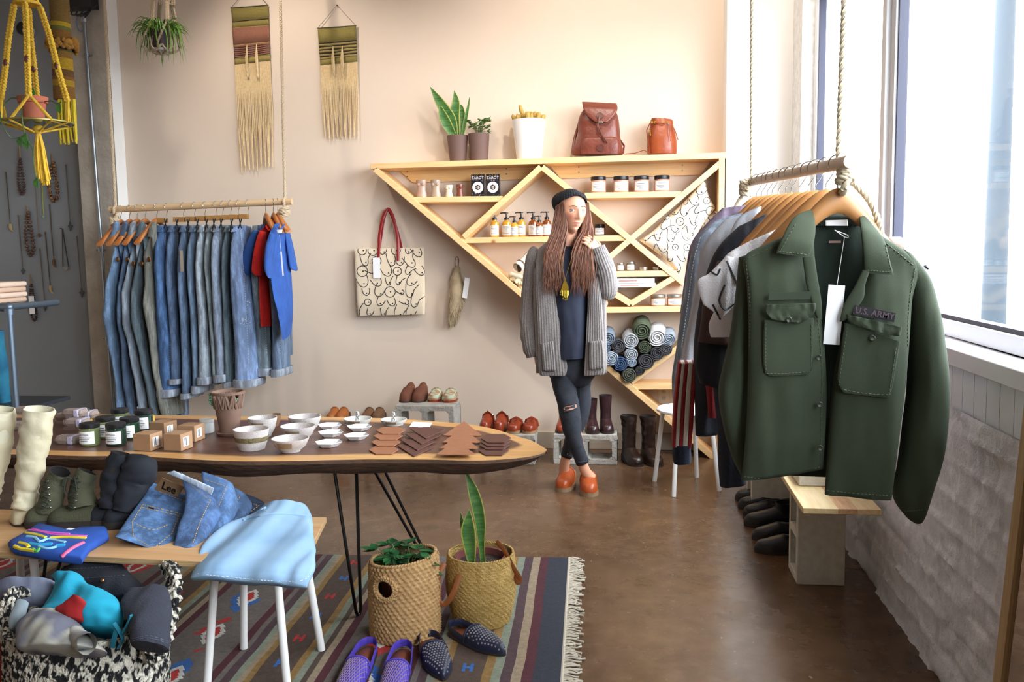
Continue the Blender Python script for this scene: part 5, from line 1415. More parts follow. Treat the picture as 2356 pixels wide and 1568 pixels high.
for k in range(210):
 a = rn.random()
 strand((lerp(1348, 1354, a)+j(1), 468+j(3)), (lerp(1344, 1359, a)+j(2), 525+j(5)), (lerp(1322, 1364, a)+j(4), 585+j(8)), (lerp(1316, 1364, a)+j(8), rn.uniform(625, 685)), 4.86, 4.84, 4.765, 4.75, rn.uniform(.0022, .0045))
ho = hb.build('hair', m_hair, WO, smooth=180)
# ---- beanie
rg = []; NB = 128
def hatpt(ph, t, infl=0):
 z0 = .030+.047*cos(ph+.15)                      # brim: high over the brow, low at the nape
 a, b_, c_ = .084+infl, .103+infl, .134+infl
 th0 = math.acos(max(-1, min(1, z0/c_))); th = th0*(1-t)
 back = max(0, -cos(ph))
 k = 1+.10*sin(min(1, t*1.5)*pi)+.42*back*sin(min(1, t*1.15)*pi)
 rib = .0026*sin(ph*34)*(1-t**4)
 x, y, z = sin(th)*sin(ph)*(a*k+rib), -sin(th)*cos(ph)*(b_*k+rib), cos(th)*c_
 z -= .018*t*t; y += .035*t;
 z += .008*nz(x*20, y*20, z*20)
 return HC+HR @ V(x, y, z)
for i in range(30): rg.append([hatpt(2*pi*j/NB, min(.992, i/29)) for j in range(NB)])
inner_ = [[HC+HR @ ((HR.inverted() @ (p-HC))*.93+V(0, 0, .012)) for p in rg[0]]]
MB().rings(inner_+rg, cap=True).build('beanie', m_hat, WO, smooth=180)
# ---- necklace
m_brass = mat('brass pendant', 'c9a63c', metal=.9, rough=.3)
px_ = [(1290, 585), (1293, 610), (1297, 632), (1300, 644), (1303, 632), (1310, 610), (1317, 588)]
MB().tube(smoothpath([W3(a, b_, 4.745) for a, b_ in px_], 4), .0012, 5).build('necklace_chain', m_brass, WO)
pc = lambda x, y: W3(x, y, 4.742)
def thick(pts, name):
 return MB().prism([pc(*q) for q in pts], (0, .003, 0)).build(name, m_brass, WO, smooth=0)
hpd = thick([(1300, 642), (1295, 652), (1292, 663), (1294, 671), (1308, 671), (1308, 660), (1304, 650)], 'hand_pendant')
mb = MB()
for x, y0, y1 in ((1294.2, 668, 680), (1297.6, 668, 683.5), (1301, 668, 685), (1304.3, 668, 684), (1307.3, 668, 680)): mb.tube([pc(x, y0), pc(x, y1)], .0034, 8)
mb.tube([pc(1294, 662), pc(1291, 668), pc(1290, 673)], .003, 8); mb.build('pendant_finger', m_brass, hpd)
mb = MB()
for x, y in ((1290, 677), (1296, 686), (1301, 689), (1305, 687)): mb.tube([pc(x, y)+V(0, -.001, 0), pc(x, y)+V(0, .001, 0)], .005, 12)
mb.build('pendant_disc', m_brass, hpd)
# ---- clogs (worn)
for f_, ang, nm, yy in ((fA, radians(-84), 'clog', .24), (fB, radians(-97), 'clog', .23)):
 d = V(cos(ang), sin(ang), 0); heel_ = Vector((f_.x, f_.y, 0))-d*.235
 e = bpy.data.objects.new('clog', None); COL.objects.link(e); e.parent = WO; e.location = heel_-WO.location
 shoe(heel_, ang, .245, .098, m_clogl, m_clogw, parent=e, style='clog', heel=.045, sole=.024, toe=2.4, hgt=.072)
# ================================================================ LEFT HANGING CLOTHES RAIL
RY = 5.42
RYB = RY
ra = PY(253, 482, RY); rb = PY(672, 463, RY)
m_dowel = woodmat('rail dowel', 'c9a67c', 'd8ba92', 0, 3, .5, False)
m_rope = mat('natural rope', 'cdb89a', rough=.95, bump=.5, bscale=300)
rail = empty('wooden_clothes_rail', (ra+rb)/2, 'wooden clothes rail hung on ropes before the back wall at left', 'clothes rail')
MB().tube([ra, rb], .0205, 20).build('rail', m_dowel, rail, smooth=40)
def knot(c, r, parent, seed, m=m_rope):
 rn = random.Random(seed); mb = MB()
 for k in range(3):
  a0 = rn.uniform(0, 6.28); q = []
  ax = V(rn.uniform(-1, 1), rn.uniform(-.4, .4), rn.uniform(-1, 1)).normalized(); u = ax.orthogonal().normalized(); w = ax.cross(u)
  for j in range(17): q.append(Vector(c)+V(0, 0, (1-k)*r*.7)+(u*cos(j*.39+a0)+w*sin(j*.39+a0))*r)
  mb2 = rope_mb(q, r*.48, 18); mb.add(mb2.v, mb2.f)
 return mb.build('knot', m, parent, smooth=60)
for (px, py, tx, ty, nm) in ((266, 481, 240, 0, 'left'), (656, 463, 645, 0, 'right')):
 b_ = PY(px, py, RY)+V(0, .0, 0); tp = PY(tx, ty, RY+.12)
 d = (tp-b_); tp = b_+d*((CEIL-b_.z)/d.z)
 rope_mb([tp, b_+V(0, 0, .02), b_+V(0, -.026, .0), b_+V(0, -.02, -.03)], .0095, 26, n=5).build('rope', m_rope, rail, smooth=60)
 knot(b_+V(0, -.018, -.065), .026, rail, px)
 if nm == 'left': knot(b_+V(.008, -.018, -.13), .02, rail, 5)
m_hang = mat('varnished wood hanger', 'b4713a', rough=.35, col2='a15f2c', nscale=6, stretch=(1, 1, 6))
m_wire = mat('hanger steel', 'b5b2ae', metal=1, rough=.25)
def railpt(px):
 t = (px-253)/(672-253); return ra.lerp(rb, t)
def hook(c, parent, drop, dirv=V(0, 1, 0), r=.024):
 q = []
 for k in range(10):
  a = radians(200-25*k); q.append(c+dirv*(-cos(a)*r*-1)+V(0, 0, sin(a)*r))
 q = [c+dirv*(cos(a)*r)+V(0, 0, sin(a)*r) for a in [radians(x) for x in range(200, -31, -23)]]
 q += [c+dirv*(r*.5)+V(0, 0, -r*1.2), c+V(0, 0, -r*1.9), c+V(0, 0, -drop)]
 MB().tube(q, .0018, 6).build('hook', m_wire, parent)
def wood_hanger(px, label, ry=(0, 1, 0), c=None, half=.2, drop=.075, grp='wooden hangers on the left rail', h=.15, ex=1.35, hb=.020):
 """shoulder hanger crossing the rail; arms run along dirv"""
 c = c or railpt(px); d = Vector(ry).normalized()
 t = empty('clothes_hanger', c-V(0, 0, drop), label, 'hanger', grp)
 hook(c, t, drop, d)
 n_ = d.cross(V(0, 0, 1))
 rg = []
 for i in range(25):
  s = -1+2*i/24; x = s*half; z = -drop-h*(((abs(s)**2+.02)**.5)**ex-.02)+.0; hh = hb*(1-.4*abs(s)); th = .0095+.012*abs(s)
  o_ = c+d*x+V(0, 0, z)+n_*(-.03*abs(s)**2)
  rg.append([o_+n_*(cos(a)*th)+V(0, 0, sin(a)*hh) for a in [2*pi*k/12 for k in range(12)]])
 MB().rings(rg).build('hanger_arms', m_hang, t, smooth=60)
 return t
def dn(name, col, c2=None, bump=.35):
 q_ = [int(col[i:i+2], 16) for i in (0, 2, 4)]; g_ = sum(q_)/3; col = '%02x%02x%02x' % tuple(int((v+(g_-v)*.38)*.66) for v in q_)
 c2 = c2 or '%02x%02x%02x' % tuple(min(255, int(int(col[i:i+2], 16)*1.3+8)) for i in (0, 2, 4))
 c3 = '%02x%02x%02x' % tuple(min(255, int(int(col[i:i+2], 16)*1.75+14)) for i in (0, 2, 4))
 m = mat('denim '+name+col, col, rough=.9, col2=c2, nscale=9, bump=bump, bscale=500, bdist=.002, stretch=(1, 1, .45))
 if not m.get('w'):
  m['w'] = 1; n, l, b = nodes_of(m); tc = n.new('ShaderNodeTexCoord'); old = b.inputs['Base Color'].links[0].from_socket
  f = ramp(n, l, noisetex(n, l, tc.outputs['Object'], 6, 8, .75, (4, 4, .8)), [(.46, '000000'), (.68, 'ffffff')]); l.new(mix(n, l, f, old, c3), b.inputs['Base Color'])
 return m
m_thread = mat('gold thread', 'a98a52', rough=.8); m_btn = mat('copper button', '9a6a40', metal=.9, rough=.35)
m_wthr = mat('pale thread', 'b8c0c8', rough=.8)
OV = [  # hanger px, strap top px, stations of the body, colour
 (275, '5f8fc4', [((272, 545), (286, 543)), ((279, 590), (290, 590)), ((268, 650), (287, 645)), ((259, 720), (286, 720)), ((268, 775), (288, 780)), ((281, 850), (293, 850)), ((281, 900), (299, 900)), ((279, 945), (303, 942))], 'light blue denim overalls, leftmost on the rail'),
 (296, '3f5f88', [((293, 545), (305, 543)), ((301, 590), (312, 590)), ((296, 650), (310, 650)), ((293, 720), (311, 720)), ((300, 790), (316, 790)), ((297, 850), (318, 850)), ((301, 905), (322, 905)), ((303, 950), (328, 948))], 'dark blue denim overalls, second on the rail'),
 (314, '8090a4', [((312, 545), (324, 543)), ((315, 600), (326, 600)), ((302, 670), (323, 670)), ((305, 740), (327, 740)), ((318, 800), (334, 800)), ((324, 860), (342, 860)), ((330, 910), (349, 910)), ((333, 952), (352, 950))], 'faded grey-blue denim overalls, third on the rail'),
 (333, '4c6670', [((330, 545), (344, 543)), ((333, 600), (346, 600)), ((322, 670), (345, 670)), ((324, 730), (346, 735)), ((337, 790), (352, 790)), ((344, 850), (364, 850)), ((352, 905), (374, 905)), ((358, 952), (382, 950))], 'teal-grey denim overalls, fourth on the rail'),
 (360, '7a7a6c', [((350, 540), (366, 538)), ((344, 590), (368, 585)), ((355, 650), (372, 650)), ((350, 700), (373, 700)), ((360, 760), (377, 760)), ((368, 850), (384, 850)), ((374, 910), (400, 910)), ((382, 955), (408, 953))], 'khaki-grey denim overalls beside the blue jeans'),
]
for i, (hp, cc, st, lb) in enumerate(OV):
 wood_hanger(hp+2, 'wooden hanger holding the '+lb.split(',')[0].replace(' beside the blue jeans', '')+' by the left end of the rail')
 m = dn('overall', cc); c = PY(st[-1][0][0], st[-1][0][1], RY)
 t = empty('denim_overalls', c, lb, 'overalls', 'denim overalls on the left rail')
 Ts = [.05, .12, .15, .16, .14, .12, .11, .10]
 o = MB().slab(st, RY-.02, Ts, n=16, sub=6, p=2.2, wr=.011, wf=(26, 7), seed=i+3).build('bib_and_legs', m, t, smooth=80)
 st2 = [((a[0]+9, a[1]-4), (b_[0]+12, b_[1]-4)) for a, b_ in st[3:]]
 MB().slab(st2, RY+.13, Ts[3:], n=12, sub=5, wr=.01, wf=(26, 7), seed=i+13).build('leg', m, t, smooth=80)
 for dy in (-.16, .12):
  a = PY(st[0][0][0]-3, 515, RY+dy)-V(0, 0, .0)
  q = smoothpath([PY(hp-(16 if dy < 0 else -4), 545, RY+dy), PY(hp-(6), 512, RY+dy*.8), PY(st[0][0][0]+6, 560, RY+dy*.7), PY((st[1][0][0]+st[1][1][0])/2, st[1][0][1]+6, RY-.08)], 5)
  MB().tube(q, .016, 8, flat=.25).build('shoulder_strap', m, t, smooth=60)
  MB().ball(q[-1]+V(0, -.07, 0), .012, 10, 8, sc=(1, .5, 1.4)).build('buckle', m_btn, t)
 bv = bvh_of(o)
 mb = MB()
 for py in (st[3][0][1]-6, st[3][0][1]+16):
  p = on_surf(bv, lerp(st[3][0][0], st[3][1][0], .6), py, .002)
  if p: mb = MB().ball(p, .008, 10, 6, sc=(1, .5, 1)); mb.build('button', m_btn if i < 4 else m_iron, t)
 xs = [lerp(a[0], b_[0], .3) for a, b_ in st]; ink(None, [[(xs[k], st[k][0][1]) for k in range(1, 8)]], .0013, m_thread if i < 4 else m_wthr, 'stitching', t, bv=bv, dash=.009)
JN = [ # (x top l/r), (x bottom l/r), y bottom, colour, cuff, label
 (373, 388, 376, 418, 906, '2f66b0', 2, 'bright blue jeans beside the khaki overalls'),
 (400, 413, 404, 432, 877, '44679a', 1, 'mid-blue jeans with gold side stitching, second pair'),
 (427, 438, 433, 452, 910, '4a6c98', 1, 'blue jeans with worn seam, third pair and one of the longest'),
 (449, 459, 457, 476, 898, '56789e', 2, 'faded blue jeans with a pale side seam, fourth pair'),
 (469, 481, 468, 497, 878, '92a4b6', 2, 'pale washed blue-grey jeans with cuffs, fifth pair'),
 (487, 497, 502, 516, 880, '6f7f86', 0, 'grey-green washed jeans between two pale pairs'),
 (502, 515, 506, 535, 872, '8097ba', 2, 'light blue jeans with turned cuff, seventh pair'),
 (528, 537, 530, 548, 884, '55707e', 1, 'dull teal jeans beside the ripped light pair'),
 (543, 562, 549, 599, 884, '6d96d6', 2, 'ripped light blue jeans with wide cuffs, in front of the tees'),
 (588, 612, 597, 637, 858, '6f8898', 2, 'washed blue jeans hanging below the red tee'),
 (632, 650, 637, 660, 860, '5d7ba6', 2, 'blue jeans with cuff, rightmost below the blue tee'),
]
xt = [382, 405, 432, 457, 476, 500, 513, 530, 548, 573, 640]
for i, (a, b_, c_, d_, yb, cc, cuff, lb) in enumerate(JN):
 m = dn('jean', cc); y0 = 525
 hx = [385, 424, 450, 474, 499, 515, 533, 550, 572, 600, 638][i]
 c = railpt(hx)
 if i < 9:
  h = empty('clip_hanger', c-V(0, 0, .09), 'bamboo clip hanger holding the '+lb.split(',')[0], 'hanger', 'bamboo clip hangers on the left rail')
  hook(c, h, .08)
  bw_ = 20 if i not in (1, 4) else 26
  MB().slab([(PY(hx-bw_/2-12, 501-(hx-385)*.045, RY), PY(hx+bw_/2-10, 501-(hx-385)*.045, RY)), (PY(hx-bw_/2-12, 512-(hx-385)*.045, RY), PY(hx+bw_/2-10, 512-(hx-385)*.045, RY))], 0, .02, n=6, sub=2, p=6).build('bamboo_bar', mat('bamboo bar', 'b98a4e', rough=.4, col2='8a5c2c', nscale=14), h, smooth=50)
  for dy in (-.12, .0):
   q = PY(lerp(a, b_, .5), 514, RY+dy)
   MB().tube([q+V(-.004, 0, .03), q+V(0, 0, 0), q+V(-.012, 0, -.03)], .0035, 6).tube([q+V(.012, 0, .03), q+V(0, 0, 0), q+V(.008, 0, -.03)], .0035, 6).build('clip', m_iron, h)
 zt_ = PY((a+b_)/2, 520, RY)
 t = empty('hanging_jeans', PY((c_+d_)/2, yb, RY), lb, 'jeans', 'jeans clipped to the left rail')
 st = []; n_ = 8
 for k in range(n_+1):
  q = k/n_; yy = lerp(520, yb, q); l_ = lerp(a, c_, q**.8)+2.0*nz(i*3.1, q*4, 0); r_ = lerp(b_, d_, q**.8)+1.5*nz(i*2.1, q*4, 5)
  if k == 0: r_ -= 1
  st.append(((l_, yy), (r_, yy)))
 T = [.06, .13, .15, .145, .13, .12, .11, .11, .11]
 yd = RY+.008*(i % 2)-.03*(i == 8)+(.06 if i in (9, 10) else 0)
 o = MB().slab(st, yd, T, n=16, sub=6, p=2.6, wr=.007, wf=(34, 3), seed=i*1.7).build('jean_legs', m, t, smooth=80)
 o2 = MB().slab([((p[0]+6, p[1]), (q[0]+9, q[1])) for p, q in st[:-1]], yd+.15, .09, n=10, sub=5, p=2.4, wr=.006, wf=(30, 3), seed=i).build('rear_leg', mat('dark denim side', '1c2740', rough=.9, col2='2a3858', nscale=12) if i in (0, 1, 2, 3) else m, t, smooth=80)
 MB().slab([((a-1, 519), (b_, 518)), ((a-1, 534), (b_, 534))], yd-.003, [.07, .105], n=12, sub=3, p=3, wr=.004, seed=i).build('waistband', dn('band', cc), t, smooth=80)
 if cuff:
  hh = 10 if cuff == 1 else 15
  MB().slab([((c_-3, yb-hh), (d_+3, yb-hh-1)), ((c_-4, yb-hh*.4), (d_+4, yb-hh*.4-1)), ((c_-3, yb+2), (d_+3, yb+1))], yd-.004, .125, n=14, sub=3, p=3, wr=.003, seed=i).build('turned_cuff', dn('cuff', '98a6bc'), t, smooth=80)
 bv = bvh_of(o); xm = [lerp(p[0], q[0], .42+.1*sin(i)) for p, q in st]
 ink(None, [[(xm[k], st[k][0][1]) for k in range(0, n_)]], .0015, m_thread if i in (1, 2) else m_wthr, 'side_stitching', t, bv=bv, dash=.012)
 MB().tube([PY(a, 521, yd-.11), PY(a-1, 532, yd-.13)], .004, 6).build('belt_loop', m, t)
 if i == 8:
  rp = MB(); rn = random.Random(4)
  for k in range(22):
   p = on_surf(bv, 566+rn.uniform(-11, 9), 742+rn.uniform(-12, 10), .002)
   if p: rp.tube([p, p+V(rn.uniform(-.016, .016), -.002, rn.uniform(-.006, .006))], .0014, 4)
  for k in range(8):
   p = on_surf(bv, 571+rn.uniform(-4, 4), 697+rn.uniform(-5, 4), .002)
   if p: rp.tube([p, p+V(rn.uniform(-.008, .008), -.002, rn.uniform(-.004, .004))], .0014, 4)
  if rp.v: rp.build('frayed_rip', mat('white frayed threads', 'd8dce4', rough=.9), t)
 if i in (1,):
  MB().obox(PY(418, 600, yd-.17), (.02, .001, .13), rotz(.9)).build('price_tag', mat('kraft tag', '7a6a56', rough=.7), t)
TE = [
 (604, '24529c', 5.43, [((597, 520), (606, 515)), ((578, 545), (612, 535)), ((570, 580), (616, 570)), ((568, 600), (620, 600)), ((580, 640), (622, 640)), ((585, 700), (626, 700)), ((598, 751), (624, 751))], [((583, 530), (600, 530)), ((566, 570), (592, 570)), ((557, 618), (582, 622)), ((568, 628), (578, 632))], 'royal blue tee, left of the red tee'),
 (621, 'cf1b12', 5.36, [((614, 518), (626, 512)), ((596, 540), (640, 528)), ((590, 580), (640, 570)), ((596, 620), (634, 620)), ((598, 680), (636, 680)), ((602, 750), (636, 748))], [((598, 530), (612, 535)), ((588, 570), (608, 575)), ((583, 618), (604, 622)), ((590, 633), (602, 634))], 'bright red tee between two blue tees'),
 (641, '3560b0', 5.26, [((633, 515), (652, 512)), ((620, 545), (660, 530)), ((616, 580), (663, 570)), ((624, 620), (668, 620)), ((632, 680), (672, 680)), ((645, 730), (672, 728)), ((653, 781), (668, 762))], [((622, 535), (636, 540)), ((614, 570), (628, 575)), ((611, 612), (626, 620)), ((618, 632), (626, 640))], 'heathered blue tee, rightmost on the left rail'),
]
for i, (hp, cc, yy, st, sl, lb) in enumerate(TE):
 c = railpt(hp+(8 if i < 2 else -2))
 wood_hanger(0, 'wooden hanger holding the '+lb.split(',')[0].replace(' between two blue tees', ''), ry=(.62, -1, 0) if i < 2 else (.62, -1, 0), c=c, half=.17, h=.11)
 m = mat('jersey '+cc, cc, rough=.9, col2='%02x%02x%02x' % tuple(int(int(cc[k:k+2], 16)*.8) for k in (0, 2, 4)), nscale=30, stretch=(1, 1, .4), bump=.2, bscale=300)
 t = empty('t_shirt', PY(st[-1][0][0], st[-1][0][1], yy), lb, 't-shirt', 't-shirts on the left rail')
 sg = .10
 o = MB().slab(st, [(yy-.02, yy+.12)]*len(st), [.02, .05, .06, .06, .055, .05, .045][:len(st)], n=20, sub=6, p=2.4, wr=.014, wf=(30, 2.2), seed=i+30).build('shirt_body', m, t, smooth=80)
 MB().slab(sl, yy-.07, [.03, .05, .055, .045], n=14, sub=5, p=2.3, wr=.006, wf=(20, 4), seed=i+2).build('sleeve', m, t, smooth=80)
 if i == 2:
  MB().slab([((655, 530), (664, 528)), ((662, 570), (673, 570)), ((668, 610), (682, 618)), ((674, 618), (680, 622))], yy+.12, [.03, .045, .05, .03], n=12, sub=5, seed=4).build('sleeve', m, t, smooth=80)
  MB().slab([((636, 528), (650, 528)), ((638, 536), (648, 536))], yy-.07, .004, n=8, sub=3).build('neck_label', m_card, t)
  tagcard(PY(649, 606, yy-.10), .009, .145, t, tilt=-.05, stringto=PY(643, 540, yy-.07))
 MB().tube(smoothpath([PY(st[0][0][0]-2, 519, yy-.03), PY(lerp(st[0][0][0], st[0][1][0], .5), 530, yy-.06), PY(st[0][1][0]+2, 516, yy+.02)], 5), .006, 8, flat=.6).build('neckband', m, t)
for (x0, x1, y1, cc, lb) in ((379, 404, 955, '9c968c', 'pale grey-beige jeans legs hanging lowest behind the others'), (407, 432, 953, '7f96c0', 'light blue jeans legs hanging lowest, behind the dark pairs')):
 t = empty('hanging_jeans', PY(x0, y1, 5.62), lb, 'jeans', 'jeans clipped to the left rail')
 MB().slab([((x0, 540), (x1, 540)), ((x0, 700), (x1, 700)), ((x0-1, 850), (x1, 850)), ((x0-2, y1), (x1+2, y1))], 5.66, .04, n=16, sub=8, p=2.6, wr=.012, wf=(40, 3), seed=x0).build('jean_legs', dn('long', cc), t, smooth=80)
# ================================================================ LEFT WALL THINGS
JY = BY
pA = PY(192, 30, COLY-.03); pB = PY(262, 940, COLY-.03)
cond = empty('metal_conduit', V(pB.x, pB.y, 0), 'galvanised metal conduit running down the concrete column', 'conduit')
m_galv = mat('galvanised steel', '8c9298', metal=.85, rough=.35)
dd = (pA-pB); q0 = pB+dd*((0.05-pB.z)/dd.z)
MB().tube([q0, pA], .0125, 14).build('pipe', m_galv, cond)
for px, py in ((200, 127), (231, 575), (247, 778)):
 c = PY(px, py, COLY-.03); MB().tube([c+V(0, 0, -.012), c+V(0, 0, .012)], .017, 14).tube([c+V(-.035, .012, 0), c+V(.03, .012, 0)], .006, 8).build('clamp', m_galv, cond)
MB().tube([pA+V(0, 0, -.06), pA+V(0, 0, .0)], .019, 14).build('fitting', mat('silver paint', 'b8bcc2', metal=.7, rough=.3), cond)
a = PY(160, 8, COLY-.0); b_ = PY(228, 24, COLY-.0)
jb = empty('black_cable_box', (a+b_)/2, 'black box with tangled cables at the top of the concrete column', 'cable box')
MB().box((a.x, COLY-.10, b_.z), (b_.x, COLY, a.z+.12)).build('box', m_black, jb, bevel=.003)
rn = random.Random(8)
for k in range(4):
 p0 = PY(170+k*12, 20, COLY-.06); MB().tube(smoothpath([p0, PY(165+k*10, 34+k*2, COLY-.08), PY(195+k*4, 30-k, COLY-.08), PY(225-k*4, 12, COLY-.05)], 6), .004, 6).build('cable', m_black, jb)
MB().tube(smoothpath([PY(188, 28, COLY-.05), PY(176, 45, COLY-.04), PY(182, 70, COLY-.03), PY(193, 70, COLY-.03)], 6), .004, 6).build('blue_cable', mat('blue cable', '5070a0', rough=.5), jb)
c = PY(55, 66, JY); t = empty('round_wall_bracket', c, 'round dark bracket on the grey wall behind the yellow plant hanger', 'bracket')
MB().lathe([(.046, 0), (.044, .02), (.02, .024), (0, .026)], c, n=28, rot=rotx(radians(90))).build('disc', m_black, t)
MB().lathe([(.03, -.004), (.034, 0), (.04, .03), (.0, .03)], c+V(.05, 0, -.02), n=24, rot=rotx(radians(90))).build('white_cap', m_white, t)
def pin(c, t): MB().ball(c, .004, 8, 6).build('wall_pin', m_brass, t)
def beads(x, yt, yb, w, r, colr, lb, ratio=.22, c2=None, skew=0):
 t = empty('bead_necklace', PY(x, yb, JY), lb, 'necklace', 'bead necklaces on the grey wall')
 m = mat('bead '+colr, colr, rough=.4, col2=c2 or colr, nscale=90, ncon=.1, kind='noise')
 top = yt+(yb-yt)*ratio; mid = (x+skew*.4, x+skew)
 loop = [(x+skew*.2, top), (x-w*.5+skew*.5, lerp(top, yb, .5)), (x-w*.45+skew*.9, lerp(top, yb, .85)), (x+skew, yb), (x+w*.45+skew*1.0, lerp(top, yb, .85)), (x+w*.5+skew*.5, lerp(top, yb, .5)), (x+w*.12+skew*.2, top)]
 P_ = smoothpath([PY(a, b_, JY-.014) for a, b_ in loop], 20)
 L = 0; mb = MB(); last = None; acc = 0
 for i in range(1, len(P_)):
  acc += (P_[i]-P_[i-1]).length
  if acc >= r*1.55:
   d = (P_[i]-P_[i-1]).normalized(); R_ = d.to_track_quat('Z', 'Y').to_matrix()
   mb.ball(P_[i], r, 10, 8, sc=(1, 1, .82), rot=R_); acc = 0
 mb.build('beads', m, t, smooth=80)
 MB().tube([PY(x, yt, JY-.006), PY(x-1.5+skew*.2, top, JY-.012)], .0035, 6).tube([PY(x, yt, JY-.006), PY(x+2+skew*.2, top, JY-.012)], .0035, 6).build('cord', mat('hemp cord', '8c7558', rough=.9), t)
 pin(PY(x, yt, JY-.006), t); return t
beads(44, 330, 448, 11, .0105, '4a2c24', 'dark brown bead necklace, top left on the grey wall', skew=7, ratio=.3)
beads(119, 354, 463, 17, .013, '3c2018', 'large striped brown bead necklace beside the yellow tassel', skew=6, c2='9a6a3c', ratio=.17)
beads(62, 474, 587, 14, .0135, '4e342a', 'chunky carved brown bead necklace, middle left on the grey wall', skew=9, c2='6a4a38', ratio=.13)
t = beads(69, 632, 737, 12, .009, '3c241c', 'brown bead necklace with white tag, lowest on the grey wall', skew=10, ratio=.2)
tagcard(PY(73, 701, JY-.03), .042, .128, t, tilt=0)
def pend(xt, yt, xb, yb, kind, colr, lb, chain='6a6058'):
 t = empty('pendant_necklace', PY(xb, yb, JY), lb, 'necklace', 'pendant necklaces on the grey wall')
 a = PY(xt, yt, JY-.006); e = PY(xb, yb-12, JY-.008)
 MB().tube([a, e], .0022, 5).tube([a+V(.004, 0, 0), e+V(.002, 0, .002)], .0016, 5).build('chain', mat('chain '+chain, chain, metal=.4, rough=.5), t)
 m = mat('pendant '+colr, colr, metal=.5, rough=.45); pin(a, t)
 if kind == 'fang': MB().tube(smoothpath([e+V(0, 0, .01), e+V(.002, -.003, -.02), e+V(.012, -.003, -.038), e+V(.024, -.003, -.045)], 4), [.010, .011, .011, .011, .010, .009, .008, .007, .006, .005, .004, .003, .001], 8).build('fang', m, t)
 elif kind == 'leaf':
  MB().prism([e+V(x_, -.004, z_) for x_, z_ in ((0, .012), (.006, .004), (.018, -.008), (.008, -.014), (.006, -.026), (0, -.034), (-.006, -.026), (-.008, -.014), (-.018, -.008), (-.006, .004))], (0, .005, 0)).build('filigree', m, t, smooth=0)
 elif kind == 'cross':
  MB().prism([e+V(x_, -.004, z_) for x_, z_ in ((0, .03), (.006, .018), (.006, .006), (.020, -.004), (.010, -.014), (.006, -.028), (0, -.042), (-.006, -.028), (-.010, -.014), (-.020, -.004), (-.006, .006), (-.006, .018))], (0, .005, 0)).build('cross_pendant', m, t, smooth=0)
 elif kind == 'disc': MB().lathe([(.012, 0), (.012, .003), (0, .003)], e+V(0, 0, -.012), n=18, rot=rotx(radians(90)), sy=1.2).build('disc', m, t)
 elif kind == 'arrow': MB().prism([e+V(x_, -.004, z_) for x_, z_ in ((-.016, 0), (.016, 0), (.004, -.022))], (0, .004, 0)).build('triangle_pendant', m, t, smooth=0)
pend(13, 395, 24, 530, 'fang', 'b09a6a', 'fang pendant on a long cord, leftmost on the grey wall', '54483e')
pend(42, 495, 53, 632, 'leaf', '4a5454', 'dark leaf-shaped pendant left of the tagged necklace')
pend(82, 424, 91, 549, 'disc', '5a4638', 'small dark disc pendant below the yellow tassel', '8a8070')
pend(96, 424, 100, 508, 'arrow', '8fae9a', 'green triangle pendant on yellow-green cord below the tassel', 'a8b43c')
pend(114, 469, 124, 612, 'fang', '6e5238', 'dark fang pendant in the middle of the grey wall', '5a4e42')
pend(104, 533, 116, 672, 'fang', 'b8a070', 'pale curved fang pendant right of the tagged necklace', '4e443a')
pend(91, 571, 104, 714, 'cross', '3c4444', 'dark cross pendant, lowest of the long pendants')
pend(151, 378, 162, 530, 'cross', '414848', 'dark cross pendant nearest the column, upper')
pend(176, 542, 188, 683, 'cross', '414848', 'small dark cross pendant on the column edge, lower')
t = empty('pendant_necklace', PY(150, 628, JY), 'half-moon pendant on a narrow triangular cord beside the column', 'necklace', 'pendant necklaces on the grey wall')
a = PY(144, 526, JY-.006); e1 = PY(145, 613, JY-.01); e2 = PY(158, 613, JY-.01)
MB().tube([a, e1], .003, 6).tube([a, e2], .003, 6).tube([a+V(-.02, 0, .004), a], .003, 6).build('cord', mat('dark cord', '2e2824', rough=.7), t)
MB().prism([lerp(e1, e2, .5)+V(cos(x_)*.02, -.004, sin(x_)*.026) for x_ in [pi+k*pi/12 for k in range(13)]], (0, .005, 0)).build('half_moon', mat('pale bone', '8c8578', rough=.5), t, smooth=0); pin(a, t)
PRY = 4.3
m_pipe = mat('dull grey steel pipe', '6a7886', metal=.7, rough=.4)
pr = empty('pipe_rack', V(PY(30, 800, PRY).x, PRY, 0), 'grey steel pipe rack at the left edge of the room', 'rack')
c0 = PY(20, 706, PRY); c1 = PY(44, 938, PRY); dd = c1-c0; c2 = c0+dd*((.62-c0.z)/dd.z if False else 1)
for k in (0, .6): MB().tube([V(c0.x-k, PRY, c0.z), V(c0.x-k, PRY, 0.0)], .0175, 16).build('upright', m_pipe, pr)
MB().tube([V(c0.x, PRY, c0.z), V(c0.x-.6, PRY, c0.z)], .0175, 16).tube([V(c0.x, PRY, c0.z), V(c0.x, PRY+.4, c0.z)], .0175, 16).build('top_pipe', m_pipe, pr)
mb = MB().ball(V(c0.x, PRY, c0.z), .026, 14, 10).tube([V(c0.x, PRY, c0.z), V(c0.x, PRY, c0.z-.04)], .024, 16).tube([V(c0.x, PRY, c0.z), V(c0.x-.04, PRY, c0.z)], .024, 16); mb.build('elbow', m_pipe, pr)
zs_ = PY(44, 940, PRY).z
MB().box((c0.x-.62, PRY-.05, zs_-.02), (c0.x+.03, PRY+.42, zs_)).build('shelf_board', mat('dark shelf', '2c3036', rough=.5), pr, bevel=.003)
t = empty('folded_towel_stack', V(c0.x-.10, PRY+.1, c0.z+.018), 'beige folded stack on top of the pipe rack at the left edge', 'stack')
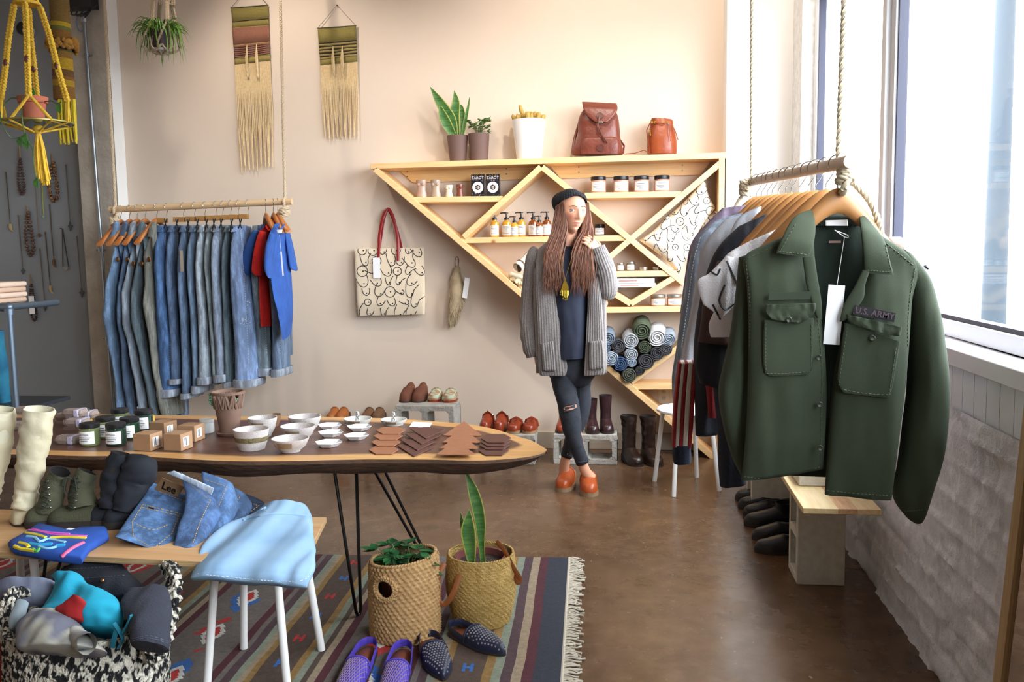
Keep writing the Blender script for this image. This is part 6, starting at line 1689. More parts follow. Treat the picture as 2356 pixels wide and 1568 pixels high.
for k in range(4): MB().box((c0.x-.32, PRY-.02, c0.z+.018+k*.028), (c0.x-.035+.006*(k % 2), PRY+.2, c0.z+.045+k*.028)).build('folded_layer', mat('beige towel %d' % (k % 2), ('c4a48c', 'd3b9a4')[k % 2], rough=.9), t, bevel=.01)
mt_ = mat('indigo tie dye', '0f4a6e', rough=.9, col2='2f87a0', nscale=7, ncon=.5)
t = empty('indigo_cloth', V(c0.x-.16, PRY+.2, zs_), 'indigo tie-dyed cloth hanging from the pipe rack', 'cloth')
MB().slab([((-60, 760), (4, 760)), ((-60, 820), (12, 820)), ((-60, 880), (17, 880)), ((-60, 925), (21, 925))], PRY+.2, .04, n=20, sub=6, p=4, wr=.02, wf=(12, 3), seed=3).build('draped_cloth', mt_, t, smooth=80)
MB().tube([PY(-40, 762, PRY+.2), V(PY(-40, 762, PRY+.2).x, PRY+.2, c0.z)], .004, 6).build('hanging_string', m_card, t)
# ================================================================ YELLOW MACRAME HANGER
YY = 3.75
m_yel = mat('yellow cotton cord', 'c99a1c', rough=.9, col2='dcb440', nscale=50, bump=.5, bscale=200)
ym_ = empty('macrame_plant_hanger', PY(85, 425, YY), 'yellow macrame hanger with wooden beads and a round glass shelf', 'plant hanger')
cx_ = PY(83, 285, YY); RS = abs(PY(155, 285, YY).x-PY(10, 285, YY).x)/2
rc = PY(62, 8, YY); Rr = .05
MB().lathe([(Rr-.003, -.003), (Rr+.004, -.003), (Rr+.004, .004), (Rr-.003, .004), (Rr-.003, -.003)], rc, n=30).tube([rc+V(Rr*cos(2*pi*k/24), Rr*sin(2*pi*k/24), 0) for k in range(25)], .007, 8).build('wrapped_ring', m_yel, ym_)
legs_ = []
for k, (ang) in enumerate((radians(208), radians(296), radians(30), radians(120))):
 top_ = rc+V(Rr*cos(ang), Rr*sin(ang), -.01); bot = V(cx_.x, cx_.y, cx_.z)+V(RS*cos(ang)*.86, RS*sin(ang)*.86, .105)
 q = [top_, top_.lerp(bot, .33)+V(.006*cos(ang), 0, 0), top_.lerp(bot, .66), bot]
 braid_mb(q, .0125, .035).build('braided_cord', m_yel, ym_, smooth=60)
 bd = top_.lerp(bot, .62); MB().ball(bd, .013, 12, 8, sc=(1, 1, 1.5)).build('wooden_bead', mat('dark wood bead', '5c2a1c', rough=.4), ym_)
 ring_ = []
 for s in (-.35, .35):
  e = V(cx_.x, cx_.y, cx_.z)+V(RS*cos(ang+s*1.6), RS*sin(ang+s*1.6), 0)
  MB().tube([bot, e], .005, 6).tube([bot+V(.004, 0, 0), e+V(.006, 0, 0)], .005, 6).tube([e, V(cx_.x, cx_.y, cx_.z-.04)], .0045, 6).build('split_cord', m_yel, ym_)
mb = MB()
for k in range(6): mb.tube([rc+V(Rr*cos(k), Rr*sin(k), 0), rc+V(.02*cos(k), .02*sin(k), .2), V(rc.x, rc.y, CEIL-.02)], .004, 5)
mb.build('top_cords', m_yel, ym_)
MB().lathe([(0, 0), (RS*.99, 0), (RS, .004), (RS*.99, .008), (0, .008)], cx_, n=48).build('glass_shelf', mat('green tinted glass', '6c8a7c', rough=.05, trans=.7), ym_)
MB().tube([cx_+V(cos(2*pi*k/48)*RS, sin(2*pi*k/48)*RS, .004) for k in range(49)], .005, 6).build('rim', mat('rim brass', '8a7a3c', rough=.4, metal=.5), ym_)
mb = MB(); rn = random.Random(5); kx = PY(88, 300, YY)
tb_ = PY(92, 425, YY); L_ = kx.z-tb_.z
for k in range(30):
 a = rn.uniform(0, 6.28); R_ = rn.uniform(.005, .026)
 mb.tube(smoothpath([kx+V(0, 0, .01), kx+V(cos(a)*R_*.7, sin(a)*R_*.7, -L_*.3), kx+V(cos(a)*R_+.003, sin(a)*R_, -L_*.7), kx+V(cos(a)*R_*1.2+.006, sin(a)*R_, -L_*rn.uniform(.9, 1.02))], 3), .0042, 5)
mb.ball(kx+V(0, 0, .005), .022, 12, 8).build('tassel', m_yel, ym_, smooth=60)
m_terra = mat('terracotta', 'a0523a', rough=.8, col2='ae6248', nscale=12)
pc_ = V(PY(78, 272, YY).x, YY, cx_.z+.009)
tp_ = empty('terracotta_potted_vine', pc_, 'trailing vine in a terracotta pot on the glass shelf of the yellow hanger', 'plant')
MB().lathe([(0, 0), (.05, 0), (.056, .008), (.05, .009), (0, .006)], pc_, n=28).build('saucer', mat('white plastic saucer', 'cfd2d8', rough=.4), tp_)
pot(pc_+V(0, 0, .009), .042, .058, .098, m_terra, tp_, rim=1)
MB().lathe([(0, 0), (.05, 0), (.05, .003), (0, .004)], pc_+V(0, 0, .09)).build('soil', m_soil, tp_)
m_vine = mat('vine stem', '3c5a30', rough=.5); m_vl = mat('vine leaf', '3f7a2c', rough=.4)
def vine(pts, lv, y):
 q = smoothpath([PY(a, b_, yy) for (a, b_), yy in zip(pts, y)], 6); MB().tube(q, .0025, 6).build('vine', m_vine, tp_)
 for i in lv:
  p = q[min(i, len(q)-1)]
  blade([p, p+V(.008, -.012, -.01), p+V(.014, -.016, -.03), p+V(.014, -.014, -.048)], [.003, .015, .013, .001], m_vl, tp_, tw=rn.uniform(-.5, .5))
vine([(70, 235), (72, 212), (52, 222), (50, 262), (55, 300), (60, 320), (74, 340), (78, 380), (85, 420)], [4, 26, 30, 46], [3.75, 3.72, 3.69, 3.6, 3.6, 3.6, 3.68, 3.7, 3.72])
vine([(45, 228), (25, 226), (4, 250), (2, 275), (12, 300), (30, 318), (58, 310)], [33], [3.75, 3.72, 3.66, 3.6, 3.58, 3.6, 3.62])
vine([(100, 235), (118, 232), (130, 238), (142, 234)], [14], [3.75, 3.72, 3.69, 3.66])
vine([(62, 232), (60, 215), (72, 205), (78, 222)], [6, 12], [3.75, 3.73, 3.73, 3.72])
# ================================================================ OCHRE WOVEN TUBE HANGING
OY = 4.3
oh = empty('ochre_woven_hanging', PY(150, 330, OY), 'long ochre and yellow woven hanging with a ruffle and fringe', 'wall hanging')
def band(y0, y1, xl0, xr0, xl1, xr1, colr, nm='woven_band', y=OY):
 MB().slab([((xl0, y0), (xr0, y0)), ((lerp(xl0, xl1, .5), lerp(y0, y1, .5)), (lerp(xr0, xr1, .5), lerp(y0, y1, .5))), ((xl1, y1), (xr1, y1))], y, .05, n=22, sub=3, p=2.2, edge=1).build(nm, mat('ochre yarn '+colr, colr, rough=.95, bump=.9, bscale=160, bdist=.006, stretch=(1, 1, 5), col2='%02x%02x%02x' % tuple(int(int(colr[i:i+2], 16)*.75) for i in (0, 2, 4)), nscale=60), oh, smooth=70)
def ox(y): return 118+(y/330)*14, 154+(y/330)*22
prev = -60
for y1, cc in ((53, '7a5a20'), (63, 'b8960c'), (72, '6a6a2a'), (92, '8a5a18'), (120, '5a5220'), (136, '8a6420'), (162, 'b88f10'), (178, '6a4618'), (186, '8a5a18'), (200, 'b08a14'), (230, '8a5c18')):
 a0, b0 = ox(prev); a1, b1 = ox(y1); band(prev, y1, a0, b0, a1, b1, cc); prev = y1
rn = random.Random(6); mb = MB()
for k in range(90):
 a = rn.uniform(0, 2*pi); cc = PY(142, 92, OY); cc2 = cc+V(cos(a)*.052, sin(a)*.05, rn.uniform(-.01, .015))
 mb.ball(cc2+V(cos(a)*.012, sin(a)*.015, -.03+rn.uniform(-.02, .02)), rn.uniform(.011, .017), 8, 6)
mb.build('loop_ruffle', mat('ruffle yarn', '6e4818', rough=.95, col2='9a6a1c', nscale=30, bump=.6, bscale=120), oh, smooth=80)
mb = MB()
for k in range(60):
 s = rn.random(); x = lerp(134, 172, s); dy = rn.uniform(-.04, .04)
 mb.tube(smoothpath([PY(x, 228, OY+dy), PY(x+1+rn.uniform(-2, 2), 270, OY+dy), PY(lerp(x, round((x-134)/9)*9+138, .6)+3, rn.uniform(318, 333), OY+dy)], 4), .0045, 5)
mb.build('fringe', mat('yellow fringe yarn', 'b09a1c', rough=.95, col2='c8ae30', nscale=30), oh)['kind'] = 'stuff'
MB().tube([PY(132, -60, OY), V(PY(132, -60, OY).x, OY, CEIL)], .004, 6).build('hanging_cord', m_rope, oh)
# ================================================================ ROPE MACRAME WITH SPIKY PLANT
SY = 5.45
sh = empty('rope_plant_hanger', PY(372, 130, SY), 'natural rope macrame hanger before the cream wall, top left', 'plant hanger')
pb = PY(372, 118, SY)
m_jute = mat('jute rope', 'a8957c', rough=.95, bump=.6, bscale=200)
for (x0, xm, yy, dy) in ((352, 350, 50, -.06), (368, 366, 45, .07), (384, 385, 45, -.07), (396, 402, 42, .05)):
 q = [PY(x0, -30, SY+dy*.3), PY(x0, 10, SY+dy*.5), PY(xm, yy, SY+dy)]; q.insert(0, V(lerp(q[0].x, pb.x, .7), SY, CEIL))
 braid_mb(q, .0115, .05).build('braided_rope', m_jute, sh, smooth=60)
 for s in (-1, 1):
  e = V(pb.x+(.055 if xm > 372 else -.055)+s*.03, SY+dy+s*.02, pb.z+.03)
  braid_mb([PY(xm, yy, SY+dy), e, V(pb.x, SY, pb.z-.02)], .006, .04).build('split_rope', m_jute, sh, smooth=60)
for k in range(6):
 a0 = k*pi/3; MB().tube(smoothpath([pb+V(.075*cos(a0), .075*sin(a0), .03), pb+V(.07*cos(a0+.5), .07*sin(a0+.5), -.005), pb+V(.075*cos(a0+1.05), .075*sin(a0+1.05), .03)], 5), .007, 6).build('net_rope', m_jute, sh, smooth=60)
sp_ = empty('hanging_spiky_plant', pb, 'green spiky plant in a dark brown pot held by the rope hanger', 'plant')
pot(pb+V(0, 0, .012), .05, .066, .12, mat('dark brown pot', '3c2a2a', rough=.5), sp_)
MB().lathe([(0, 0), (.056, 0), (.066, .012), (.06, .013), (0, .008)], pb, n=28).build('saucer', mat('white plastic saucer', 'cfd2d8'), sp_)
mb = MB(); rn = random.Random(14)
for k in range(190):
 a = rn.uniform(0, 2*pi); b0 = pb+V(.045*cos(a)*rn.random(), .045*sin(a)*rn.random(), .12); R_ = rn.uniform(.05, .13); up = rn.uniform(.0, .07)
 hang = rn.random() < .22
 if hang: q = [b0, b0+V(cos(a)*.09, sin(a)*.06, .02), b0+V(cos(a)*.12, sin(a)*.07, -.07), b0+V(cos(a)*.13+rn.uniform(-.02, .02), sin(a)*.07, rn.uniform(-.2, -.1))]
 else: q = [b0, b0+V(cos(a)*R_*.5, sin(a)*R_*.4, up), b0+V(cos(a)*R_*1.0, sin(a)*R_*.8, up*.9), b0+V(cos(a)*R_*1.35, sin(a)*R_*.9, up*.6-rn.uniform(0, .06))]
 q = [V(p.x, min(p.y, BY-.02), p.z) for p in q]
 mb.tube(smoothpath(q, 4), [.004]*8+[.0038, .003, .0022, .0014, .0005], 5, flat=.35)
mb.build('spiky_leaves', mat('grassy green leaf', '3c6b1c', rough=.45, col2='6a9a30', nscale=30), sp_, smooth=60)
# ================================================================ THINGS ON THE TABLE
def TB(px, py, r=0, z=TZ): p = PZ(px, py, z); return V(p.x, p.y+r, z+.001)
for px, py, gl, lb in ((195, 1028, '6f7a50', 'pale green jar with black lid, front left of the jar group'), (256, 1028, '1d3428', 'dark green jar with black lid, front right of the jar group'), (232, 1011, '7b8458', 'pale green jar with black lid behind the two front jars'),
     (288, 1013, '1f3a2a', 'dark green jar with black lid beside the kraft boxes'), (266, 990, '5d6a48', 'pale jar with black lid, farthest back of the jars'), (321, 993, '20382c', 'dark green jar with black lid, back right of the jars')):
 jar(TB(px, py, .037), .037, .085, gl, '17171a', lb, grp='black-lidded jars on the table', lidh=.2)
for px, py, lb in ((155, 978, 'clear dropper bottle, leftmost of the row behind the soaps'), (171, 977, 'yellow dropper bottle, second in the row'), (186, 977, 'pale dropper bottle, third in the row'), (206, 976, 'yellow dropper bottle, right end of the row of four'), (318, 972, 'dropper bottle half hidden behind a dark jar'), (350, 973, 'yellow dropper bottle alone behind the kraft boxes')):
 c = TB(px, py); t = empty('dropper_bottle', c, lb, 'bottle', 'dropper bottles on the table')
 lq = mat('amber oil', 'b8901c', rough=.08, coat=.8) if 'yellow' in lb else mat('clear oil', 'a89e84', rough=.08, coat=.8)
 MB().lathe([(0, 0), (.0125, 0), (.013, .003), (.013, .030), (.006, .037), (0, .037)], c, n=20).build('glass_body', lq, t)
 MB().lathe([(.0075, 0), (.0075, .012), (.005, .014), (.0055, .026), (.003, .034), (0, .034)], c+V(0, 0, .036), n=16).build('dropper_cap', m_black, t)
 MB().box(c+V(-.008, -.0138, .006), c+V(.008, -.0125, .024)).build('label', m_card, t)
m_kr = mat('kraft card', 'a07c5c', rough=.75, col2='9a7656', nscale=30)
for x0, x1, yt, yb, rz, lb in ((308, 352, 999, 1037, 0, 'kraft cardboard cube with label, front left'), (378, 425, 999, 1037, 0, 'kraft cardboard cube with label, front right'), (410, 455, 978, 1016, .05, 'kraft cardboard cube behind the front right one'), (346, 388, 972, 1008, -.1, 'kraft cardboard cube behind the front left one')):
 a = TB(x0, yb); b_ = TB(x1, yb); s = .073; c = V(a.x+s/2, a.y+s/2, a.z); t = empty('cardboard_box', c, lb, 'box', 'kraft cardboard cubes')
 R = rotz(rz-.12)
 MB().obox(c+V(0, 0, .031), (s, s, .062), R).build('box', m_kr, t, bevel=.0015, smooth=0)
 lbo = MB().obox(c+R @ V(s/2+.0006, -.005, .031), (.0008, .034, .034), R).build('label', m_card, t, smooth=0)
 MB().obox(c+R @ V(s/2+.0012, -.005, .031), (.0006, .004, .03), R).obox(c+R @ V(s/2+.0012, -.014, .031), (.0006, .002, .03), R).build('label_print', mat('label print', '3a3a3c'), lbo, smooth=0)
c = TB(468, 998, .03); jar(c, .03, .055, 'cfd0cc', 'c8c8c4', 'clear plastic jar with pale contents behind the kraft cubes', lab=False)
m_pulp = mat('grey pulp', '8d7c72', rough=.9, bump=.4, bscale=120)
SO = ((146, 1023, 0, 'moulded pulp soap box, front, resting on the table'), (150, 1006, .03, 'moulded pulp soap box behind the front one'), (146, 996, .055, 'moulded pulp soap box, top of the pile'), (172, 985, .03, 'moulded pulp soap box by the dropper bottles'), (40, 990, .0, 'moulded pulp soap box between the tall boots'), (30, 975, .03, 'moulded pulp soap box on another between the tall boots'), (128, 985, .02, 'moulded pulp soap box beside the cream boot'))
for x, y, dz, lb in SO:
 c = TB(x, y, .035)+V(0, 0, dz*.0)
 if dz: c.y += .05
 c.z += dz; t = empty('soap_box', c, lb, 'soap box', 'moulded pulp soap boxes')
 mb = MB(); rg = []
 for z, k in ((0, .86), (.006, .94), (.013, 1), (.0135, 1.05), (.016, 1.05), (.0165, 1), (.024, .94), (.029, .84)):
  rg.append([c+V((abs(cos(a))**.45)*(1 if cos(a) > 0 else -1)*.047*k, (abs(sin(a))**.45)*(1 if sin(a) > 0 else -1)*.033*k, z) for a in [2*pi*q/32 for q in range(32)]])
 MB().rings(rg).build('pulp_case', m_pulp, t, smooth=40)
 q = mat('lilac paper band', 'b7b0c8', rough=.6)
 MB().box(c+V(.012, -.0345, -.0003), c+V(.034, .0345, .0302)).build('paper_band', q, t, bevel=.004)
m_clay = mat('brown ribbed clay', '6d5144', rough=.8, col2='7d6252', nscale=20)
c = TB(517, 1005, .045); t = empty('cutout_clay_planter', c, 'brown clay pot with triangular cut-outs and a trailing succulent', 'planter')
MB().lathe([(0, 0), (.045, 0), (.052, .012), (.047, .013), (0, .008)], c, n=32).build('saucer', m_clay, t)
mb = MB(); H_ = .165; n = 48
def pr_(z): return .036+(.062-.036)*z/H_
rg = [[c+V(cos(2*pi*k/n)*r, sin(2*pi*k/n)*r, .01+z) for k in range(n)] for z, r in [(0, .0), (0, .036)]+[(H_*q/14*.62, pr_(H_*q/14*.62)+(.0007 if q % 2 else 0)) for q in range(1, 15)]]
mb.rings(rg, cap=False).rings([[c+V(cos(2*pi*k/n)*r, sin(2*pi*k/n)*r, .01+z) for k in range(n)] for z, r in ((H_*.93, pr_(H_*.93)), (H_*.94, pr_(H_)+.004), (H_, pr_(H_)+.005), (H_, pr_(H_)-.004), (H_*.93, pr_(H_)-.006), (H_*.93, pr_(H_*.93)))], cap=False)
mb.lathe([(0, 0), (.05, 0)], c+V(0, 0, .01+H_*.6), n=n)
for k in range(12):
 a = 2*pi*k/12
 for s in (-1, 1):
  z0, z1 = H_*.6, H_*.94; a1 = a+s*pi/12*.9
  mb.tube([c+V(cos(a)*pr_(z0), sin(a)*pr_(z0), .01+z0), c+V(cos(a1)*pr_(z1), sin(a1)*pr_(z1), .01+z1)], .0055, 6)
 a2 = a+pi/12
 mb.tube([c+V(cos(a2)*pr_(z0), sin(a2)*pr_(z0), .01+z0), c+V(cos(a2)*pr_(z1), sin(a2)*pr_(z1), .01+z1)], .004, 6)
mb.build('cutout_pot', m_clay, t, smooth=40)
mb = MB(); rn = random.Random(3)
def succ(pts):
 q = smoothpath([PY(a, b_, c.y-.02) for a, b_ in pts], 8)
 for p in q:
  for k in range(3): mb.ball(p+V(rn.uniform(-.006, .006), rn.uniform(-.006, .006), rn.uniform(-.004, .004)), .0052, 6, 5, sc=(1, 1, .7))
succ([(484, 906), (485, 918), (490, 930), (503, 933), (520, 930)]); succ([(525, 932), (538, 925), (545, 918)]); succ([(508, 940), (512, 955), (508, 960)])
mb.build('succulent_beads', mat('succulent green', '5f9a7c', rough=.5), t, smooth=80)
m_ston = mat('speckled stoneware', 'b4aaa6', rough=.5, col2='c6bfba', nscale=240, ncon=.2)
m_stin = mat('glazed inside', 'c9c6cc', rough=.3, col2='b6b2b6', nscale=200, ncon=.2)
def bowl(x0, x1, yt, yb, lb, foot=.55, mo=None, band=None, wav=False, name='stoneware_bowl', ring=False, inner=None):
 c = TB((x0+x1)/2, yb-3); R = abs(PZ(x1, yb, TZ).x-PZ(x0, yb, TZ).x)/2*.97; c.y += R*foot
 h = max(.02, PY((x0+x1)/2, (yt[0] if isinstance(yt, tuple) else yt), c.y).z-TZ)
 t = empty(name, c, lb, 'bowl', 'stoneware bowls on the table')
 mo = mo or m_ston; n = 40
 MB().lathe([(0, .002), (R*foot*.9, .002), (R*foot, 0), (R*foot*1.02, .004), (lerp(R*foot, R, .62), h*.42), (R*.97, h*.85), (R, h), (R*.95, h), (R*.9, h*.8), (lerp(R*foot, R, .5), h*.35), (R*foot*.7, .009), (0, .007)], c, n=n).build('bowl_body', mo, t, smooth=50)
 if band: MB().rings([[c+V(cos(2*pi*k/n)*r_, sin(2*pi*k/n)*r_, z_) for k in range(n)] for r_, z_ in ((lerp(lerp(R*foot, R, .62), R*.97, .02)+.0016, h*.43), (lerp(lerp(R*foot, R, .62), R*.97, .55)+.0016, h*.66))], cap=False).build('glaze_band', mat('olive glaze band', '5c5236', rough=.6, col2='7a6c48', nscale=60, bump=.6, bscale=90), t, smooth=60)
 if wav:
  mb = MB()
  for k in range(40):
   a = 2*pi*k/40; mb.ball(c+V(cos(a)*R*.955, sin(a)*R*.955, h-.0035), .0016, 5, 4)
  mb.build('brown_rim_marks', mat('brown glaze dots', '6a5648', rough=.5), t)
  vs = []; m3 = mat('tan glaze wash', '8a745c', rough=.5)
  for k in range(13):
   a = -pi/2+(k/12-.5)*.9; vs += [c+V(cos(a)*(lerp(R*foot, R, .62)+.0018), sin(a)*(lerp(R*foot, R, .62)+.0018), h*.42), c+V(cos(a)*(R*.97+.0015), sin(a)*(R*.97+.0015), h*.82)]
  MB().add(vs, [(2*k, 2*k+2, 2*k+3, 2*k+1) for k in range(12)]).build('glaze_patch', m3, t, smooth=60)
 if ring:
  MB().lathe([(.014, 0), (.008, .03), (.006, .05), (.004, h+.012), (0, h+.016)], c+V(0, 0, .004), n=16).build('ring_cone', mat('patterned white glaze', 'd0cdc8', rough=.3, col2='4a4440', nscale=160, ncon=.12), t, smooth=60)
 return t
bowl(526, 609, 986, 1042, 'grey speckled stoneware planter with an olive glazed band, in front', .72, band=True)
bowl(564, 632, 960, 1010, 'tan and white stoneware bowl behind the banded planter', .55, wav=True)
bowl(606, 643, 953, 985, 'small brown stoneware cup at the back edge of the table', .65, mo=mat('brown glaze', '7a5c40', rough=.4))
bowl(657, 734, 957, 1000, 'speckled stoneware bowl, farthest back of the three wide ones', .5, wav=True)
bowl(638, 720, 979, 1020, 'speckled stoneware bowl, middle of the three wide ones', .5, wav=True)
bowl(617, 705, 1007, 1046, 'speckled stoneware bowl, nearest of the three wide ones', .5, wav=True)
bowl(783, 850, 962, 983, 'small white patterned ring dish with a centre cone, left', .7, mo=mat('white glaze', 'd8d6ce', rough=.25), ring=True, name='ring_dish', wav=True)
bowl(869, 932, 964, 984, 'small white patterned ring dish with a centre cone, right', .7, mo=mat('white glaze', 'd8d6ce'), ring=True, name='ring_dish', wav=True)
m_porc = mat('white porcelain', 'eeecea', rough=.2)
for x0, x1, y0, y1, lb in ((730, 787, 974, 992, 'white hexagonal dish, left column, farthest'), (731, 791, 990, 1010, 'white hexagonal dish, left column, middle'), (724, 789, 1010, 1037, 'white hexagonal dish, left column, nearest'), (797, 856, 977, 996, 'white hexagonal dish, right column, far'), (790, 850, 995, 1019, 'white hexagonal dish, right column, near')):
 c = TB((x0+x1)/2, (y0+y1)/2+3); R = abs(PZ(x1, (y0+y1)/2, TZ).x-PZ(x0, (y0+y1)/2, TZ).x)/2
 MB().lathe([(0, 0), (R*.62, 0), (R, .017), (R*.97, .018), (R*.62, .004), (0, .004)], c, n=6).build('hexagonal_dish', m_porc, label=lb, cat='dish', group='white hexagonal dishes', smooth=0, bevel=.0008)
c = [PZ(x, y, TZ+.001) for x, y in ((942, 981), (988, 984), (994, 972), (950, 970))]
MB().prism(c, (0, 0, .0008)).build('paper_card', m_card, label='small blank white card lying flat on the table', cat='card', smooth=0)
lt_, ld_ = mat('tan leather', '9c6646', rough=.6, col2='8e5a3c', nscale=30), mat('dark brown leather', '4d2a24', rough=.5, col2='5a332a', nscale=30)
def coaster(pts, z, m, lb, grp):
 P_ = [PZ(x, y, TZ+z) for x, y in pts]
 MB().prism(P_, (0, 0, .0032)).build('leather_coaster', m, label=lb, cat='coaster', group=grp, smooth=0, bevel=.0006)
OR = ('farthest', 'second', 'third', 'nearest')
def hexpts(cx, cy, w, h): return [(cx-w/2, cy), (cx-w*.27, cy+h/2), (cx+w*.27, cy+h/2), (cx+w/2, cy-h*.05), (cx+w*.27, cy-h/2), (cx-w*.27, cy-h/2)]
for k, (cx, cy) in enumerate(((899, 991), (893, 1004), (888, 1018), (883, 1036))): coaster(hexpts(cx, cy, 68, 16+k), .0012+.0036*(3-k), lt_, 'tan leather hexagon coaster, %s of four' % OR[k], 'tan hexagon coasters')
for k, (cx, cy) in enumerate(((982, 995), (972, 1008), (962, 1022), (955, 1036))): coaster([(cx-40, cy-9), (cx-2, cy+15), (cx+42, cy-6), (cx+3, cy-12)], .0012+.0036*(3-k), ld_, 'dark brown square leather coaster, %s of four' % OR[k], 'dark square coasters')
for k, (cx, cy) in enumerate(((1064, 998), (1062, 1014), (1056, 1028), (1048, 1042))): coaster([(cx-44, cy+4), (cx-30, cy+5), (cx+34, cy+5), (cx+44, cy+3), (cx+20, cy-15), (cx+4, cy-28), (cx-16, cy-15)], .0012+.0036*k, lt_, 'tan leather triangular coaster, %s of the tree-shaped fan' % OR[k], 'tan triangle coasters')
for k, (cx, cy) in enumerate(((1141, 1009), (1140, 1017), (1138, 1025), (1136, 1038))): coaster(hexpts(cx, cy, 70, 20), .0012+.0036*(3-k), ld_, 'dark brown leather hexagon coaster, %s of four by the table tip' % OR[k], 'dark hexagon coasters')
# ================================================================ THINGS ON THE PLYWOOD BENCH
def ptube(mb, path, n=22, sub=5, wr=0, seed=0, sy=1.0):
 """path of (px,py,r_px,Y): soft round sleeve"""
 C = smoothpath([PY(x, y, Y) for x, y, r, Y in path], sub); N = len(C); Rr = [r*Y/FPX for x, y, r, Y in path]; rg = []; prev = None
 for i, c in enumerate(C):
  x = i/(N-1)*(len(Rr)-1); k = min(int(x), len(Rr)-2); r = lerp(Rr[k], Rr[k+1], x-k)
  t = (C[min(i+1, N-1)]-C[max(i-1, 0)]).normalized(); a = prev or V(1, 0, 0); u = (a-t*a.dot(t)).normalized(); w = t.cross(u); prev = u
  rg.append([c+u*cos(q)*(r+wr*nz(i*.45+seed, cos(q)*1.2, sin(q)*1.2))+w*sin(q)*(r+wr*nz(i*.45+seed, cos(q)*1.2, sin(q)*1.2))*sy for q in [2*pi*j/n for j in range(n)]])
 mb.rings(rg, cap=False); return rg
m_bootw = mat('cream boot leather', 'cdc7ae', rough=.5, col2='bcae8a', nscale=4, bump=.3, bscale=16, bdist=.02)
m_heel = mat('dark boot sole', '2c211c', rough=.6)
def tallboot(dx, Y, lb, fl=0):
 t = empty('tall_boot', PY(50+dx, 1205, Y), lb, 'boot', 'cream tall boots'); t.location.z = BZ
 mb = MB(); rg = ptube(mb, [(88+dx, 940, 37, Y), (84+dx, 985, 39, Y), (76+dx, 1035, 37, Y), (70+dx, 1080, 33, Y), (62+dx, 1120, 29, Y), (56+dx, 1150, 28, Y-.01), (50+dx, 1172, 28, Y-.02)], wr=.010, seed=dx, n=28)
 mb.add(rg[-1], [tuple(range(len(rg[-1])))])
 mb.build('shaft', m_bootw, t, smooth=80)
 inr = [[p.lerp(sum(r, V(0, 0, 0))/len(r), .06) for p in r] for r in (rg[0], rg[3], rg[8])]; MB().rings([rg[0]]+inr, cap=False).add(inr[-1], [tuple(range(28))]).build('lining', mat('pale lining', 'c9c2a8', rough=.8), t, smooth=60)
 f = MB(); zf = BZ
 q = PY(58+dx, 1170, Y); toe = PZ(14+dx, 1207, BZ)
 rg = []
 for k in range(15):
  s = k/14; c = V(lerp(q.x+.012, toe.x, s), lerp(Y+.005, toe.y+.02, s), 0); w_ = (.038+.008*sin(s*pi))*(1 if s < .6 else max(.08, (1-((s-.6)/.42)**2))); hh = lerp(.085, .055, min(1, s*1.3)) if s < .7 else lerp(.05, .012, ((s-.7)/.3)**1.5); z0 = BZ+.006+.018*max(0, 1-s*3)
  d = (toe-q); d.z = 0; d.normalize(); sd = V(-d.y, d.x, 0)
  rg.append([c+sd*cos(a)*w_+V(0, 0, z0+hh*(sin(a) if a <= pi else 0)) for a in [pi*j/14 for j in range(15)]])
 f.rings(rg).build('foot', m_bootw, t, smooth=70)
 s_ = MB().rings([[V(r[0].x, r[0].y, BZ+.001), V(r[-1].x, r[-1].y, BZ+.001), V(r[-1].x, r[-1].y, r[-1].z+.002), V(r[0].x, r[0].y, r[0].z+.002)] for r in rg]); s_.build('sole', m_heel, t, smooth=40)
 ink(t.children[0], [[(112+dx, 955), (110+dx, 1000), (96+dx, 1070), (88+dx, 1110), (78+dx, 1150)], [(56+dx, 950), (80+dx, 957), (118+dx, 953)]], .0012, mat('tan stitching', '7a6a48'), 'side_seam', t)
tallboot(0, 2.665, 'cream tall boot, right one of the pair on the bench'); tallboot(-88, 2.65, 'cream tall boot, left one, cut by the photo edge')
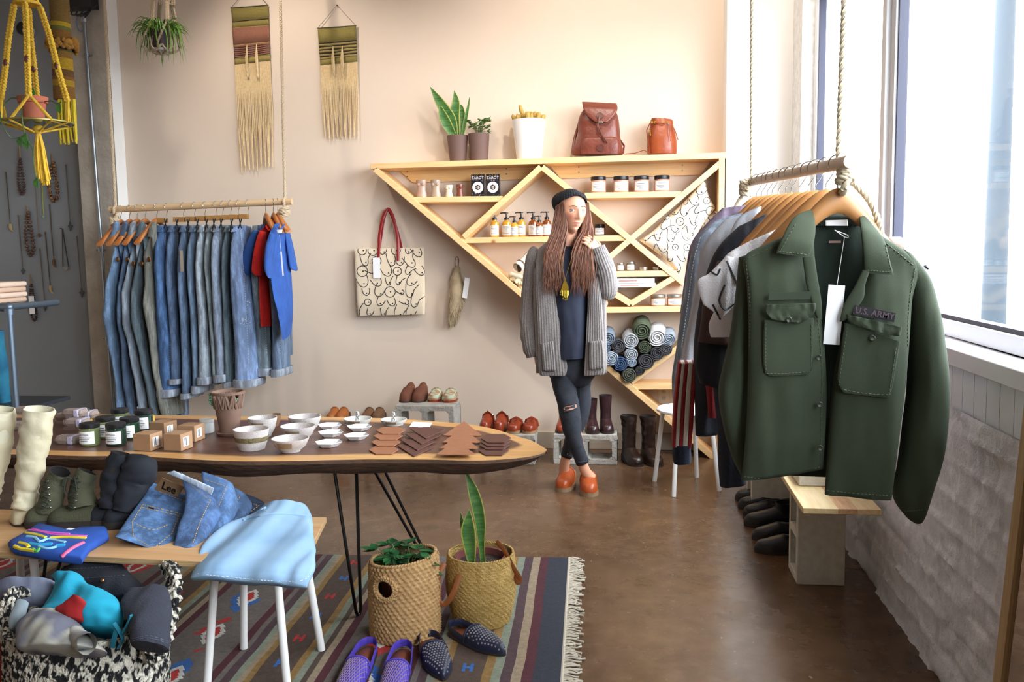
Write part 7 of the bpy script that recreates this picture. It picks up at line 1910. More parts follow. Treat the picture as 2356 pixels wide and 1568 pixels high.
def ankleboot(path, toe, m, lb, lace=None, grp='olive lace-up boots', name='ankle_boot', wr=.004, hs=.05):
 dY = PZ(path[-1][0], path[-1][1]+34, BZ).y-path[-1][3]; path = [(a, b_, c_, d_+dY) for a, b_, c_, d_ in path]; Y = path[-1][3]; t = empty(name, PY(path[-1][0], path[-1][1], Y), lb, 'boot', grp); t.location.z = BZ
 mb = MB(); rg = ptube(mb, path, wr=wr, n=26, seed=path[0][0], sy=1.1); mb.add(rg[-1], [tuple(range(26))])
 q = sum(rg[-1], V(0, 0, 0))/26; R = path[-1][2]*Y/FPX; toe = PZ(toe[0], toe[1], BZ); toe.z = 0; d = V(toe.x-q.x, toe.y-q.y, 0); L = d.length; d.normalize(); sd = V(-d.y, d.x, 0); fr = []
 for k in range(15):
  s = k/14; c = V(q.x, q.y, 0)+d*(L*s-R*.9*(1-s)); w_ = (R*.98 if s < .3 else lerp(R*.98, .046, min(1, (s-.3)/.3)))*(1 if s < .7 else sqrt(max(.05, 1-((s-.7)/.305)**2))); hh = (lerp(q.z-BZ+.02, .062, min(1, (s/.5)**.8)) if s < .5 else .062*(1 if s < .72 else sqrt(max(.1, 1-((s-.72)/.29)**2))))
  fr.append([c+sd*(abs(cos(a))**.8*(1 if cos(a) > 0 else -1))*w_+V(0, 0, BZ+.02+(hh-.02)*sin(a)**.8) for a in [pi*j/14 for j in range(15)]])
 up = mb.rings(fr).build('upper', m, t, smooth=70)
 MB().rings([[r[0]*1+sd*.004+V(0, 0, -.019-(0)), r[-1]-sd*.004+V(0, 0, -.019), r[-1]-sd*.004+V(0, 0, .004), r[0]+sd*.004+V(0, 0, .004)] for r in fr]).build('sole', mat('grey rubber sole', '2a2622', rough=.7), t, smooth=40)
 inr = [[p.lerp(sum(r, V(0, 0, 0))/26, .08) for p in r] for r in (rg[0], rg[4], rg[8])]; MB().rings([rg[0]]+inr, cap=False).add(inr[-1], [tuple(range(26))]).build('lining', m_dark, t, smooth=60)
 if lace:
  bv = bvh_of(up); ml = mat('dark olive lace', '2c3226', rough=.8); st = []
  for k in range(6):
   a = k/5; x = lerp(lace[0], lace[2], a); y = lerp(lace[1], lace[3], a); st += [[(x-7, y-3), (x+9, y+4)], [(x-8, y+4), (x+8, y-5)]]
  ink(None, st, .0026, ml, 'laces', t, bv=bv, lift=.002)
  x, y = lace[0], lace[1]; a = on_surf(bv, x, y, .006)
  if a is not None:
   for s in ((-.025, -.05), (.012, -.07), (-.03, -.02), (.02, .02)): MB().tube(smoothpath([a, a+V(s[0]*.8, -.012, .012), a+V(s[0]*1.2, -.014, s[1]*.5), a+V(s[0], -.01, s[1])], 4), .0022, 6).build('lace_end', ml, t)
  mb2 = MB()
  for k in range(5):
   p = on_surf(bv, lerp(lace[0], lace[2], k/4)+12, lerp(lace[1], lace[3], k/4)+2, .001)
   if p is not None: mb2 = MB().ball(p, .0035, 8, 5); mb2.build('eyelet', m_wire, t)
 return t
m_oliv = mat('olive canvas', '3c3d2a', rough=.85, col2='4a4a34', nscale=10, bump=.3, bscale=200)
ankleboot([(139, 1084, 25, 2.82), (130, 1105, 27, 2.82), (122, 1130, 27, 2.81), (116, 1155, 29, 2.80), (112, 1172, 30, 2.80)], (62, 1208), m_oliv, 'olive lace-up boot, left of the pair behind the blue tee', (98, 1105, 104, 1165))
ankleboot([(202, 1084, 23, 2.80), (192, 1105, 27, 2.79), (188, 1130, 29, 2.78), (190, 1155, 33, 2.76), (192, 1172, 34, 2.75)], (112, 1208), m_oliv, 'olive lace-up boot, right of the pair beside the black boots', (172, 1105, 160, 1165))
m_bden = mat('black suede', '0b0e15', rough=.9, col2='131722', nscale=8, bump=.3, bscale=400, bdist=.002)
ankleboot([(282, 1042, 26, 2.86), (272, 1075, 32, 2.85), (266, 1110, 32, 2.84), (262, 1145, 32, 2.83), (258, 1170, 33, 2.82)], (205, 1205), m_bden, 'black slouch boot, left of the pair', grp='black slouch boots', name='slouch_boot', wr=.011)
ankleboot([(330, 1055, 33, 2.82), (322, 1080, 42, 2.80), (308, 1110, 38, 2.79), (296, 1145, 35, 2.77), (288, 1172, 34, 2.76)], (236, 1212), m_bden, 'black slouch boot, right of the pair, beside the folded jeans', grp='black slouch boots', name='slouch_boot', wr=.011)
tc_ = [(88, 1206), (165, 1222), (190, 1214), (243, 1214), (247, 1232), (205, 1256), (186, 1284), (120, 1276), (35, 1262), (22, 1246), (55, 1228)]
P_ = [PZ(x, y, BZ+.022) for x, y in tc_]
tee = MB(); ctr = sum(P_, V(0, 0, 0))/len(P_); n = len(P_)
R_ = lambda k, z: [ctr+(p-ctr)*k+V(0, 0, z-(BZ+.022)) for p in P_]
tee.rings([R_(.96, BZ+.001), R_(1.03, BZ+.008), R_(1.03, BZ+.020), R_(.97, BZ+.029), R_(.6, BZ+.033), R_(.2, BZ+.033)])
tp = empty('folded_t_shirt', V(ctr.x, ctr.y, BZ), 'folded blue tee with a bright printed picture on the bench', 't-shirt')
to = tee.build('folded_shirt', mat('blue jersey', '1c4fa8', rough=.9, col2='173f8a', nscale=14), tp, smooth=60)
bv = bvh_of(to)
for cc, r, st in (('d45ab8', .004, [[(66, 1219), (90, 1222), (120, 1229), (150, 1231), (200, 1233)], [(75, 1216), (110, 1224), (160, 1228)]]), ('d8c22c', .006, [[(60, 1226), (85, 1230), (105, 1236)], [(115, 1238), (150, 1236), (198, 1238)], [(45, 1248), (60, 1252), (66, 1258)], [(34, 1256), (50, 1262), (80, 1266)]]),
    ('8cc4e0', .005, [[(62, 1234), (80, 1236), (92, 1246), (112, 1240), (150, 1247)], [(90, 1256), (110, 1262), (130, 1258)]]), ('2a9ac8', .007, [[(70, 1250), (90, 1254), (120, 1252)], [(130, 1256), (150, 1254)]]), ('e05a80', .006, [[(143, 1280), (165, 1262), (192, 1248)]]), ('4aa048', .005, [[(75, 1262), (85, 1268), (90, 1262)]])):
 ink(None, st, r, mat('print '+cc, cc, rough=.6), 'printed_picture', tp, bv=bv, lift=.0005, n=6)
MB().obox(PZ(165, 1217, BZ+.03), (.03, .012, .004), rotz(-.1)).build('neck_label', m_card, tp)
m_patch = mat('leather patch', '7a5c3c', rough=.7)
FJ = [ # stations, Y, colour, label
 ([((548, 1132), (604, 1152)), ((540, 1160), (612, 1172)), ((520, 1195), (596, 1192)), ((505, 1215), (570, 1205))], [3.0, 2.97, 2.92, 2.88], '182c50', 'very dark blue folded jeans, farthest in the leaning row'),
 ([((512, 1110), (560, 1132)), ((508, 1150), (576, 1160)), ((490, 1200), (560, 1190)), ((470, 1235), (530, 1215))], [2.98, 2.94, 2.88, 2.84], '27508c', 'dark blue folded jeans, fourth in the leaning row'),
 ([((468, 1088), (530, 1108)), ((470, 1145), (545, 1160)), ((458, 1210), (520, 1205)), ((436, 1262), (492, 1240))], [2.97, 2.91, 2.83, 2.77], '3468b0', 'mid-blue folded jeans, middle of the leaning row'),
 ([((420, 1088), (492, 1140)), ((430, 1150), (505, 1175)), ((418, 1215), (478, 1225)), ((400, 1276), (452, 1262))], [2.95, 2.88, 2.78, 2.70], '2c5a9e', 'blue folded jeans second from the front, with pale inner edge'),
 ([((352, 1112), (463, 1152)), ((332, 1150), (452, 1190)), ((298, 1196), (432, 1240)), ((267, 1236), (404, 1282))], [2.93, 2.84, 2.72, 2.62], '2e64ac', 'folded blue jeans with leather waistband patch at the front of the row'),
]
for i, (st, Y_, cc, lb) in enumerate(FJ):
 dY = PZ((st[-1][0][0]+st[-1][1][0])/2, (st[-1][0][1]+st[-1][1][1])/2, BZ).y+.02+.035*(4-i)-Y_[-1]; Y_ = [q+dY for q in Y_]
 t = empty('folded_jeans', PY(st[-1][0][0], st[-1][0][1], Y_[-1]), lb, 'jeans', 'folded jeans on the bench'); t.location.z = BZ
 m = dn('folded', cc); o = MB().slab(st, Y_, .03 if i < 4 else .034, n=18, sub=6, p=3.2, wr=.010, wf=(16, 16), seed=i*3.3+2, vec=(-.15, -.8, .55)).build('folded_denim', m, t, smooth=70)
 bv = bvh_of(o); a, b_ = st[0]; c_, d_ = st[-1]
 ink(None, [[(lerp(a[0], b_[0], .05), a[1]+14), (lerp(a[0], b_[0], .5), lerp(a[1], b_[1], .5)+14), (b_[0]-6, b_[1]+12)], [(b_[0]-8, b_[1]+10), (lerp(b_[0], d_[0], .5)-12, lerp(b_[1], d_[1], .5)), (d_[0]-10, d_[1]-8)]], .0013, m_thread, 'stitching', t, bv=bv, dash=.008)
 if i == 3: MB().slab([((384, 1088), (400, 1082)), ((440, 1112), (452, 1104)), ((486, 1138), (492, 1122))], 2.90+dY, .004, n=8, p=3).build('pale_inner_edge', dn('pale', 'a8bcd4'), t)
 if i == 4:
  pk = [(328, 1160), (414, 1180), (396, 1226), (352, 1262), (306, 1232), (304, 1200), (328, 1160)]
  ink(None, [[pk[k], pk[k+1]] for k in range(6)]+[[(326, 1166), (413, 1186)], [(314, 1205), (350, 1218), (388, 1206)]], .0016, m_thread, 'pocket_stitching', t, bv=bv, dash=.008)
  pc = [PY(x, y, lerp(Y_[0], Y_[1], max(-.2, (y-1132)/38))-.07) for x, y in ((374, 1098), (424, 1120), (402, 1145), (356, 1124))]; pc[2] = pc[1]+pc[3]-pc[0]; pc[2] = pc[1]+pc[3]-pc[0]
  nn2 = (pc[1]-pc[0]).cross(pc[3]-pc[0]).normalized();
  if nn2.y > 0: nn2 = -nn2
  MB().prism(pc, nn2*.003).build('waistband_patch', m_patch, t, smooth=0)
  ux = (pc[1]-pc[0]).normalized(); uz = ux.cross(nn2).normalized()
  M3 = Matrix((ux, -nn2, -uz if uz.z < 0 else uz)).transposed(); text('Lee', 'patch_lettering', sum(pc, V(0, 0, 0))/4+nn2*.0036, .036, m_iron, t, rot=M3, bold=True)
  p = on_surf(bv, 348, 1169, .002)
  if p: MB().obox(p, (.018, .003, .007), roty(.2)).build('woven_tag', m_black, t)
t = empty('denim_skirt', PZ(600, 1260, BZ), 'pale blue denim skirt draped over the right corner of the bench', 'skirt')
st = [((604, 1168), (706, 1164)), ((574, 1186), (714, 1184)), ((520, 1212), (719, 1212)), ((478, 1246), (722, 1246)), ((456, 1280), (723, 1280)), ((444, 1308), (722, 1306)), ((438, 1326), (712, 1330)), ((437, 1330), (704, 1350))]
o = MB().slab(st, [2.82, 2.76, 2.66, 2.54, 2.42, 2.33, 2.30, 2.29], [.045, .04, .035, .03, .028, .026, .024, .018], n=34, sub=6, p=3.5, wr=.036, wf=(13, 4.5), seed=9, vec=(0, -.75, .65)).build('skirt_body', mat('light washed denim', '7699ba', rough=.9, col2='93b2cc', nscale=6, bump=.25, bscale=600, bdist=.002), t, smooth=80)
bv = bvh_of(o)
ink(None, [[(440, 1318), (520, 1326), (600, 1334), (690, 1336), (716, 1318)]], .0014, mat('pale thread', 'b8c0c8'), 'hem_stitching', t, bv=bv, dash=.009)
ink(None, [[(560, 1196), (600, 1186), (650, 1182), (712, 1188)]], .005, mat('light washed denim', '8fb0cc'), 'waistband_fold', t, bv=bv, n=6)
MB().tube(smoothpath([PY(592, 1182, 2.74), PY(600, 1172, 2.73), PY(612, 1166, 2.74), PY(606, 1174, 2.73)], 5), .0025, 6).build('belt_loop', mat('light washed denim', '8fb0cc'), t)
# ================================================================ FOREGROUND: BASKETS, SLIPPERS
c = PZ(195, 1600, 0); KY = 2.18; kc = V(PY(195, 1560, KY).x, KY+.02, 0)
kb = empty('knitted_basket', kc, 'black and white knitted basket full of clothes at the lower left', 'basket')
m_kb = mat('black white knit', '0d0d0f', rough=.95, col2='c9c2b2', nscale=75, ncon=.10, stretch=(1, 1, .5), bump=1, bscale=90, bdist=.02, detail=1)
KR = .205; n = 140; rg = []
zt3 = PY(195, 1500, KY-KR+.02).z
for i in range(34):
 z = zt3*i/33; r = KR*(.93+.10*sin(i/33*pi*.8)); rg.append([kc+V(cos(a)*(r+.006*abs(sin(a*35+(i % 2)*pi/2))), sin(a)*(r+.006*abs(sin(a*35+(i % 2)*pi/2)))*.9, z+.006*sin(a*3)*i/33) for a in [2*pi*j/n for j in range(n)]])
rg2 = [[p.lerp(V(kc.x, kc.y, p.z), .08) for p in rg[k]] for k in (33, 25, 15)]
MB().rings(rg, cap=False).rings([rg[33]]+rg2, cap=False).add(rg2[-1], [tuple(range(n))]).build('knitted_body', m_kb, kb, smooth=180)
hp = smoothpath([kc+V(KR*.98, -.06, zt3-.05), kc+V(KR*1.18, -.08, zt3-.06), kc+V(KR*1.28, -.05, zt3-.01), kc+V(KR*1.2, .03, zt3+.07), kc+V(KR*1.0, .10, zt3+.10), kc+V(KR*.8, .14, zt3+.09)], 6)
braid_mb(hp[::3], .022, .05).build('braided_handle', m_kb, kb, smooth=70)
braid_mb([kc+V(-KR*.98, -.06, zt3-.05), kc+V(-KR*1.0, -.02, zt3+.06), kc+V(-KR*.9, .08, zt3+.02)], .018, .05).build('braided_handle', m_kb, kb, smooth=70)
def heap(st, Y, T, m, lb, cat, name, seed, wr=.018, wf=(16, 14), p=2.2, extra=None):
 t = empty(name, PY(st[-1][0][0], st[-1][0][1], Y if not isinstance(Y, list) else Y[-1]), lb, cat, 'clothes heaped in the knitted basket')
 o = MB().slab(st, Y, T, n=24, sub=6, p=p, wr=wr, wf=wf, seed=seed, vec=(0, -.7, .7)).build('crumpled_cloth', m, t, smooth=80)
 return t, o
m_bj = mat('black denim', '0f1219', rough=.9, col2='191d28', nscale=12, bump=.3, bscale=240)
t, o = heap([((145, 1304), (280, 1296)), ((140, 1325), (300, 1318)), ((200, 1350), (330, 1345)), ((230, 1385), (350, 1370))], [2.42, 2.38, 2.33, 2.3], .03, m_bj, 'black jeans with button lying at the back of the knitted basket', 'jeans', 'black_jeans', 2)
ink(o, [[(150, 1308), (210, 1306), (275, 1300)], [(180, 1330), (240, 1326), (290, 1322)]], .0013, mat('grey thread', '3e414a'), 'stitching', t, dash=.008); MB().ball(PY(236, 1335, 2.30), .006, 10, 6).build('button', m_btn, t)
t, o = heap([((0, 1346), (130, 1340)), ((-6, 1365), (138, 1362)), ((10, 1388), (128, 1385)), ((30, 1405), (100, 1398))], 2.26, .05, mat('plaid cotton', '5c5a78', rough=.9, col2='8a93a8', nscale=26, ncon=.3, stretch=(1, 1, .2)), 'folded plaid grey-lilac garment at the left of the basket', 'garment', 'plaid_garment', 3, wr=.008)
t, o = heap([((125, 1330), (190, 1326)), ((130, 1350), (205, 1345)), ((100, 1395), (262, 1370)), ((92, 1410), (280, 1400)), ((170, 1430), (280, 1430)), ((195, 1455), (268, 1455))], [2.24, 2.22, 2.17, 2.13, 2.12, 2.12], .045, mat('turquoise cotton', '087c98', rough=.85, col2='0f9cb8', nscale=8), 'turquoise hooded top crumpled in the middle of the basket', 'top', 'turquoise_top', 4, wr=.022)
for q in ([(262, 1432), (275, 1452), (282, 1470), (272, 1490)], [(282, 1455), (296, 1430), (302, 1415)], [(268, 1445), (262, 1470), (258, 1488)]): MB().tube(smoothpath([PY(a, b_, 2.05) for a, b_ in q], 5), .007, 8, flat=.5).build('tie_cord', mat('teal cord', '08687c', rough=.85), t)
t, o = heap([((172, 1376), (192, 1378)), ((145, 1395), (200, 1390)), ((132, 1408), (200, 1410)), ((150, 1428), (198, 1432))], 2.09, .03, mat('red jersey', '8c0e0e', rough=.9), 'bright red cloth peeking out between the turquoise folds', 'cloth', 'red_cloth', 5, wr=.01)
t, o = heap([((290, 1368), (385, 1352)), ((280, 1400), (392, 1390)), ((300, 1440), (388, 1440)), ((304, 1475), (390, 1478)), ((306, 1488), (386, 1492))], [2.22, 2.14, 2.06, 2.02, 2.01], .04, mat('charcoal denim', '22242f', rough=.9, col2='2c2f3c', nscale=14, bump=.3, bscale=240), 'charcoal denim leg hanging over the right rim of the basket', 'jeans', 'charcoal_jeans', 6, wr=.014)
ink(o, [[(306, 1468), (345, 1462), (388, 1476)], [(306, 1473), (345, 1467), (388, 1481)]], .0013, mat('grey thread', '3e414a'), 'stitching', t, dash=.008)
m_camo = mat('faded camouflage', '5a5a66', rough=.9, col2='9a988c', nscale=14, ncon=.18, detail=1)
t, o = heap([((75, 1412), (150, 1412)), ((45, 1435), (178, 1430)), ((40, 1465), (205, 1462)), ((42, 1492), (240, 1492)), ((60, 1500), (240, 1500))], [2.12, 2.07, 2.03, 2.0, 2.0], .045, m_camo, 'faded camouflage garment at the front of the basket', 'garment', 'camouflage_garment', 7, wr=.016)
mb = MB(); rgc = ptube(mb, [(165, 1455, 22, 2.04), (180, 1470, 25, 2.0), (200, 1480, 26, 1.96)], wr=.004, n=22); mb.build('open_sleeve', m_camo, t, smooth=70)
t, o = heap([((40, 1385), (62, 1382)), ((28, 1410), (55, 1410)), ((22, 1435), (45, 1438)), ((28, 1452), (38, 1452))], 2.12, .02, mat('grey blue striped cloth', '6a7c88', rough=.9, col2='a4b0b4', nscale=30, stretch=(1, 1, .2)), 'pale blue-grey striped strip of cloth at the left inside the basket', 'cloth', 'striped_cloth', 8, wr=.004)
MB().slab([((-60, 1455), (6, 1455)), ((-60, 1500), (10, 1500)), ((-60, 1590), (13, 1590))], 2.3, .03, n=10, sub=4, wr=.01).build('red_cloth', mat('orange red cloth', 'c82a12', rough=.9), label='bright orange-red cloth at the lower left corner behind the basket', cat='cloth', smooth=80)
bC_ = PZ(915, 1484, .012); R1 = .122; gc = V(bC_.x, bC_.y+R1*.9, .012)
H1 = PY(900, 1303, gc.y-R1*.8).z-.012
m_sea = mat('seagrass', 'a07a4c', rough=.85, col2='c09a68', nscale=40, bump=.5, bscale=90)
sb_ = empty('seagrass_basket', gc, 'tall braided seagrass basket with a round hole in its side, holding a plant', 'basket')
def braidwall(c, prof, H, rows, cols, hole=None, seed=0, amp=.006, tilt=0, r_in=.012):
 """wall of plaited knuckles; returns mesh builder"""
 mb = MB(); NJ = cols*4; NI = rows*4; pts = []
 for i in range(NI+1):
  z = H*i/NI; r0 = prof(i/NI); row = []
  for j in range(NJ):
   a = 2*pi*j/NJ; ri = i//4; ph = (j+2*(ri % 2)) % 4
   q = sin(pi*((i % 4)+.0)/4)*.55+.45; k = .5+.5*sin(2*pi*(ph)/4+(i % 4)*.8)
   r = r0+amp*q*k+.002*nz(j, i, seed); row.append(c+V(cos(a)*r, sin(a)*r, z+tilt*cos(a)*i/NI))
  pts.append(row)
 fs = []; vs = [p for r in pts for p in r]
 for i in range(NI):
  for j in range(NJ):
   f = (i*NJ+j, i*NJ+(j+1) % NJ, (i+1)*NJ+(j+1) % NJ, (i+1)*NJ+j)
   if hole:
    m_ = (vs[f[0]]+vs[f[2]])/2
    if m_.y < c.y and (V(m_.x-hole[0].x, 0, m_.z-hole[0].z)).length < hole[1]: continue
   fs.append(f)
 mb.add(vs, fs)
 inn = []
 for i in range(0, NI+1, 4):
  r0 = prof(i/NI)-r_in; inn.append([c+V(cos(2*pi*j/NJ)*r0, sin(2*pi*j/NJ)*r0, H*i/NI+tilt*cos(2*pi*j/NJ)*i/NI) for j in range(NJ)])
 k = len(mb.v); v2 = [p for r in inn for p in r]; f2 = []
 for i in range(len(inn)-1):
  for j in range(NJ):
   f = (i*NJ+j, (i+1)*NJ+j, (i+1)*NJ+(j+1) % NJ, i*NJ+(j+1) % NJ); m_ = (v2[f[0]]+v2[f[2]])/2
   if hole and m_.y < c.y and (V(m_.x-hole[0].x, 0, m_.z-hole[0].z)).length < hole[1]: continue
   f2.append(f)
 mb.add(v2, f2); mb.add(inn[0], [tuple(range(NJ))])
 rim = [c+V(cos(2*pi*j/60)*(prof(1)-r_in*.4), sin(2*pi*j/60)*(prof(1)-r_in*.4), H+tilt*cos(2*pi*j/60)) for j in range(61)]
 b2 = braid_mb(rim[::4]+[rim[0]], r_in*.75, .03); mb.add(b2.v, b2.f)
 return mb
hz = PY(884, 1357, gc.y-R1); HO = (hz, .036)
braidwall(gc, lambda u: R1*(.98-.02*u+.03*sin(u*pi)), H1, 20, 40, HO, 1, .0075, tilt=.014).build('woven_wall', m_sea, sb_, smooth=70)
braid_mb([V(hz.x+cos(2*pi*j/20)*.038, gc.y-sqrt(max(0, R1**2-(hz.x+cos(2*pi*j/20)*.038-gc.x)**2))-.002, hz.z+sin(2*pi*j/20)*.038) for j in range(21)], .009, .03).build('hole_rim', m_sea, sb_, smooth=70)
ip = gc+V(0, 0, .04); pot(ip, .06, .085, H1*.78-.04, mat('plastic plant pot', '5c3030', rough=.6), sb_, name='inner_pot')
MB().lathe([(0, 0), (.078, 0), (.078, .003), (0, .005)], ip+V(0, 0, H1*.7-.05)).build('soil', m_soil, sb_)
pl_ = empty('jade_leaf_plant', ip+V(0, 0, H1*.7-.045), 'dark green leafy plant growing in the seagrass basket with the hole', 'plant')
leafy(pl_, ip+V(0, 0, H1*.7-.05), 34, .095, .13, mat('dark leaf green', '1f4a2a', rough=.35, col2='39683a', nscale=30), 8, w=.017, L=.058, up=.2)
bD = PZ(1098, 1450, .012); R2 = .125; wc = V(bD.x, bD.y+R2*.8, .012); H2 = PY(1098, 1296, wc.y-R2*.88).z-.012
wb = empty('woven_basket', wc, 'round tan woven basket with leather handles holding a snake plant', 'basket')
m_wv = mat('tan woven palm', 'a3803f', rough=.8, col2='c2a160', nscale=50, bump=.6, bscale=160)
pf = lambda u: R2*(.80+.24*sin(min(1, u*1.15)*pi*.62)-.06*u*u)
braidwall(wc, pf, H2, 26, 34, None, 2, .0035, r_in=.008).build('woven_wall', m_wv, wb, smooth=70)
m_tanl = mat('tan handle leather', '8a4e24', rough=.45)
for sx, pts in ((-1, [(1022, 1295), (1008, 1330), (1008, 1375), (1022, 1390), (1042, 1365), (1058, 1320)]), (1, [(1142, 1246), (1158, 1262), (1178, 1300), (1196, 1330), (1190, 1338), (1182, 1310)])):
 yy = wc.y-R2*.9 if sx < 0 else wc.y-.02
 MB().tube(smoothpath([PY(a, b_, yy-(.02 if 0 < k < 5 else -.0)) for k, (a, b_) in enumerate(pts)], 6), .0095, 8, flat=.28, upv=(0, 1, 0)).build('leather_handle', m_tanl, wb, smooth=60)
pot(wc+V(0, 0, .02), .07, pf(1)*.78, H2*.97-.02, mat('pinkish plastic pot', '7a4440', rough=.5), wb, name='inner_pot')
MB().lathe([(0, 0), (pf(1)*.70, 0), (pf(1)*.70, .004), (0, .006)], wc+V(0, 0, H2*.86), n=40).build('soil', m_soil, wb)
snp = empty('snake_plant', wc+V(0, 0, H2*.86), 'yellow-edged snake plant with one tall leaf in the round basket', 'plant')
sy_ = wc.y-.01
blade([PY(1112, 1300, sy_), PY(1108, 1250, sy_), PY(1104, 1190, sy_), PY(1090, 1130, sy_), PY(1071, 1082, sy_)], [.008, .012, .021, .020, .001], m_snake, snp, me_=m_snakee, fold=.35)
blade([PY(1086, 1302, sy_-.02), PY(1082, 1260, sy_-.02), PY(1078, 1215, sy_-.02), PY(1080, 1170, sy_-.02)], [.010, .022, .026, .001], m_snake, snp, me_=m_snakee, fold=.35)
blade([PY(1080, 1300, sy_+.02), PY(1070, 1240, sy_+.02), PY(1064, 1205, sy_+.02), PY(1060, 1178, sy_+.02)], [.006, .010, .008, .001], m_snake, snp, me_=m_snakee)
def slipper(h, toe, L, W, mu, ms, lb, grp, stud=None, weave=None, edge=None):
 a, b_ = PZ(*h, .012), PZ(*toe, .012); ang = math.atan2(b_.y-a.y, b_.x-a.x); L = (b_-a).length
 t, P, zb, w = shoe(a, ang, L, W, mu, ms, label=lb, name='slipper', style='mule', heel=0, sole=.008, toe=1.35, hgt=.05, grp=grp, cat='slipper', mi=mat('tan insole', '8a4a2c', rough=.6))
 rim = [P(u*L, s*w(u), .018+.012*(1-u*2)) for u, s in [(x/20, 1) for x in range(9, -1, -1)]+[(x/20, -1) for x in range(0, 10)]]
 MB().rings([[p+V(0, 0, -.012), p+V(0, 0, .012), p+V(0, 0, .013), p+V(0, 0, -.012)] for p in rim]).build('quarter', edge or mu, t, solid=.003)
 up = [o for o in t.children if o.name.startswith('upper')][0]; bv = bvh_of(up)
 if stud:
  mb = MB()
  for i in range(13):
   for j in range(-5, 6):
    p0 = P(L*(.46+.53*i/12), W*.1*(j+(i % 2)*.5), .2); r = bv.ray_cast(p0, V(0, 0, -1), 1)
    if r[0] is not None: mb.ball(r[0], .0034, 6, 4)
  mb.build('silver_studs', stud, t)['kind'] = 'stuff'
 if weave:
  for cc_, k0 in ((weave[0], 1), (weave[1], -1)):
   mb = MB()
   for q in range(-9, 20):
    run = []
    for s in range(24):
     u = .43+.56*s/23; v = (q*.09+k0*(u*1.2)-(0 if k0 > 0 else -.9))-.6
     r = bv.ray_cast(P(L*u, W*v, .2), V(0, 0, -1), 1) if abs(v) < .55 else (None,)
     if r[0] is not None: run.append(r[0]+V(0, 0, .0006))
     else:
      if len(run) > 1: mb.tube(run, .0011, 4)
      run = []
    if len(run) > 1: mb.tube(run, .0011, 4)
   mb.build('woven_lines', cc_, t)['kind'] = 'stuff'
 return t
m_nvl = mat('navy slipper leather', '1a1f38', rough=.5); m_sil = mat('silver stud', 'c9cbd0', metal=.9, rough=.3)
m_pur = mat('purple raffia', '3c2a8c', rough=.6, col2='4c38a8', nscale=40); mps = mat('black slipper sole', '2a221e', rough=.7)
slipper((1040, 1452), (1162, 1508), .25, .09, m_nvl, mps, 'studded navy slipper pointing right beside the woven basket', 'studded slippers', stud=m_sil, edge=m_nvl)
slipper((984, 1476), (1022, 1566), .25, .09, m_nvl, mps, 'studded navy slipper pointing toward the viewer', 'studded slippers', stud=m_sil, edge=m_nvl)
wv_ = (mat('violet thread', '7a68c8', rough=.6), mat('tan thread', '8c7450', rough=.6))
slipper((852, 1492), (776, 1640), .25, .085, m_pur, mps, 'purple woven slipper, left of the pair at the bottom edge', 'purple slippers', weave=wv_)
slipper((930, 1498), (888, 1648), .25, .085, m_pur, mps, 'purple woven slipper, right of the pair at the bottom edge', 'purple slippers', weave=wv_)
# ================================================================ SHOES ALONG THE BACK WALL AND BY THE WINDOW
def ws(px, py, z, ang, L, W, mu, ms, lb, grp, **k):
 """toe nearest the viewer at picture point"""
 p = PZ(px, py, z); d = V(cos(ang), sin(ang), 0); h = p-d*L; h.z = z
 return shoe(h, ang, L, W, mu, ms, label=lb, name=k.pop('name', 'clog'), cat=k.pop('cat', 'shoe'), grp=grp, **k)[0]
A9 = radians(-95)
mbr = mat('brown suede', '6a3c26', rough=.8, col2='5c3220', nscale=20); mred = mat('red brown leather', '7c2c16', rough=.3, col2='8e3a1e', nscale=14); mwd = mat('shoe wood', '5c4030', rough=.6)
zb_ = .383
ws(928, 926, zb_, A9, .17, .085, mbr, m_heel, 'brown suede clog, left of the pair on the stacked blocks', 'brown clogs', style='shoe', heel=.035, hgt=.085, sole=.01)
ws(957, 926, zb_, A9, .17, .085, mbr, m_heel, 'brown suede clog, right of the pair on the stacked blocks', 'brown clogs', style='shoe', heel=.035, hgt=.085, sole=.01)
mpt = mat('patterned fabric', '9c6a4a', rough=.7, col2='a8b49a', nscale=34, ncon=.15, stretch=(1, 1, 3))
ws(994, 925, zb_, A9, .16, .085, mpt, mred, 'multicoloured patterned mule, left one on the stacked blocks', 'patterned mules', style='clog', heel=.01, hgt=.06)
ws(1028, 926, zb_, A9, .16, .09, mpt, mred, 'multicoloured patterned mule, right one on the stacked blocks', 'patterned mules', style='clog', heel=.01, hgt=.06)
for px, s in ((1112, 'left'), (1145, 'right')):
 t = ws(px, 996, .191, A9, .18, .078, mred, mwd, 'glossy red-brown clog with buckled strap, %s of the pair' % s, 'red buckled clogs', style='clog', heel=.05, sole=.015, hgt=.085)
 c = t.location; MB().ball(c+V(.030, -.082, .10), .008, 8, 6).build('buckle', m_wire, t); MB().tube([c+V(-.037, -.066, .05), c+V(-.032, -.07, .095), c+V(0, -.075, .122), c+V(.032, -.07, .095), c+V(.037, -.066, .05)], .007, 8, flat=.4).build('strap', mred, t)
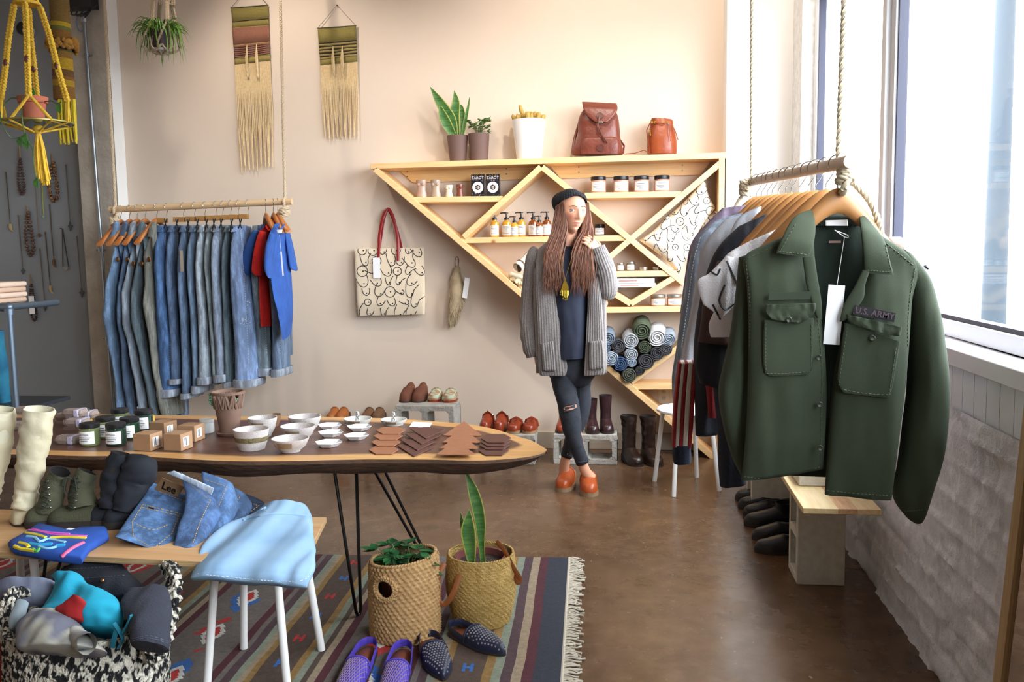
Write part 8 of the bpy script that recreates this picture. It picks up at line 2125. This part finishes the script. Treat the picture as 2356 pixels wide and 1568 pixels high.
for px, s in ((1178, 'left'), (1214, 'right')):
 t = ws(px, 998, .191, A9, .17, .088, mred, mat('crepe sole', '9a7a58', rough=.8), 'glossy brown open-back sandal with knotted bow, %s of the pair' % s, 'brown bow sandals', style='mule', heel=.03, sole=.018, hgt=.06, name='sandal')
 c = t.location+V(0, -.11, .075)
 for k in range(4): MB().tube(smoothpath([c, c+V((-1)**k*.02, -.01, .010), c+V((-1)**k*.034, -.002, -.004*k)], 4), .005, 6, flat=.4).build('bow', mred, t)
 MB().tube([t.location+V(-.038, -.07, .03), t.location+V(-.032, -.07, .068), t.location+V(0, -.07, .084), t.location+V(.032, -.07, .068), t.location+V(.038, -.07, .03)], .012, 8, flat=.3).build('strap', mred, t)
ws(1290, 997, .191, A9, .2, .085, mred, m_heel, "red-brown ankle shoe half hidden behind the woman's leg", None, style='boot', shaft=.14, heel=.03, hgt=.06, name='ankle_shoe')
mdb = mat('dark brown leather', '4d2a24'); mdb2 = mat('oxblood black leather', '27171a', rough=.28, col2='3a2224', nscale=12)
for px, py, s, sh in ((1366, 999, 'left', .205), (1400, 998, 'right', .225)):
 ws(px, py, .191, radians(-80), .17, .082, mdb2, m_heel, 'dark brown heeled ankle boot, %s of the pair on the block' % s, 'dark ankle boots', style='boot', shaft=sh, heel=.05, hgt=.062, name='ankle_boot', cat='boot', shr=[.036, .034, .038, .042])
mbb = mat('worn dark boot leather', '1c1210', rough=.3, col2='2e1c14', nscale=9)
for px, py, s in ((1470, 1074, 'left, with a bronze toe'), (1516, 1075, 'right, behind the stool leg')):
 ws(px, py, 0, radians(-70), .24, .1, mbb, m_heel, 'worn dark mid-calf boot on the floor, %s' % s, 'worn dark boots', style='boot', shaft=.29, heel=.03, hgt=.07, name='mid_calf_boot', cat='boot', shr=[.042, .040, .045, .050], slouch=.16)
mtn = mat('orange tan leather', 'a05a26', rough=.45)
for px, s in ((757, 'leftmost'), (778, 'second'), ): ws(px, 974, .191, A9, .16, .075, mtn, m_heel, 'orange-tan clog seen over the table edge, %s' % s, 'tan shoes behind the table', style='clog', heel=.04, hgt=.07)
for px, s in ((838, 'third'), (862, 'rightmost')): ws(px, 972, .191, A9, .16, .075, mat('dull brown leather', '6c4a30', rough=.6), m_heel, 'dull brown shoe seen over the table edge, %s' % s, 'tan shoes behind the table', style='clog', heel=.03, hgt=.065)
block((PY(822, 980, 5.3).x, 5.3, 0), .18, .19, .19, 'short grey concrete block hidden behind the ring dishes')
mbk = mat('black shoe leather', '0d0d10', rough=.35, col2='17171b', nscale=16)
for i, (px, py, L_, s) in enumerate(((1694, 1150, .24, 'farthest of the black shoes by the window bench'), (1700, 1168, .24, 'second black shoe from the back by the window bench'), (1712, 1186, .24, 'third black shoe from the back by the window bench'), (1714, 1208, .25, 'black shoe in the middle of the row by the window bench'), (1733, 1240, .24, 'second nearest black shoe by the white block'), (1738, 1268, .25, 'nearest black shoe by the white block'))):
 ang = radians(186-6*(i % 2)); p = PZ(px, py, 0); d = V(cos(ang), sin(ang), 0); h = p-d*L_*.98; h.z = 0
 shoe(h, ang, L_, .088, mbk, m_heel, label=('black leather ' + s).replace('black leather farthest', 'black leather shoe, farthest').replace('second black shoe', 'shoe, second').replace('third black shoe', 'shoe, third').replace('leather black shoe', 'leather shoe').replace('second nearest black shoe', 'shoe, second nearest').replace('nearest black shoe', 'shoe, nearest'), name='black_shoe', cat='shoe', grp='black shoes by the window bench', style='shoe' if i not in (3,) else 'boot', shaft=.12, heel=.02, hgt=.07, toe=1.9)
# ================================================================ RIGHT HANGING CLOTHES RAIL
ra2 = PY(1957, 371, 2.3); rb2 = PY(1724, 419, 3.9)
rail2 = empty('wooden_clothes_rail', (ra2+rb2)/2, 'pale wooden clothes rail on ropes beside the window', 'clothes rail')
MB().tube([ra2, rb2], .0165, 22).build('rail', mat('pale dowel', 'c4b09a', rough=.5), rail2, smooth=40)
m_rope2 = mat('cream rope', 'c2b498', rough=.95)
def R2(Y): return ra2.lerp(rb2, (Y-2.3)/1.6)
for (Y, tx, ty, kx, ky, r, tail) in ((2.4, 1950, -80, 1946, 412, .0085, [(1962, 420), (1995, 455), (2018, 500), (2028, 545)]), (3.82, 1732, -80, 1716, 438, .0085, [(1706, 452), (1690, 480), (1682, 500)])):
 b_ = R2(Y); tp = PY(tx, ty, Y); tp = b_+(tp-b_)*((CEIL-b_.z)/(tp.z-b_.z))
 rope_mb([tp, b_+V(.0, .018, .015), b_+V(0, .018, -.01), PY(kx, ky, Y)], r, 24, n=5).build('rope', m_rope2, rail2, smooth=60)
 knot(PY(kx, ky, Y), .020, rail2, int(tx), m_rope2)
 knot(PY(kx-2, ky-14, Y-.01), .016, rail2, int(tx)+1, m_rope2)
 rope_mb(smoothpath([PY(kx, ky, Y)]+[PY(a, b2, Y+.02) for a, b2 in tail], 5), r, 24, n=5).build('rope_tail', m_rope2, rail2, smooth=60)
m_hang2 = mat('light wood hanger', 'b98450', rough=.4, col2='aa7440', nscale=5, stretch=(1, 1, 6))
sv, m_hang = m_hang, m_hang2
HN = ['army shirt', 'printed white tee', 'brown top', 'grey tee', 'black jacket', 'navy trousers', 'dark shirt', 'cream jacket', 'white collar shirt', 'denim jacket', 'pale shirt', 'floral shirt']
for k, nm in enumerate(HN):
 Y = 2.42+k*.115+.01*(k % 3); c = R2(Y)+V(0, 0, .0)
 t = wood_hanger(0, 'light wooden hanger of the %s on the right rail' % nm, ry=(1, -.05, 0), c=c, half=.2 if k else .17, drop=.075, h=.19, ex=1.12, hb=.033, grp='wooden hangers on the right rail')
m_hang = sv
def cloth(name, cat, lb, st, Y, T, m, seed=0, wr=.012, wf=(20, 4), part='garment_body', t=None, p=2.4, n=22, sub=6):
 t = t or empty(name, PY(st[-1][0][0], st[-1][0][1], Y if not isinstance(Y, list) else 2.9), lb, cat, 'clothes on the right rail')
 return t, MB().slab(st, Y, T, n=n, sub=sub, p=p, wr=wr, wf=wf, seed=seed).build(part, m, t, smooth=80)
jm_ = lambda c, c2=None: mat('cloth '+c, c, rough=.9, col2=c2 or c, nscale=26, bump=.25, bscale=240)
cloth('floral_shirt', 'shirt', 'lilac floral shirt, farthest garment on the right rail', [((1662, 478), (1735, 470)), ((1620, 520), (1720, 500)), ((1590, 560), (1700, 560)), ((1578, 620), (1690, 640)), ((1565, 720), (1680, 720))], 3.72, [.03, .05, .06, .06, .06], jm_('9a8aa0', '5a4a5c'), 1)
t, o = cloth('denim_jacket', 'jacket', 'light blue denim jacket behind the cream striped jacket', [((1650, 505), (1740, 480)), ((1605, 545), (1730, 520)), ((1586, 600), (1710, 600)), ((1570, 700), (1700, 700)), ((1556, 800), (1690, 800)), ((1546, 870), (1640, 870)), ((1550, 940), (1580, 940))], 3.55, [.03, .06, .07, .07, .07, .06, .04], dn('jacket', '8ba0bc'), 2)
ink(o, [[(1612, 545), (1596, 600), (1582, 700), (1568, 800)]], .002, m_wthr, 'stitching', t, dash=.01)
t, o = cloth('cream_jacket', 'jacket', 'cream-grey jacket with red and white striped sleeve and navy cuff', [((1668, 505), (1752, 480)), ((1620, 560), (1735, 540)), ((1605, 620), (1720, 620)), ((1592, 700), (1700, 700)), ((1576, 780), (1690, 780)), ((1566, 835), (1640, 835))], 3.3, [.03, .06, .07, .07, .06, .05], jm_('b4b4b8', 'a6a8b0'), 3)
for k, cc in enumerate(('8e1c20', 'cfc8bc', '8e1c20', 'cfc8bc', '8e1c20')):
 u0, u1 = [(0, .14), (.14, .34), (.34, .52), (.52, .8), (.8, 1)][k]; f = lambda a, b_: [((lerp(x0, x1, a), y), (lerp(x0, x1, b_)+1, y)) for x0, x1, y in ((1561, 1600, 832), (1553, 1596, 900), (1548, 1592, 970), (1546, 1588, 1022))]
 MB().slab(f(u0, u1), 3.02, [.05, .055, .055, .05], n=8, sub=5, p=9, wr=.002, seed=1).build('striped_sleeve', jm_(cc), t, smooth=80)
MB().slab([((1549, 1018), (1588, 1018)), ((1547, 1045), (1590, 1045)), ((1549, 1061), (1590, 1059))], 3.02, .056, n=14, sub=4, p=3, wave=lambda u, q: .0015*sin(u*40)).build('knit_cuff', jm_('0f1728'), t, smooth=80)
cloth('white_shirt', 'shirt', 'white collared shirt with raised pale collar on the right rail', [((1738, 478), (1752, 474)), ((1700, 500), (1748, 500)), ((1680, 535), (1740, 530)), ((1660, 600), (1730, 600))], 3.18, [.015, .03, .04, .04], jm_('c0c6d0'), 4)
cloth('black_jacket', 'jacket', 'black-navy jacket between the cream jacket and printed tee', [((1700, 520), (1765, 492)), ((1655, 565), (1750, 545)), ((1628, 620), (1740, 620)), ((1608, 700), (1730, 700)), ((1596, 800), (1720, 800)), ((1598, 900), (1690, 900)), ((1600, 1000), (1650, 1000))], 2.98, [.03, .06, .07, .07, .07, .06, .03], jm_('15171e', '1c1f28'), 5)
cloth('red_shirt', 'top', 'deep red garment glimpsed between the dark trousers', [((1618, 840), (1660, 840)), ((1624, 890), (1655, 890)), ((1630, 960), (1652, 960))], 2.90, .02, jm_('7e141a'), 6)
cloth('navy_trousers', 'trousers', 'long dark navy trousers hanging lowest beside the army shirt', [((1640, 640), (1745, 640)), ((1630, 760), (1740, 760)), ((1640, 880), (1740, 880)), ((1650, 980), (1730, 980)), ((1652, 1060), (1722, 1060)), ((1656, 1116), (1716, 1108))], 2.80, [.05, .06, .06, .05, .05, .04], jm_('10131d', '151a28'), 7)
cloth('brown_top', 'top', 'brown sweater hem showing under the printed tee', [((1650, 600), (1750, 600)), ((1620, 680), (1740, 680)), ((1612, 740), (1735, 740)), ((1606, 785), (1720, 795))], 2.70, [.04, .05, .05, .04], jm_('3c2622', '46302a'), 8)
cloth('black_skirt', 'skirt', 'black garment below the brown sweater hem', [((1606, 775), (1720, 785)), ((1600, 840), (1715, 840)), ((1610, 880), (1700, 900))], 2.74, .04, jm_('14161c'), 9)
m_wt = jm_('d6d2d2', 'cfcaca')
t, o = cloth('printed_white_tee', 't-shirt', 'white tee with black line drawings behind the army shirt', [((1715, 560), (1790, 525)), ((1668, 590), (1780, 570)), ((1655, 640), (1770, 640)), ((1650, 700), (1760, 700)), ((1632, 745), (1750, 745)), ((1636, 776), (1740, 770))], 2.60, [.02, .03, .03, .028, .022, .015], m_wt, 10, wr=.016)
_, o2 = cloth('', '', '', [((1672, 588), (1720, 600)), ((1632, 628), (1700, 650)), ((1605, 648), (1690, 700)), ((1618, 700), (1660, 730))], 2.55, [.02, .022, .018, .01], m_wt, 11, part='sleeve', t=t)
_, o3 = cloth('', '', '', [((2030, 545), (2070, 545)), ((2050, 580), (2130, 580)), ((2060, 620), (2166, 605)), ((2080, 665), (2172, 640))], 2.60, [.03, .045, .04, .02], m_wt, 12, part='sleeve', t=t)
ink([o, o2, o3], [[(1672, 600), (1690, 640), (1698, 660)], [(1668, 655), (1655, 690), (1668, 712), (1688, 700), (1700, 680)], [(1637, 625), (1650, 632), (1657, 618)], [(1640, 700), (1650, 720), (1658, 735)], [(2105, 555), (2120, 566), (2132, 565)], [(2168, 595), (2174, 610)], [(2128, 610), (2136, 618)]], .0028, m_ink, 'printed_line', t, lift=.001)
# ---- olive army shirt, nearest
AY = 2.42
m_army = mat('faded olive cotton', '2a3322', rough=.9, col2='37402c', nscale=5, bump=.4, bscale=650, bdist=.0015, detail=8)
m_armd = mat('olive cotton inside', '1d2a20', rough=.9, bump=.3, bscale=600, bdist=.0015)
m_ast = mat('pale olive thread', '4a523e', rough=.8)
ar = empty('army_shirt', PY(1900, 1140, AY), 'green army shirt with chest pockets and white tag, nearest on the right rail', 'shirt')
def AS(name, st, Y, T, m=m_army, **k):
 k.setdefault('n', 30); k.setdefault('sub', 6); k.setdefault('p', 2.6); k.setdefault('wr', .010); k.setdefault('wf', (13, 3))
 return MB().slab(st, Y, T, **k).build(name, m, ar, smooth=80)
AS('back_panel', [((1850, 502), (1998, 505)), ((1790, 560), (2060, 570)), ((1735, 640), (2090, 660)), ((1730, 800), (2080, 830)), ((1728, 1000), (2066, 1000)), ((1722, 1085), (2055, 1100))], [AY+.05, AY+.07, AY+.09, AY+.1, AY+.1, AY+.1], [.012, .02, .025, .03, .03, .02], m_armd, seed=1)
L1 = AS('front_panel', [((1830, 535), (1866, 500)), ((1765, 560), (1872, 560)), ((1712, 592), (1874, 610)), ((1718, 650), (1872, 650)), ((1722, 730), (1886, 710)), ((1722, 830), (1897, 800)), ((1720, 930), (1901, 900)), ((1714, 1020), (1899, 1000)), ((1706, 1103), (1896, 1078))], [AY, AY-.02, AY-.02, AY-.035, AY-.045, AY-.05, AY-.05, AY-.05, AY-.05], [.018, .03, .035, .04, .04, .04, .04, .035, .02], seed=2)
L2 = AS('front_panel', [((1982, 505), (2010, 535)), ((1986, 560), (2075, 572)), ((1985, 615), (2112, 620)), ((1982, 655), (2098, 680)), ((1950, 740), (2092, 760)), ((1925, 830), (2086, 840)), ((1911, 930), (2076, 940)), ((1903, 1040), (2062, 1050)), ((1896, 1134), (2050, 1148))], [AY, AY-.02, AY-.02, AY-.035, AY-.05, AY-.06, AY-.06, AY-.06, AY-.06], [.018, .03, .035, .04, .04, .04, .04, .035, .02], seed=3)
S1 = AS('sleeve', [((1700, 592), (1760, 575)), ((1692, 680), (1745, 690)), ((1680, 770), (1738, 780)), ((1662, 850), (1734, 860)), ((1653, 905), (1730, 920)), ((1664, 980), (1724, 990)), ((1684, 1050), (1722, 1050)), ((1702, 1088), (1722, 1085))], AY+.03, [.03, .05, .055, .055, .055, .05, .045, .03], seed=4, wr=.008, wf=(16, 5))
S2 = AS('sleeve', [((2062, 568), (2098, 588)), ((2080, 620), (2136, 640)), ((2086, 700), (2156, 710)), ((2092, 800), (2172, 800)), ((2092, 880), (2179, 890)), ((2080, 980), (2176, 985)), ((2068, 1070), (2162, 1065)), ((2056, 1140), (2142, 1130)), ((2082, 1185), (2128, 1180)), ((2104, 1202), (2120, 1200))], AY+.0, [.03, .05, .06, .06, .062, .06, .055, .05, .035, .015], seed=5, wr=.009, wf=(14, 5))
C1 = AS('collar', [((1862, 482), (1870, 488)), ((1826, 500), (1876, 520)), ((1800, 545), (1872, 560)), ((1786, 582), (1860, 592))], [AY-.0, AY-.05, AY-.08, AY-.085], [.006, .01, .009, .006], seed=6, wr=.003)
C2 = AS('collar', [((1976, 494), (1986, 492)), ((1980, 525), (2030, 545)), ((1986, 580), (2045, 590)), ((1990, 628), (2056, 632))], [AY-.0, AY-.05, AY-.08, AY-.085], [.006, .01, .009, .006], seed=7, wr=.003)
AS('collar', [((1868, 520), (1980, 520)), ((1872, 500), (1976, 500)), ((1885, 488), (1965, 489))], [AY+.04, AY+.03, AY+.05], .008, m_armd, seed=8, wr=.002)
AS('lapel', [((1846, 592), (1874, 588)), ((1850, 620), (1880, 630)), ((1856, 660), (1890, 690)), ((1878, 730), (1892, 735))], AY-.085, .006, seed=9, wr=.004); AS('lapel', [((1984, 620), (2000, 625)), ((1965, 660), (1990, 655)), ((1942, 700), (1984, 690)), ((1932, 740), (1945, 735))], AY-.088, .006, seed=10, wr=.004)
Pk1 = AS('chest_pocket', [((1758, 736), (1872, 732)), ((1756, 790), (1871, 790)), ((1757, 845), (1868, 842)), ((1768, 864), (1856, 860))], AY-.088, .008, p=6, seed=11, wr=.003)
Pk2 = AS('chest_pocket', [((1944, 742), (2070, 785)), ((1936, 800), (2062, 830)), ((1926, 870), (2052, 892)), ((1938, 902), (2040, 914))], AY-.100, .008, p=6, seed=12, wr=.003)
AS('pocket_flap', [((1764, 700), (1877, 697)), ((1762, 716), (1874, 716)), ((1776, 734), (1862, 730)), ((1802, 738), (1842, 742))], AY-.102, .006, p=4, seed=13, wr=.006, wf=(60, 30)); AS('pocket_flap', [((1946, 722), (2074, 752)), ((1952, 738), (2072, 770)), ((1968, 748), (2058, 772))], AY-.114, .006, p=4, seed=14, wr=.008, wf=(60, 30))
for (x, y, Y) in ((1815, 735, AY-.11), (2007, 777, AY-.115), (1884, 822, AY-.10), (1886, 930, AY-.10), (1887, 1030, AY-.10)): MB().lathe([(.0075, 0), (.0075, .002), (.006, .003), (.003, .0015), (0, .0015)], PY(x, y, Y), n=18, rot=rotx(radians(90))).build('button', mat('green plastic button', '2a3022', rough=.4), ar)
tp4 = [PY(x, y, AY-.105) for x, y in ((1962, 722), (1968, 701), (2061, 720), (2057, 741))]
nt_ = MB().prism(tp4, (0, .003, 0)).build('name_tape', mat('dark tape', '1e1c1e', rough=.8), ar, smooth=0)
text('U.S. ARMY', 'tape_lettering', sum(tp4, V(0, 0, 0))/4+V(0, -.002, 0), .021, mat('dull lettering', '55464e', rough=.8), nt_, rot=roty(radians(11)), bold=True)
MB().prism([PY(x, y, AY-.096) for x, y in ((1768, 690), (1770, 673), (1866, 670), (1864, 688))], (0, .003, 0)).build('faded_tape', mat('darker olive patch', '2a3322', rough=.9), ar, smooth=0)
MB().slab([((1898, 507), (1950, 505)), ((1899, 519), (1951, 519))], AY+.025, .003, n=8, sub=2, p=8).build('neck_label', m_card, ar); MB().obox(PY(1921, 556, AY+.035), (.03, .002, .006)).build('small_label', mat('faded pink label', '9a7a70', rough=.8), ar)
tg = PY(1919, 724, AY-.07); tagcard(tg, .040, .150, ar, tilt=.07, stringto=PY(1943, 545, AY-.0)); MB().tube(smoothpath([PY(1943, 545, AY), PY(1925, 532, AY-.01), PY(1922, 530, AY), PY(1948, 540, AY-.01), PY(1952, 546, AY), PY(1943, 545, AY)], 4), .0012, 5).build('tag_loop', m_card, ar)
bv = bvh_of([L1, L2, S1, S2, C1, C2, Pk1, Pk2])
ink(None, [[(1792, 578), (1858, 586)], [(1796, 575), (1832, 512)], [(1996, 622), (2050, 626)], [(2050, 620), (2036, 560)], [(1762, 742), (1762, 845), (1772, 859), (1856, 855), (1866, 842), (1867, 742)], [(1950, 752), (1932, 872), (1942, 896), (2038, 908), (2048, 890), (2062, 795)], [(1712, 1096), (1800, 1102), (1890, 1072)], [(1902, 1128), (1960, 1134), (2046, 1140)],
  [(1876, 700), (1888, 800), (1890, 900), (1888, 1070)], [(1716, 600), (1725, 700), (1724, 800)], [(1712, 598), (1790, 562)], [(2040, 560), (2104, 612)], [(2105, 618), (2092, 700), (2088, 800)], [(2082, 1176), (2124, 1172)]], .0013, m_ast, 'stitching', ar, bv=bv, dash=.008, lift=.0012)
